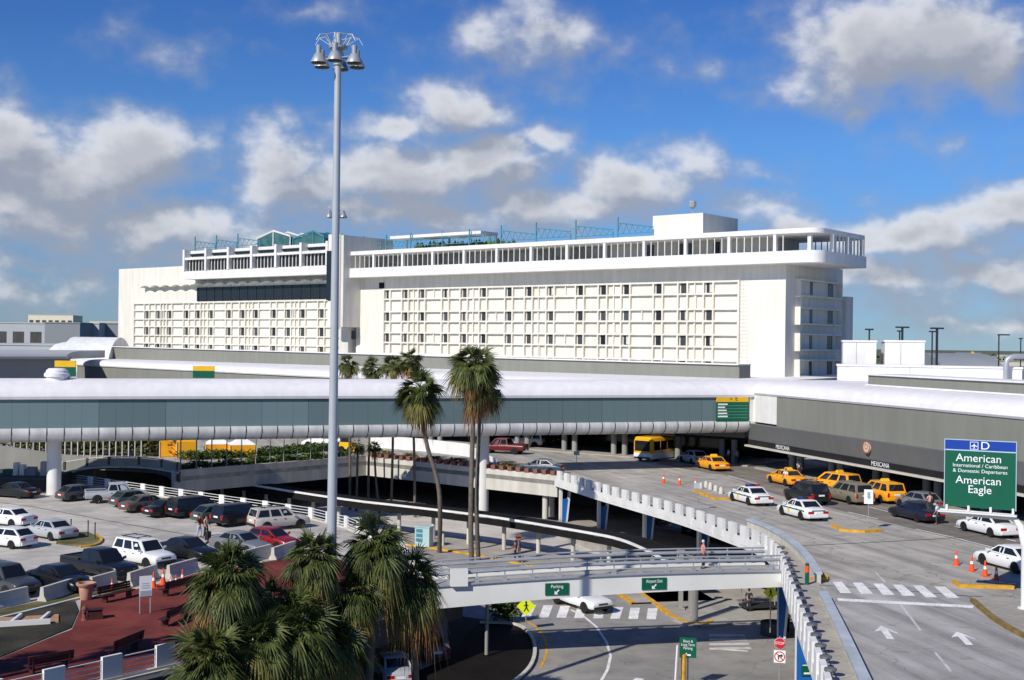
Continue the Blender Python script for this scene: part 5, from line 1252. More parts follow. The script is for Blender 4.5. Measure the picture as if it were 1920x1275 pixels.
def palm(name, label, base, crown, Rr, lean=None, nf=44, seed=1, nseg=15, dead=12, trunk_r=.2, group=None, wseg=.055, cat='palm tree', squash=1.0, skirt=1.0, elo=-28, droop=.35):
    rnd = random.Random(seed); base = Vector(base); crown = Vector(crown)
    T = thing(name, label, cat, base, 0, group)
    mid = lean if lean is not None else [base.lerp(crown, .5) + Vector((rnd.uniform(-.15,.15), rnd.uniform(-.15,.15), 0))]
    path = smoothp([base] + [Vector(q) for q in mid] + [crown], 2)
    rs = [trunk_r*(1.15 if k == 0 else 1-.22*k/(len(path)-1)) for k in range(len(path))]
    # ringed trunk
    P2, R2 = [], []
    for (p, q, ra, rb) in zip(path, path[1:], rs, rs[1:]):
        n = max(2, int((q-p).length/.35))
        for j in range(n): P2.append(p.lerp(q, j/n)); R2.append((ra+(rb-ra)*j/n)*(1.0 + .06*(j % 2)))
    P2.append(path[-1]); R2.append(rs[-1])
    mb = MB(); mb.tube(P2, R2, 9); mb.build('trunk', M['trunk'], T, smooth=50)
    def crownset(count, elo, ehi, mt, nm, droop, lf=1.0, pl=.42):
        mb = MB()
        for k in range(count):
            ph = 2.399*k + rnd.uniform(-.35, .35); u = (k+.5)/count
            el = math.asin(max(-1, min(1, math.sin(elo) + (math.sin(ehi)-math.sin(elo))*u))) + rnd.uniform(-.30, .30)
            a = Vector((math.cos(ph)*math.cos(el), math.sin(ph)*math.cos(el), math.sin(el)*squash))
            l = Rr*lf*rnd.uniform(.66, 1.16); up = Vector((0,0,1)) if abs(a.z) < .95 else Vector((1,0,0))
            hub = crown + a*l*pl + Vector((0,0,-.10*l*max(0, math.cos(el))))
            mb.tube([crown + a*.1, crown + a*l*pl*.55 + Vector((0,0,.03*l)), hub], [.028, .022, .014], 4, cap=False)
            a2 = (a + Vector((0,0,-.45*math.cos(el)))).normalized()
            fan(mb, hub, a2, up, l*.62, rnd.uniform(1.0,1.4), nseg, wseg*Rr*.5, droop*(1 if el > .3 else 1.5)*rnd.uniform(.6,1.6), rnd)
        mb.build(nm, mt, T, recalc=False)
    crownset(nf, R(elo), R(84), M['leaf'], 'fronds', droop)
    crownset(max(4, nf//5), R(elo-14), R(-5), M['leafold'], 'yellow_fronds', droop*2)
    if dead: crownset(dead, R(-78), R(-38), M['leafdead'], 'dead_fronds', 1.3, .9*skirt, .45)
    return T
def pc(px, py, D): return gd(px, py, D)
def pb(px, py, z=0): return gz(px, py, z)
gF = 'big fan palms in the foreground'; gM = 'tall palms in front of the bridge'; gB = 'palms behind the bridge'
c = pc(787, 732, 107); palm('fan_palm', 'fan palm with a curved bare trunk, left of the double trunk', pb(824,1036), c, 2.8, [gd(826,960,107), gd(822,900,107), gd(797,830,107)], 62, 3, 15, 9, .21, gM, .045, skirt=1.0, elo=-46, droop=.5)
c = pc(889, 682, 104); palm('fan_palm', 'tallest fan palm with a wide crown in front of the bridge', pb(884,1058), c, 2.6, [gd(882,960,103.5), gd(886,820,104)], 66, 4, 15, 10, .23, gM, .045, skirt=1.1, elo=-46, droop=.5)
c = pc(902, 722, 105); palm('fan_palm', 'second trunk and lower crown leaning on the tallest palm', pb(897,1050), c, 2.45, [gd(893,960,104.5), gd(896,850,105)], 44, 5, 15, 10, .20, gM, .045, skirt=1.1, elo=-50, droop=.5)
for k, (px, py, D, bx0, by0, lab) in enumerate(((652,684,137,656,956,'palm crown touching the right side of the grey light mast'), (697,690,136,690,958,'low bushy palm second from the light mast, behind the bridge'), (737,682,134,733,962,'thin palm third from the light mast, behind the bridge'), (770,676,131,778,970,'palm with the tallest crown of the four behind the bridge'))):
    palm('fan_palm', lab, pb(bx0, by0), pc(px, py, D), 1.75 if k else 1.6, None, 34, 20+k, 13, 6, .15, gB)
for k, (px, py, bx0, by0, lab) in enumerate(((671,836,668,958,'short palm with a dark crown just under the bridge, beside the mast'),(702,838,712,962,'short leaning palm with a dark crown in front of the planter wall corner'))):
    palm('fan_palm', lab, pb(bx0, by0), pc(px, py, 135), 1.15, None, 26, 30+k, 11, 4, .14, gB)
for k, (px, py, D, Rr, nf, dead, lab) in enumerate((
    (430,1080,52,2.1,60,8,'big fan palm rising in front of the red plaza benches'), (396,1238,50,2.15,58,8,'lowest fan palm crown at the bottom edge, left of the mast'),
    (590,1045,56,1.75,50,4,'spiky upright fan palm just left of the mast'), (556,1180,53,2.45,70,16,'fan palm with hanging brown fronds just left of the mast foot'),
    (704,1022,58,2.0,54,4,'fan palm with the highest crown right of the mast'), (772,1088,59.5,2.05,60,14,'fan palm with yellow hanging fronds touching the footbridge'),
    (664,1112,57,1.7,48,6,'fan palm close behind the mast on its right side'),(506,1128,55,1.6,44,6,'fan palm filling the gap behind the two largest crowns left of the mast'),(628,1205,54.5,1.8,50,8,'low fan palm right at the foot of the mast'),(486,1200,51.5,1.9,54,8,'fan palm squeezed between the two largest crowns at the bottom'))):
    c = pc(px, py, D); b0 = Vector((c.x+(.4 if k % 2 else -.3), c.y+.3, 0)); palm('fan_palm', lab, b0, c, Rr, None, int(nf*1.6), 40+k, 15, dead, .2, gF, .042, squash=1.15, skirt=1.2, elo=-50, droop=.55)
for k, (x, y, zc) in enumerate(((-37,40.6,17.2),(-32.9,43.4,16.8),(-28.6,46.2,17.4))):
    palm('fan_palm', 'tall fan palm beside the parking deck, outside the left edge of the view', (x+.4, y, 0), (x, y, zc), 1.9, None, 40, 70+k, 11, 8, .24, 'tall palms beside the deck', .07, elo=-50, droop=.5)
# hedges and shrubs: leaf clumps
def leaves(mb, path, w, h, z0, n, rnd, sz=.28, top=None):
    L = [0]
    for a, b in zip(path, path[1:]): L.append(L[-1] + (Vector(b)-Vector(a)).length)
    for _ in range(n):
        u = rnd.random()*L[-1]
        for k in range(len(path)-1):
            if u <= L[k+1]: break
        p = Vector(path[k]).lerp(Vector(path[k+1]), (u-L[k])/max(1e-6, L[k+1]-L[k]))
        hh = h*(.72 + .28*math.sin(u*1.7)+ .12*math.sin(u*5.1))
        p.z = 0; an = rnd.uniform(0, 6.28); q = p + Vector((rnd.uniform(-w, w), rnd.uniform(-w, w), z0 + hh*rnd.random()**.6))
        s = sz*rnd.uniform(.5, 1.3); d = Vector((math.cos(an), math.sin(an), rnd.uniform(-.4, .9))).normalized(); e = d.cross(Vector((rnd.uniform(-1,1), rnd.uniform(-1,1), 1))).normalized()
        mb.poly([q - d*s, q + e*s*.35, q + d*s, q - e*s*.35])
def hedge(label, path, w, h, z0, n, seed, mt=None, sz=.28, name='hedge'):
    rnd = random.Random(seed); mb = MB(); leaves(mb, path, w, h, z0, n, rnd, sz)
    p = Vector(path[0]); o = mb.build(name, mt or M['hedge'], recalc=False, loc=(p.x, p.y, z0)); tag(o, label, name.replace('_', ' ')); return o
ewo = [p + Vector((0,0,0)) for p in [Vector((*q, 0)) for q in offset(EW[:2], -.9)]]
hedge('clipped orange green hedge in the planter above the pale concrete wall', [ewo[0].lerp(ewo[1], .22), ewo[1]], .35, .8, 5.3, 2600, 1, mat('croton_leaf', (.16,.13,.025), .6, var=.4, vs=.8, island=.5), .22)
hedge('dense green hedge along the shaded planter wall', [Vector((-19,142,0)), Vector((-34.5,126,0))], .8, .9, 5.2, 4200, 2)
hedge('tall unkempt hedge behind the row of slender posts', [gz(20,846,5.0), gz(330,852,5.0)], 1.6, 3.6, 4.9, 6000, 3, mat('olive_leaf', (.10,.105,.03), .7, var=.4, vs=.4, island=.5), .42)
hedge('low green bushes beside the yellow tents', [gz(345,862,Z_UP), gz(480,855,Z_UP), gz(640,842,Z_UP)], 1.2, 1.0, Z_UP, 4500, 4, None, .30)
hedge('yellow green shrub at the tip of the dark planting bed', [gz(925,1166,.15), gz(968,1162,.15)], .45, 1.5, .15, 900, 5, M['hedge'], .2, 'shrub')
hedge('dark low shrubs in the dirt bed of the plaza', [gz(10,1215,Z_PK), gz(120,1165,Z_PK)], .6, .45, Z_PK+.04, 900, 6, M['tree'], .16, 'shrubs') if 0 else None
hedge('dry weeds along the foot of the concrete barriers', [gz(70,1130,Z_PK), gz(230,1100,Z_PK)], .25, .22, Z_PK+.03, 500, 7, mat('dry_weed', (.16,.14,.05), .8, var=.3, island=.4), .10, 'weeds')['kind'] if 0 else None

# ================================================================== high light masts
def high_mast(label, base, ztop, r0, r1, s=1.0):
    T = thing('high_light_mast', label, 'light mast', base, 0, 'high light masts')
    h = ztop - base[2]
    mb = MB(); mb.tube([(0,0,h*k/10) for k in range(11)], [r0+(r1-r0)*k/10 for k in range(11)], 20); mb.build('pole', M['bluegrey'], T, world=False, smooth=50)
    mb = MB(); mb.lathe([(r1+.02,0),(r1+.035,.06),(r1+.035,.22),(r1+.02,.28)], (0,0,h*.62), 16); mb.build('joint_collar', M['bluegrey'], T, world=False, smooth=40)
    mb = MB(); zc = h-1.0*s; mb.lathe([(.30*s,zc+.25*s),(.44*s,zc+.27*s),(.44*s,zc+.40*s),(.30*s,zc+.42*s)], (0,0,0), 16); mb.lathe([(.10,zc-.6*s),(.22*s,zc-.5*s),(.22*s,zc+.25*s),(.1,zc+.26*s)], (0,0,0), 12); mb.build('ring_head', M['steel'], T, world=False, smooth=40)
    mb = MB()
    for k in range(7):
        a = 2*math.pi*k/7 + .2; d = Vector((math.cos(a), math.sin(a), 0))
        mb.tube([d*.36*s + Vector((0,0,zc+.42*s)), d*.62*s + Vector((0,0,zc+.86*s)), d*.95*s + Vector((0,0,zc+.80*s)), d*1.14*s + Vector((0,0,zc+.50*s))], .018*s, 5)
        mb.tube([d*.36*s + Vector((0,0,zc+.42*s)), d*.95*s + Vector((0,0,zc+.80*s))], .012*s, 4)
    mb.lathe([(.60*s,zc+.845*s),(.63*s,zc+.86*s),(.60*s,zc+.875*s)], (0,0,0), 20); mb.f.pop(); mb.f.pop(); mb.build('guard_cage', M['whitemetal'], T, world=False)
    for k in range(6):
        a = 2*math.pi*k/6 + .52; d = Vector((math.cos(a), math.sin(a), 0)); c = d*.95*s
        mb = MB(); mb.tube([d*.2*s + Vector((0,0,zc-.15*s)), c + Vector((0,0,zc-.15*s))], .035*s, 6)
        mb.lathe([(.11*s,.32*s),(.13*s,.30*s),(.13*s,-.05*s),(.20*s,-.10*s),(.36*s,-.42*s),(.385*s,-.50*s),(.34*s,-.50*s),(.05*s,-.30*s)], (c.x,c.y,zc), 14); o = mb.build('floodlight', M['steel'], T, world=False, smooth=40)
        mb = MB(); mb.lathe([(.02*s,-.46*s),(.33*s,-.47*s),(.335*s,-.52*s),(.02*s,-.55*s)], (c.x,c.y,zc), 14); mb.build('lens', M['trim'], o, world=False)
    return T
b0 = gd(622, 1275, 57); t0 = gd(634.5, 62, 57)
high_mast('tall pale blue grey light mast in the foreground between the palms', (t0.x, 57, 0), t0.z, .262, .15)
t1 = gd(636, 384, 160); high_mast('second light mast whose lamps just show beside the foreground mast', (t1.x-.3, 160, 0), t1.z, .26, .16, 1.1)

# ================================================================== footbridge
FA, FB = Vector((-4.3, 71.1, 0)), Vector((16.9, 75.4, 0)); ft = (FB-FA).normalized(); fL = (FB-FA).length; fn = Vector((-ft.y, ft.x, 0))
fb = thing('footbridge', 'white steel footbridge with pipe railings crossing the lower road', 'footbridge', FA)
def fpt(u, n, z): return FA + ft*(u*fL) + fn*n + Vector((0,0,z))
zt = lambda u: lerp(4.60, 4.98, u) + .20*math.sin(math.pi*u); zb = lambda u: lerp(3.32, 4.02, u) + .20*math.sin(math.pi*u)
us = [k/12 for k in range(13)]
for nm, n0, n1 in (('girder', 0, .28), ('girder', 2.9, 3.18)):
    mb = MB(); mb.loft([[fpt(u,n0,zb(u)), fpt(u,n1,zb(u)), fpt(u,n1,zt(u)), fpt(u,n0,zt(u))] for u in us]); mb.build(nm, M['whitemetal'], fb)
mb = MB(); mb.loft([[fpt(u,.283,zt(u)-.35), fpt(u,2.897,zt(u)-.35), fpt(u,2.897,zt(u)-.15), fpt(u,.283,zt(u)-.15)] for u in us]); mb.build('walkway_deck', M['walk'], fb)
mb = MB(); mb.loft([[fpt(u,-.12,zt(u)+.003), fpt(u,.34,zt(u)+.003), fpt(u,.34,zt(u)+.10), fpt(u,-.12,zt(u)+.10)] for u in us]); mb.build('girder_cap', M['steel'], fb)
for n0 in (.12, 3.04):
    for h, r in ((.95,.05),(.70,.105),(.36,.035)):
        mb = MB(); mb.tube([fpt(u,n0,zt(u)+h) for u in us], r, 7); mb.build('rail', M['steel'], fb, smooth=50)
    for k in range(13):
        u = (k+.5)/13; p = fpt(u,n0,0); mb = MB(); mb.tube([p+Vector((0,0,zt(u)+.10)), p+Vector((0,0,zt(u)+.95))], .04, 6); mb.box(p+Vector((0,0,zt(u)+.22)), (.26,.2,.24), math.atan2(ft.y,ft.x)); mb.build('rail_post', M['steel'], fb)
mb = MB(); mb.box(fpt(.065,-.15,zt(0)+.55), (1.0,.3,1.0), math.atan2(ft.y,ft.x)); mb.build('end_pylon', M['whitemetal'], fb)
for (px, py, zz_, w) in ((912,1232,3.3,.22), (1303,1166,4.3,.36), (1276,1146,4.2,.30), (1294,1150,4.2,.26)):
    q = gz(px, py, 0.0)
    if px != 912:
        mb = MB(); mb.box((0,0,2.02),(w,w,4.04)); mb.box((0,0,.08),(w+.25,w+.25,.12)); mb.box((0,0,4.1),(w+.2,w+.2,.12)); o = mb.build('steel_column', M['conc']); o.location = (q.x,q.y,.14); tag(o, {1303:'square grey column standing on the yellow kerbed island tip',1276:'thin column farther left behind the one on the island tip',1294:'short column between the island tip and the dark underpass'}[px], 'column', 'columns of the island')
    else:
        mb = MB(); mb.lathe([(.11,0.15),(.11,3.4)], (q.x,q.y,0), 10); mb.build('support_post', M['conc'], fb, smooth=40)
def gsign(px0, px1, lab, l1, body):
    u0 = None
    def hit(px):
        d = ray(px, 1100); den = d.x*ft.y - d.y*ft.x; t = (FA.x*ft.y - FA.y*ft.x)/den; P = d*t; return (Vector((P.x,P.y,0))-FA).dot(ft)
    a, b = hit(px0), hit(px1); u = (a+b)/2/fL; w = b-a; z0 = (zt(u)+zb(u))/2 - .02
    T = thing('direction_sign', lab, 'sign', FA + ft*(u*fL) - fn*.04 + Vector((0,0,z0)), math.atan2(ft.y, ft.x))
    mb = MB(); mb.box((0,0,.0),(w,.06,.70)); mb.build('plate', M['green'], T, world=False)
    text(body, .27, M['signwhite'], T, (0,-.037,.15), (R(90),0,0), sx=l1)
    mb = MB()
    P = lambda x, z: (x*1.15, -.04, z*1.15-.16)
    mb.poly([P(-.13,-.13), P(.06,-.13), P(-.13,.06)]); mb.poly([P(-.07,-.02), P(-.02,-.07), P(.13,.08), P(.08,.13)]); mb.build('arrow', M['signwhite'], T, world=False)
gsign(1022, 1066, 'green sign reading Parking on the footbridge girder', .95, 'Parking'); gsign(1203, 1249, 'green sign reading Airport Exit on the footbridge girder', .78, 'Airport Exit')
P = fpt(.795, 2.2, zt(.8)-.14); person('person in pink shirt crossing the footbridge', P, R(10), (.55,.25,.24), (.05,.05,.06), hair=(.6,.58,.55), stride=.1)

# ================================================================== covered walkway
cw = thing('covered_walkway', 'long curved dark canopy with white front edge over the lower sidewalk', 'canopy', (-5, 111, 0))
mb = MB(); secs = []
o0, o1, o2 = offset(CAN, 0), offset(CAN, 1.1), offset(CAN, 2.2)
for a, b, c in zip(o0, o1, o2): secs.append([(*a,3.02), (*b,3.06), (*c,3.10), (*c,3.20), (*b,3.24), (*a,3.24)])
M['roofblack'] = mat('black_roofing_felt', (.014,.014,.015), .95, var=.25, vs=.5, spec=.08)
mb.loft(secs); mb.build('roof', M['roofblack'], cw)
mb = MB(); mb.ribbon(CAN, .12, 2.42, 2.978, .02); mb.build('gutter_beam', M['roofblack'], cw)
mb = MB(); mb.ribbon(CAN, .14, 3.08, 3.27, -.075); mb.build('edge_fascia', M['white'], cw)
for p, t in along(CAN, 4.2, 2.2):
    n = Vector((-t.y, t.x, 0)); q = p + n*1.2
    mb = MB(); mb.lathe([(.19,.14),(.19,3.05)], (q.x,q.y,0), 10); mb.build('post', M['concpale'], cw, smooth=40)
    mb = MB(); mb.beam(q+Vector((0,0,2.35)), p+n*.25+Vector((0,0,2.9)), .2, .28); mb.beam(q+Vector((0,0,2.6)), q+n*.8+Vector((0,0,2.98)), .2, .2); mb.build('bracket', M['conc'], cw)

# ================================================================== railings of the parking deck
def deck_railing(label, path, step, pw, ph, z, start, off):
    T = thing('deck_railing', label, 'railing', (path[0].x, path[0].y, z), 0, 'railings with white panels around the parking deck')
    for p, t in along(path, step, start):
        n = Vector((-t.y, t.x, 0)); mb = MB(); mb.box(p+n*off+Vector((0,0,z+ph/2+.02)), (pw,.16,ph), math.atan2(t.y,t.x)); mb.build('panel', M['white'], T)
    for h in (.25,.48,.71,.94):
        mb = MB(); mb.tube([(*q, z+h) for q in offset(path, off+.02)], .028, 6); mb.build('rail', M['whitemetal'], T)
    mb = MB(); mb.ribbon(path, .22, z+.005, z+.12, off); mb.build('kerb', M['concpale'], T)
deck_railing('railing with square white panels behind the far row of parked cars', [FAR[1]+Vector((6,-12,0)), FAR[1], FAR[2], FAR[3], FAR[4]], 3.02, .72, .98, Z_PK, 1.2, .35)
deck_railing('railing with broad white panels along the near edge of the plaza', [FRONT[0], FRONT[1], FRONT[2], FRONT[3]], 2.75, .98, 1.08, Z_PK, .6, .25)
# white arched barrier pipe and kiosk on the lower sidewalk
P = gz(795, 1024, .14)
T = thing('ticket_kiosk', 'pale teal ticket kiosk beside the covered walkway', 'kiosk', P, R(-25))
mb = MB(); mb.bx(-.75,.75,-.4,.4,0,1.75); mb.bx(-.8,.8,-.45,.45,1.753,1.85); mb.build('cabinet', mat('pale_teal_metal', (.42,.56,.56), .5, var=.08), T, world=False)
mb = MB()
for k in range(3): mb.bx(-.6,.05,-.43,-.404,.45+k*.42,.75+k*.42)
mb.build('panel', M['teal'], T, world=False)
P = gz(830, 1023, .14); mb = MB(); mb.lathe([(.16,0),(.16,.95),(.13,1.05),(.02,1.1)], (0,0,0), 12); o = mb.build('bollard', M['concpale'], smooth=40); o.location = P; tag(o, 'stubby pale bollard on the sidewalk right of the ticket kiosk', 'bollard')

# ================================================================== barriers, cones, bins, benches of the plaza
spec = [((-16,1143),(50,1127),'leftmost of the concrete barriers, in front of the dark grey four wheel drive'),((78,1129),(137,1110),'concrete barrier in front of the black sedan, left of the pink urn'),((170,1109),(215,1096),'short concrete barrier just right of the pink urn'),((241,1100),(292,1083),'concrete barrier in front of the black pickup, behind the notice board'),((315,1085),(368,1070),'concrete barrier behind the orange cones'),((398,1066),(452,1055),'concrete barrier behind the big foreground palm'),((458,1056),(506,1043),'concrete barrier in front of the grey sedan'),((511,1050),(552,1036),'concrete barrier with a white tapered end beside the dark red sedan')]
for a, b, lab in spec:
    A, B = gz(*a, Z_PK), gz(*b, Z_PK); t = (B-A); L = t.length; c = (A+B)/2; rz = math.atan2(t.y, t.x)
    mb = MB(); prof = [(-.30,0),(.30,0),(.30,.09),(.14,.36),(.10,.84),(-.10,.84),(-.14,.36),(-.30,.09)]
    mb.loft([[(x, y, z) for y, z in prof] for x in (-L/2, L/2)]); o = mb.build('concrete_barrier', M['concpale']); o.location = c; o.rotation_euler.z = rz
    tag(o, lab, 'barrier', 'concrete barriers in front of the parked cars')
proto = None
def cone(px, py, z, label, group, h=.92):
    global proto
    P = gz(px, py, z)
    if proto is None:
        T = thing('traffic_cone', label, 'traffic cone', P, .3, group)
        mb = MB(); mb.bx(-.19,.19,-.19,.19,0,.045); mb.lathe([(.155,.046),(.145,.10),(.095,.42)], (0,0,0), 14); mb.lathe([(.069,.585),(.055,.68),(.035,.82)], (0,0,0), 14) if 0 else None; mb.build('base', M['orange'], T, world=False, smooth=40)
        mb = MB(); mb.lathe([(.0955,.421),(.072,.58)], (0,0,0), 14); mb.build('reflective_band', M['signwhite'], T, world=False, smooth=40)
        mb = MB(); mb.lathe([(.0715,.581),(.062,.66)], (0,0,0), 14); mb.lathe([(.062,.661),(.045,.80),(.035,.88),(.02,.9)], (0,0,0), 14); mb.build('tip', M['orange'], T, world=False, smooth=40)
        proto = T; T.scale = (h/.9,)*3
    else: copy_thing(proto, P, random.uniform(0, 3), label, group, h/.9)
gC = 'orange cones on the departures road'; gP = 'orange cones by the plaza barriers'
for px, py, lab in ((1244,906,'leftmost of the three orange cones where the parapet road widens'),(1274,909,'middle of the three orange cones by the median tip'),(1304,914,'right one of the three orange cones, beside the thin signpost'),(1793,1060,'farthest of the four orange cones at the right'),(1822,1071,'second farthest of the four orange cones at the right'),(1847,1081,'third of the four orange cones, beside the nearest'),(1868,1090,'nearest of the four orange cones, close to the yellow kerb')): cone(px, py, Z_UP, lab, gC, 1.0)
for px, py, lab, h in ((210,1108,'orange cone standing alone against the barrier right of the urn',.75),(288,1102,'orange cone just right of the notice board',.95),(306,1096,'largest orange cone between two barriers',1.0),(320,1097,'smallest orange cone of the plaza group',.55),(330,1096,'small orange cone second from the palm',.6),(342,1095,'tall orange cone nearest the palm',.9)): cone(px, py, Z_PK, lab, gP, h)
P = gz(161, 1124, Z_PK); T = thing('plaza_urn', 'flared pink terracotta urn at the edge of the red plaza', 'urn', P)
mb = MB(); mb.lathe([(.30,0),(.33,.05),(.40,.72),(.54,.84),(.56,.96),(.44,.97),(.40,.80)], (0,0,0), 20); mb.build('bowl', M['urn'], T, world=False, smooth=40)
mb = MB(); mb.lathe([(.02,.79),(.40,.80),(.02,.82)], (0,0,0), 16); mb.build('soil', M['soil'], T, world=False)
P = gz(146, 1112, Z_PK); mb = MB(); mb.lathe([(.22,0),(.25,.05),(.27,.85),(.29,.86),(.29,.92),(.05,.95)], (0,0,0), 14); o = mb.build('litter_bin', M['trim'], smooth=40); o.location = P; tag(o, 'black litter bin tucked behind the pink urn', 'bin')
def bench(a, b, label, back):
    A, B = gz(*a, Z_PK), gz(*b, Z_PK); t = B-A; L = t.length; rz = math.atan2(t.y, t.x); c = (A+B)/2
    T = thing('park_bench', label, 'bench', c, rz, 'dark red benches on the plaza'); s = back
    mb = MB()
    for k in range(4): mb.bx(-L/2, L/2, -.22+k*.115, -.12+k*.115, .41, .45)
    for x in (-L*.4, L*.4): mb.bx(x-.03, x+.03, -.22, .225, .37, .408)
    mb.build('seat', M['bench'], T, world=False)
    mb = MB()
    for k in range(3): mb.bx(-L/2, L/2, s*(.25+.02*k)-.02, s*(.25+.02*k)+.02, .50+k*.135, .62+k*.135)
    for x in (-L*.4, L*.4): mb.bx(x-.03, x+.03, s*.30-.02, s*.30+.02, .3, .9)
    mb.build('backrest', M['bench'], T, world=False)
    for x in (-L*.36, L*.36): mb = MB(); mb.bx(x-.05, x+.05, -.18, .2, 0.006, .368); mb.build('leg', M['bench'], T, world=False)
bench((188,1132),(250,1118),'bench with its lit seat toward the camera, just right of the urn',1)
bench((302,1120),(362,1105),'bench beside the orange cones, half behind the palm',-1)
bench((302,1178),(352,1154),'bench seen from behind below the notice board',-1)
bench((203,1238),(260,1214),'bench seen from behind near the middle of the near railing',-1)
bench((48,1268),(133,1252),'nearest bench, bottom left, seen from behind',-1)
P = gz(158, 1163, Z_PK); T = thing('fire_hydrant', 'dark red hydrant on the plaza left of a low box', 'hydrant', P)
mb = MB(); mb.lathe([(.17,0),(.17,.06),(.11,.08),(.11,.55),(.15,.57),(.15,.63),(.10,.72),(.03,.78)], (0,0,0), 12); mb.build('barrel', M['brick'], T, world=False, smooth=40)
for s in (-1,1): mb = MB(); mb.lathe([(.02,s*.10),(.06,s*.10),(.06,s*.2),(.02,s*.21)], (0,0,.45), 8, 'y'); mb.build('outlet', M['brick'], T, world=False)
P = gz(178, 1160, Z_PK); mb = MB(); mb.hexa([(-.4,-.28,0),(.4,-.28,0),(.4,.28,0),(-.4,.28,0)], [(-.36,-.24,.42),(.36,-.24,.42),(.36,.24,.5),(-.36,.24,.5)]); mb.bx(-.42,.42,-.3,.3,.503,.53); o = mb.build('valve_box', M['bench']); o.location = P; o.rotation_euler.z = .4; tag(o, 'low dark red box beside the hydrant', 'valve box')
P = gz(272, 1150, Z_PK); T = thing('notice_board', 'white notice board on two thin legs in the middle of the plaza', 'notice board', P, R(28))
for s in (-.28,.28): mb = MB(); mb.tube([(s,0,0),(s,0,1.9)], .035, 6); mb.build('leg', M['steel'], T, world=False)
mb = MB(); mb.bx(-.33,.33,-.07,-.036,.95,2.05); mb.build('board', M['signwhite'], T, world=False)
mb = MB()
for k, w in enumerate((.18,.22,.2)): mb.bx(-w,w,-.078,-.072,1.62-k*.12,1.66-k*.12)
mb.bx(-.29,.29,-.078,-.0715,.98,1.25); mb.build('print', mat('faded_grey_print', (.35,.40,.46), .7, var=0), T, world=False)
P = gz(22, 1168, Z_PK); T = thing('timber_planter', 'unfinished raised bed of pale timbers in the dirt at the left edge', 'planter', P, R(20))
for k, x in enumerate((-1.6,0,1.4)): mb = MB(); mb.hexa([(x-.08,-.9,.05),(x+.08,-.9,.05),(x+.5,.9,.05),(x+.34,.9,.05)], [(x-.08,-.9,.3),(x+.08,-.9,.3),(x+.5,.9,.3),(x+.34,.9,.3)]); mb.build('crossbar', M['white'], T, world=False)
mb = MB(); mb.bx(-2.2,1.9,-1.05,-.92,.05,.32); mb.build('board', M['whitemetal'], T, world=False); mb = MB(); mb.bx(-2.1,2.3,-.88,.95,.04,.12); mb.build('soil', M['wood'], T, world=False)
for px, py, lab in ((133,1003,'leftmost thin post on the dry island among the white cars'),(165,1006,'middle thin post on the dry island'),(178,1010,'thin post nearest the yellow tip of the dry island')):
    mb = MB(); mb.tube([(0,0,0),(0,0,1.15)], .045, 6); mb.lathe([(.06,1.12),(.06,1.18),(.01,1.22)], (0,0,0), 8); o = mb.build('marker_post', M['darksteel']); o.location = gz(px, py, Z_PK+.1); tag(o, lab, 'post', 'thin posts on the dry island')

# ================================================================== signs on the roads
def rot_to_cam(P, extra=0): return math.atan2(P.x, P.y)*-1 + extra
def sign_on_post(name, label, px, py, z, h, build, group=None, pr=.035, mt=None, extra=0):
    P = gz(px, py, z); T = thing(name, label, 'sign', P, rot_to_cam(P, extra), group)
    mb = MB(); mb.tube([(0,0,0),(0,0,h)], pr, 7); mb.build('post', mt or M['steel'], T, world=False)
    build(T); return T
def octo(r, n, a0): return [(r*math.cos(R(a0+360*k/n)), r*math.sin(R(a0+360*k/n))) for k in range(n)]
def plate(T, nm, pts, zc, y0, y1, mt):
    mb = MB(); i = mb.vs([(x, y0, zc+z) for x, z in pts] + [(x, y1, zc+z) for x, z in pts]); n = len(pts)
    mb.f.append(tuple(range(i, i+n))); mb.f.append(tuple(range(i+2*n-1, i+n-1, -1))); mb.f += [(i+k, i+(k+1) % n, i+n+(k+1) % n, i+n+k) for k in range(n)]
    return mb.build(nm, mt, T, world=False)
def ped(T, zc, s):
    plate(T, 'plate', octo(.62*s, 4, 0), zc, -.06, -.036, M['limeyellow'])
    plate(T, 'head', octo(.075*s, 10, 0), zc+.26*s, -.066, -.0605, M['blackpaint'])
    mb = MB()
    for a, b, w in (((0,.18),(.02,-.08),.12),((0,.14),(-.15,0),.05),((0,.14),(.16,.02),.05),((.02,-.06),(-.14,-.34),.07),((.02,-.06),(.16,-.34),.07)):
        a, b = Vector((a[0]*s,-.064,zc+a[1]*s)), Vector((b[0]*s,-.064,zc+b[1]*s)); mb.beam(a, b, w*s, .006) if 0 else mb.hexa(*(lambda d, n: ([a-n, a+n, b+n, b-n], [p+Vector((0,-.004,0)) for p in (a-n, a+n, b+n, b-n)]))((b-a).normalized(), Vector(((b-a).normalized().z,0,-(b-a).normalized().x))*w*s/2))
    mb.build('walking_figure', M['blackpaint'], T, world=False)
sign_on_post('pedestrian_sign', 'yellow diamond pedestrian sign beside the kerb of the dark bed', 986, 1178, .15, 1.9, lambda T: ped(T, 1.45, 1.0))
sign_on_post('pedestrian_sign', 'yellow diamond sign partly hidden below the footbridge at its right end', 1444, 1186, 0.6, 2.6, lambda T: ped(T, 2.55, .75))
P = gz(1449, 1190, 0); mb = MB(); mb.lathe([(.75,0),(.8,.05),(.8,.85),(.7,.87),(.68,.75),(.02,.75)], (0,0,0), 20); o = mb.build('drum_planter', M['concdark'], smooth=40); o.location = P; tag(o, 'round grey concrete drum holding the hidden yellow sign', 'planter')
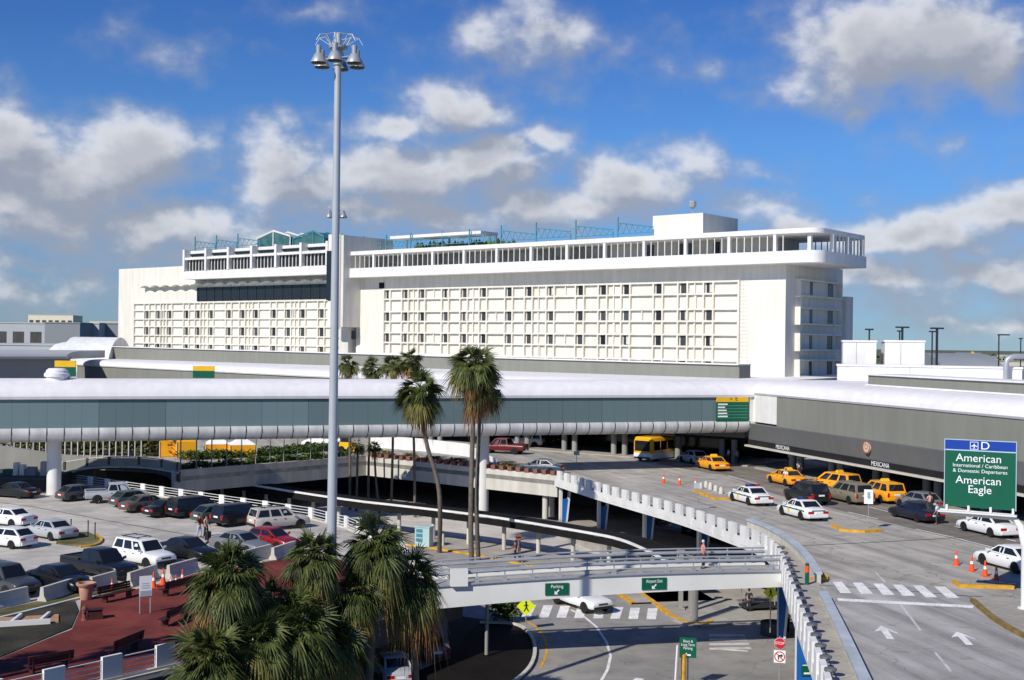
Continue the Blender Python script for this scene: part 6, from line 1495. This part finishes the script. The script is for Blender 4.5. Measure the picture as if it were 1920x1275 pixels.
def stop(T):
    plate(T, 'stop_plate', octo(.30, 8, 22.5), 2.62, -.06, -.036, M['red']); plate(T, 'border', octo(.315, 8, 22.5), 2.62, -.0355, -.030, M['signwhite'])
    text('STOP', .21, M['signwhite'], T, (0,-.062,2.62), (R(90),0,0))
    plate(T, 'turn_plate', [(-.31,-.34),(.31,-.34),(.31,.34),(-.31,.34)], 1.90, -.06, -.036, M['signwhite'])
    mb = MB(); mb.lathe([(.235,-.068),(.29,-.068),(.29,-.0605),(.235,-.0605)], (0,0,1.90), 28, 'y'); mb.f.pop(); mb.f.pop(); mb.build('prohibition_ring', M['red'], T, world=False)
    mb = MB(); a = [(-.12,-.22),(-.04,-.22),(-.04,.02),(.10,.02),(.10,-.06),(.24,.07),(.10,.20),(.10,.12),(-.12,.12)]
    plate(T, 'turn_arrow', [(x*.78, z*.78) for x, z in a], 1.90, -.067, -.0605, M['blackpaint'])
    plate(T, 'slash', [(-.195,.155),(-.155,.195),(.195,-.155),(.155,-.195)], 1.90, -.072, -.0675, M['red'])
P = gz(1461, 1300, 0)
sign_on_post('stop_sign', 'red stop sign above a no right turn sign at the bottom beside the blue pier', 1461, 1296, 0, 3.0, stop)
def park(T):
    plate(T, 'plate', [(-.46,-.55),(.46,-.55),(.46,.55),(-.46,.55)], 2.2, -.07, -.037, M['green'])
    text('Short &\nLong Term\nParking', .20, M['signwhite'], T, (0,-.073,2.36), (R(90),0,0), sx=.85)
    plate(T, 'arrow', [(-.24,0),(-.06,.13),(-.06,.045),(.16,.045),(.16,-.045),(-.06,-.045),(-.06,-.13)], 1.80, -.076, -.0705, M['signwhite'])
sign_on_post('parking_sign', 'green sign reading Short and Long Term Parking with a left arrow', 1289, 1289, 0, 2.7, park, pr=.05, mt=M['concpale'])
for px, py, h, mt, lab in ((1265,1296,2.5,'white','leaning white pole left of the green parking sign'),(1281,1292,1.9,'kerbyellow','yellow steel bollard below the green parking sign')):
    mb = MB(); mb.tube([(0,0,0),(.12 if mt == 'white' else 0,0,h)], .06 if mt == 'white' else .13, 8); mb.lathe([(.16,0),(.16,.03),(.02,.04)], (0,0,0), 10); o = mb.build('guard_post', M[mt], smooth=40); o.location = gz(px, py, 0); tag(o, lab, 'post')
def info(T):
    plate(T, 'plate', [(-.33,-.55),(.33,-.55),(.33,.55),(-.33,.55)], 2.45, -.06, -.037, M['signwhite'])
    plate(T, 'symbol', [(-.10,.30),(.12,.30),(.12,-.02),(.2,-.02),(.02,-.28),(-.14,-.02),(-.10,-.02)], 2.5, -.066, -.0605, M['steel'])
sign_on_post('keep_sign', 'small white sign on a thin post at the yellow median tip behind the police cars', 1628, 991, Z_UP+.1, 2.95, info)
sign_on_post('small_sign', 'small pale blue sign on a thin post by the three cones', 1306, 957, Z_UP, 2.3, lambda T: plate(T, 'plate', [(-.26,-.24),(.26,-.24),(.26,.24),(-.26,.24)], 2.1, -.06, -.037, M['bluegrey']))
sign_on_post('small_sign', 'small pale teal sign on the forecourt in the bridge shadow', 1081, 878, Z_UP, 1.9, lambda T: plate(T, 'plate', [(-.32,-.22),(.32,-.22),(.32,.22),(-.32,.22)], 1.7, -.06, -.037, mat('faded_teal', (.25,.40,.38), .6, var=.05)))
sign_on_post('round_sign', 'dark red round sign above the two waiting people', 972, 1050, .14, 2.1, lambda T: (plate(T, 'disc', octo(.30, 16, 0), 1.95, -.06, -.037, M['brick']), plate(T, 'symbol', [(-.2,-.06),(.2,-.06),(.2,.06),(-.2,.06)], 1.95, -.066, -.0605, M['blackpaint'])))
P = gz(1513, 1096, Z_UP+.1); T = thing('delineator_post', 'green and orange marker post at the end of the curved barrier', 'post', P)
mb = MB(); mb.lathe([(.12,0),(.12,.72)], (0,0,0), 12); mb.build('base', M['green'], T, world=False, smooth=40); mb = MB(); mb.lathe([(.122,.723),(.122,1.1)], (0,0,0), 12); mb.build('band', M['orange'], T, world=False, smooth=40); mb = MB(); mb.lathe([(.12,1.103),(.12,1.22),(.03,1.26)], (0,0,0), 12); mb.build('cap', M['green'], T, world=False, smooth=40)
for k, (px, py) in enumerate(((1314,916),(1324,914),(1332,918),(1342,921),(1352,926))):
    mb = MB(); mb.lathe([(.22,0),(.24,.1),(.2,.45),(.1,.58),(.02,.6)], (0,0,0), 9); o = mb.build('stone_bollard', M['concpale'], smooth=50); o.location = gz(px, py, Z_UP+.13); o.scale = (1,1,1.0+.1*(k % 3)); tag(o, ('first','second','third','fourth','fifth')[k] + ' stubby stone bollard on the yellow kerbed median, counted from its cone end', 'bollard', 'stone bollards on the median')
# gantry sign
A, B = gd(1772, 886, 68.2), gd(1905, 891, 66.5); c = (A+B)/2; rz = math.atan2(B.y-A.y, B.x-A.x); w = (B-A).length; zt_, zb_ = gd(1773, 823.5, 68.2).z, gd(1772, 948, 68.2).z; H = zt_-zb_
T = thing('departures_sign', 'big blue and green sign lettered American on a white cantilever mast', 'sign', (c.x, c.y, Z_UP), rz)
z0 = zb_-Z_UP
def bxs(nm, mt, *bs):
    mb = MB()
    for b in bs: mb.bx(*b)
    return mb.build(nm, mt, T, world=False)
bxs('green_panel', M['green'], (-w/2,w/2,-.09,.09,z0,z0+H*.842)); bxs('blue_header', M['blue'], (-w/2,w/2,-.092,.09,z0+H*.858,z0+H)); bxs('divider', mat('pale_blue_edge', (.45,.58,.70), .5, var=0), (-w/2,w/2,-.095,.088,z0+H*.842,z0+H*.858)); 
e = .035; bxs('edge_trim', bpy.data.materials['pale_blue_edge'], (-w/2-e,-w/2-.001,-.10,.1,z0-e,z0+H+e), (w/2+.001,w/2+e,-.10,.1,z0-e,z0+H+e), (-w/2,w/2,-.10,.1,z0+H+.001,z0+H+e))
def st(body, size, u, v, sx=1.0): text(body, size*H, M['signwhite'], T, (u*w,-.10,z0+v*H), (R(90),0,0), sx=sx)
st('American', .165, -.02, .735, 1.0); st('International / Caribbean', .074, 0, .625, 1.03); st('& Domestic Departures', .074, 0, .545, 1.06); st('American', .165, -.02, .405, 1.0); st('Eagle', .165, 0, .27, 1.0); st('D', .165, .07, .925, 1.1)
ic = .058*H; cx_, cz_ = -.085*w, z0+.925*H
bxs('plane_frame', M['signwhite'], (cx_-ic,cx_+ic,-.1,-.0925,cz_+ic*.86,cz_+ic), (cx_-ic,cx_+ic,-.1,-.0925,cz_-ic,cz_-ic*.86), (cx_-ic,cx_-ic*.86,-.1,-.0925,cz_-ic*.859,cz_+ic*.859), (cx_+ic*.86,cx_+ic,-.1,-.0925,cz_-ic*.859,cz_+ic*.859))
mb = MB(); mb.poly([(cx_+a*ic*.72, -.10, cz_+b*ic*.72) for a, b in ((0,1),(.16,.3),(1,-.15),(1,-.42),(.16,-.15),(.12,-.65),(.4,-.95),(-.4,-.95),(-.12,-.65),(-.16,-.15),(-1,-.42),(-1,-.15),(-.16,.3))]); mb.build('plane_symbol', M['signwhite'], T, world=False)
pole = gz(1921, 1141, Z_UP+.15); I = ROOTM[T].inverted(); pl = I @ pole
mb = MB(); mb.tube([(-w/2-.25,.05,z0-.32),(w/2-.1,.05,z0-.38),(pl.x-.25,pl.y*.6,z0-.8),(pl.x,pl.y,z0-1.9),(pl.x,pl.y,z0-3.0)], [.16,.18,.2,.2,.2], 12); mb.build('arm', M['whitemetal'], T, world=False, smooth=50)
mb = MB(); mb.tube([(pl.x,pl.y,.15),(pl.x,pl.y,z0-1.7)], .2, 14); mb.lathe([(.36,.1),(.36,.2),(.22,.24)], (pl.x,pl.y,0), 14); mb.build('mast', M['whitemetal'], T, world=False, smooth=50)
mb = MB(); mb.bx(-w/2-.3, w/2+.1, -.5, -.12, z0-.30, z0-.22); mb.build('catwalk', M['whitemetal'], T, world=False)
for k in range(4): x = -w/2+.12+k*(w-.24)/3; bxs('bracket', M['whitemetal'], (x-.06,x+.06,-.12,.12,z0-.215,z0+.1))

# ================================================================== left background under the bridge
rb = thing('ramp_bridge', 'grey arched ramp bridge rising to the planter wall at the left', 'bridge', gd(200, 870, 126))
cen = [gd(px, py, 126 + (-2 if px > 300 else 0)) for px, py in ((90,874),(115,867.5),(160,860),(196,857),(257,856.5),(300,861),(336,868))]
cen = smoothp(cen, 2)
mb = MB(); mb.loft([[(p.x,p.y,p.z-2.0+.75*math.sin(math.pi*k/(len(cen)-1))), (p.x,p.y+7,p.z-2.0+.75*math.sin(math.pi*k/(len(cen)-1))), (p.x,p.y+7,p.z-.95), (p.x,p.y,p.z-.95)] for k, p in enumerate(cen)]); mb.build('girder', M['concdark'], rb)
mb = MB(); mb.loft([[(p.x,p.y-.15,p.z-.947), (p.x,p.y+.15,p.z-.947), (p.x,p.y+.15,p.z-.12), (p.x,p.y-.15,p.z-.12)] for p in cen]); mb.build('parapet', M['conc'], rb)
mb = MB(); mb.tube([p for p in cen], .06, 6); mb.tube([p+Vector((0,-.3,-1.0)) for p in cen], .09, 5); mb.build('rail', M['concpale'], rb)
for p in cen[2::4]: mb = MB(); mb.box(p+Vector((0,-.02,-.35)), (.22,.40,.8)); mb.build('rail_post', M['concdark'], rb)
mb = MB(); q = [gd(px, py, 131) for px, py in ((-90,829),(0,836),(100,850),(176,860))]; mb.loft([[(p.x,p.y,3.5),(p.x,p.y+.5,3.5),(p.x,p.y+.5,p.z),(p.x,p.y,p.z)] for p in q]); o = mb.build('ramp_wall', M['conc'], loc=(q[1].x,q[1].y,3.5)); tag(o, 'long grey sloping ramp wall at the left edge under the bridge', 'wall')
a, b = gd(-70, 896, 120), gd(96, 894, 121); mb = MB(); mb.bx(a.x, b.x, 119, 127, Z_PK-.5, a.z); mb.bx(a.x, b.x+.2, 118.8, 127.2, a.z+.003, a.z+.14); o = mb.build('loading_ledge', M['concdark'], loc=(b.x,119,Z_PK)); tag(o, 'dark raised ledge with cabinets behind the black sedan', 'ledge'); zl = a.z+.14
for px0, px1, py, mt, lab in ((4,22,880,'green','green bin on the ledge at the left edge'),(24,33,868,'white','tall white cabinet on the ledge behind the green bin'),(36,45,872,'whitemetal','pale slatted cabinet second from the green bin'),(47,66,876,'fargrey','grey slanted cabinet on the ledge'),(75,85,866,'concpale','pale upright slab on the ledge left of the bridge column')):
    a, b = gd(px0, py, 121.5), gd(px1, py, 121.5); wd = b.x-a.x; mb = MB(); mb.hexa([(-wd/2,0,0),(wd/2,0,0),(wd/2,.8,0),(-wd/2,.8,0)], [(-wd/2+.03,.05 if mt != 'fargrey' else .4,a.z-zl),(wd/2-.03,.05 if mt != 'fargrey' else .4,a.z-zl),(wd/2-.03,.75,a.z-zl),(-wd/2+.03,.75,a.z-zl)]); mb.bx(-wd/2-.03,wd/2+.03,-.03,.83,-.0,.06); o = mb.build('cabinet' if mt != 'green' else 'waste_bin', M[mt]); o.location = ((a.x+b.x)/2, 121.5, zl+.003); tag(o, lab, 'cabinet' if mt != 'green' else 'bin')
fn1 = thing('post_fence', 'row of slender pale posts in front of the tall hedge, left of the tents', 'fence', gz(150, 853, 5.0))
for k in range(21):
    px = 27 + 11.9*k; by = 839 + min(k, 14)*1.25; P = gd(px, by, 133); mb = MB(); mb.tube([(P.x,P.y,P.z-.3),(P.x,P.y,9.3)], .085, 5); mb.build('post', M['concpale'], fn1)
P = gd(20,800,133); Q = gd(270,800,133); mb = MB(); mb.tube([(P.x,P.y,9.25),(Q.x,Q.y,9.25)], .05, 5); mb.build('top_rail', M['concpale'], fn1)
fn2 = thing('post_fence', 'row of slender grey posts along the top of the shaded planter wall', 'fence', (-26, 133, 5.4))
wp = along([Vector((-34,124.4,0)), Vector((-17.5,142.4,0))], 1.85, .8)
for p, t in wp: mb = MB(); q = p + Vector((-t.y, t.x, 0))*.25; mb.tube([(q.x,q.y,5.4),(q.x,q.y,9.6)], .07, 5); mb.build('post', M['conc'], fn2)
mb = MB(); mb.tube([(wp[0][0].x,wp[0][0].y,9.55),(wp[-1][0].x,wp[-1][0].y,9.55)], .05, 5); mb.build('top_rail', M['conc'], fn2)
def tent(px, py, w, h, top, wall, label):
    P = gz(px, py, Z_UP); T = thing('event_tent', label, 'tent', P, R(18), 'orange and white tents under the bridge'); q = w/2
    mb = MB(); i = mb.vs([(-q,-q,h),(q,-q,h),(q,q,h),(-q,q,h),(0,0,h+.95)]); mb.f += [(i,i+1,i+4),(i+1,i+2,i+4),(i+2,i+3,i+4),(i+3,i,i+4),(i,i+3,i+2,i+1)]; mb.build('canopy', top, T, world=False)
    mb = MB(); mb.bx(-q,q,-q,-q+.03,.05,h-.003); mb.bx(q-.03,q,-q+.031,q,.05,h-.003); mb.bx(-q,-q+.03,-q+.031,q,.05,h-.003); mb.build('side_wall', wall, T, world=False)
    for sx in (-1,1):
        for sy in (-1,1): mb = MB(); mb.tube([(sx*(q+.06),sy*(q+.06),0),(sx*(q+.06),sy*(q+.06),h)], .04, 6); mb.build('leg', M['whitemetal'], T, world=False)
tent(322,855,2.8,1.9,M['tentyellow'],M['tentyellow'],'all orange tent, leftmost of the four'); tent(349,857,2.2,1.9,M['tentyellow'],M['tentyellow'],'narrow all orange tent beside the leftmost')
tent(408,852,2.9,1.35,M['tent'],M['tentyellow'],'white topped tent with orange valance, left of its twin'); tent(454,855,3.0,1.45,M['tent'],M['tentyellow'],'white topped tent with orange valance nearest the light mast')
hw = [gz(690,838,Z_UP), gz(790,846,Z_UP), gz(876,856,Z_UP), gz(932,868,Z_UP)]
mb = MB(); mb.loft([[(p.x,p.y,Z_UP),(p.x,p.y+.4,Z_UP),(p.x,p.y+.4,Z_UP+h),(p.x,p.y,Z_UP+h)] for p, h in zip(hw, (1.6,1.6,1.55,.4))]); o = mb.build('hoarding_wall', M['white'], loc=(hw[1].x,hw[1].y,Z_UP)); tag(o, 'long white site hoarding above the planter hedge', 'hoarding')
car('white delivery van behind the bushes left of the light mast', 'van', 'white', 606, 838, (-.97,.2), Z_UP, gU, 'van', 'delivery_van')
P = gz(652, 848, Z_UP); T = thing('skip_loader', 'yellow compact loader between the light mast and the palm trunks', 'loader', P, R(-15))
mb = MB(); mb.hexa([(-1,-.6,.45),(1,-.6,.45),(1,.6,.45),(-1,.6,.45)], [(-.9,-.55,1.3),(.6,-.55,1.3),(.6,.55,1.3),(-.9,.55,1.3)]); mb.bx(.9,1.5,-.8,.8,.2,.8); mb.build('body', M['yellow'], T, world=False)
mb = MB(); mb.bx(-.7,.3,-.5,.5,1.303,2.0); mb.build('cab', M['carglass'], T, world=False)
for x in (-.6,.6):
    for s in (-1,1): mb = MB(); mb.lathe([(.05,-.15),(.4,-.15),(.42,0),(.4,.15),(.05,.15)], (x,s*.7,.42), 12, 'y'); mb.build('wheel', M['tyre'], T, world=False)
# clutter in the underpass at the right end of the footbridge
P = gz(1470, 1182, 0); T = thing('recycling_bin', 'dark blue bin with a white lid by the blue pier', 'bin', P)
mb = MB(); mb.lathe([(.36,0),(.40,.9)], (0,0,0), 14); mb.build('drum', paint('navy'), T, world=False, smooth=40); mb = MB(); mb.lathe([(.45,.903),(.45,1.0),(.3,1.12),(.02,1.15)], (0,0,0), 14); mb.build('lid', M['white'], T, world=False, smooth=40)
q = gz(1421, 1146, 0); T = thing('luggage_cart', 'dark luggage cart with a white canopy in the shade of the underpass', 'cart', q, R(15))
mb = MB(); mb.bx(-1.2,1.2,-.6,.6,.35,.5); mb.build('platform', M['darksteel'], T, world=False); mb = MB(); mb.bx(-1.1,1.1,-.65,.65,1.9,2.0); mb.build('canopy', M['white'], T, world=False)
for x in (-1.05,1.05): mb = MB(); mb.tube([(x,-.5,.5),(x,-.5,1.9)], .04, 6); mb.tube([(x,.5,.5),(x,.5,1.9)], .04, 6); mb.tube([(x,-.5,1.2),(x,.5,1.2)], .03, 5); mb.build('frame', M['steel'], T, world=False)
for x in (-.8,.8):
    for s in (-1,1): mb = MB(); mb.lathe([(.03,-.06),(.2,-.06),(.2,.06),(.03,.06)], (x,s*.5,.2), 10, 'y'); mb.build('wheel', M['tyre'], T, world=False)
P = gz(1404, 1150, .0); person('person in dark clothes standing in the shade below the footbridge', P, R(90), (.03,.03,.035), (.03,.03,.04), stride=.04)
# font objects become meshes
dg = bpy.context.evaluated_depsgraph_get()
for o in [o for o in bpy.data.objects if o.type == 'FONT']:
    me = bpy.data.meshes.new_from_object(o.evaluated_get(dg)); me.name = 'lettering'
    n = bpy.data.objects.new('lettering', me); COL.objects.link(n); n.parent = o.parent; n.location = o.location; n.rotation_euler = o.rotation_euler; n.scale = o.scale
    bpy.data.objects.remove(o)
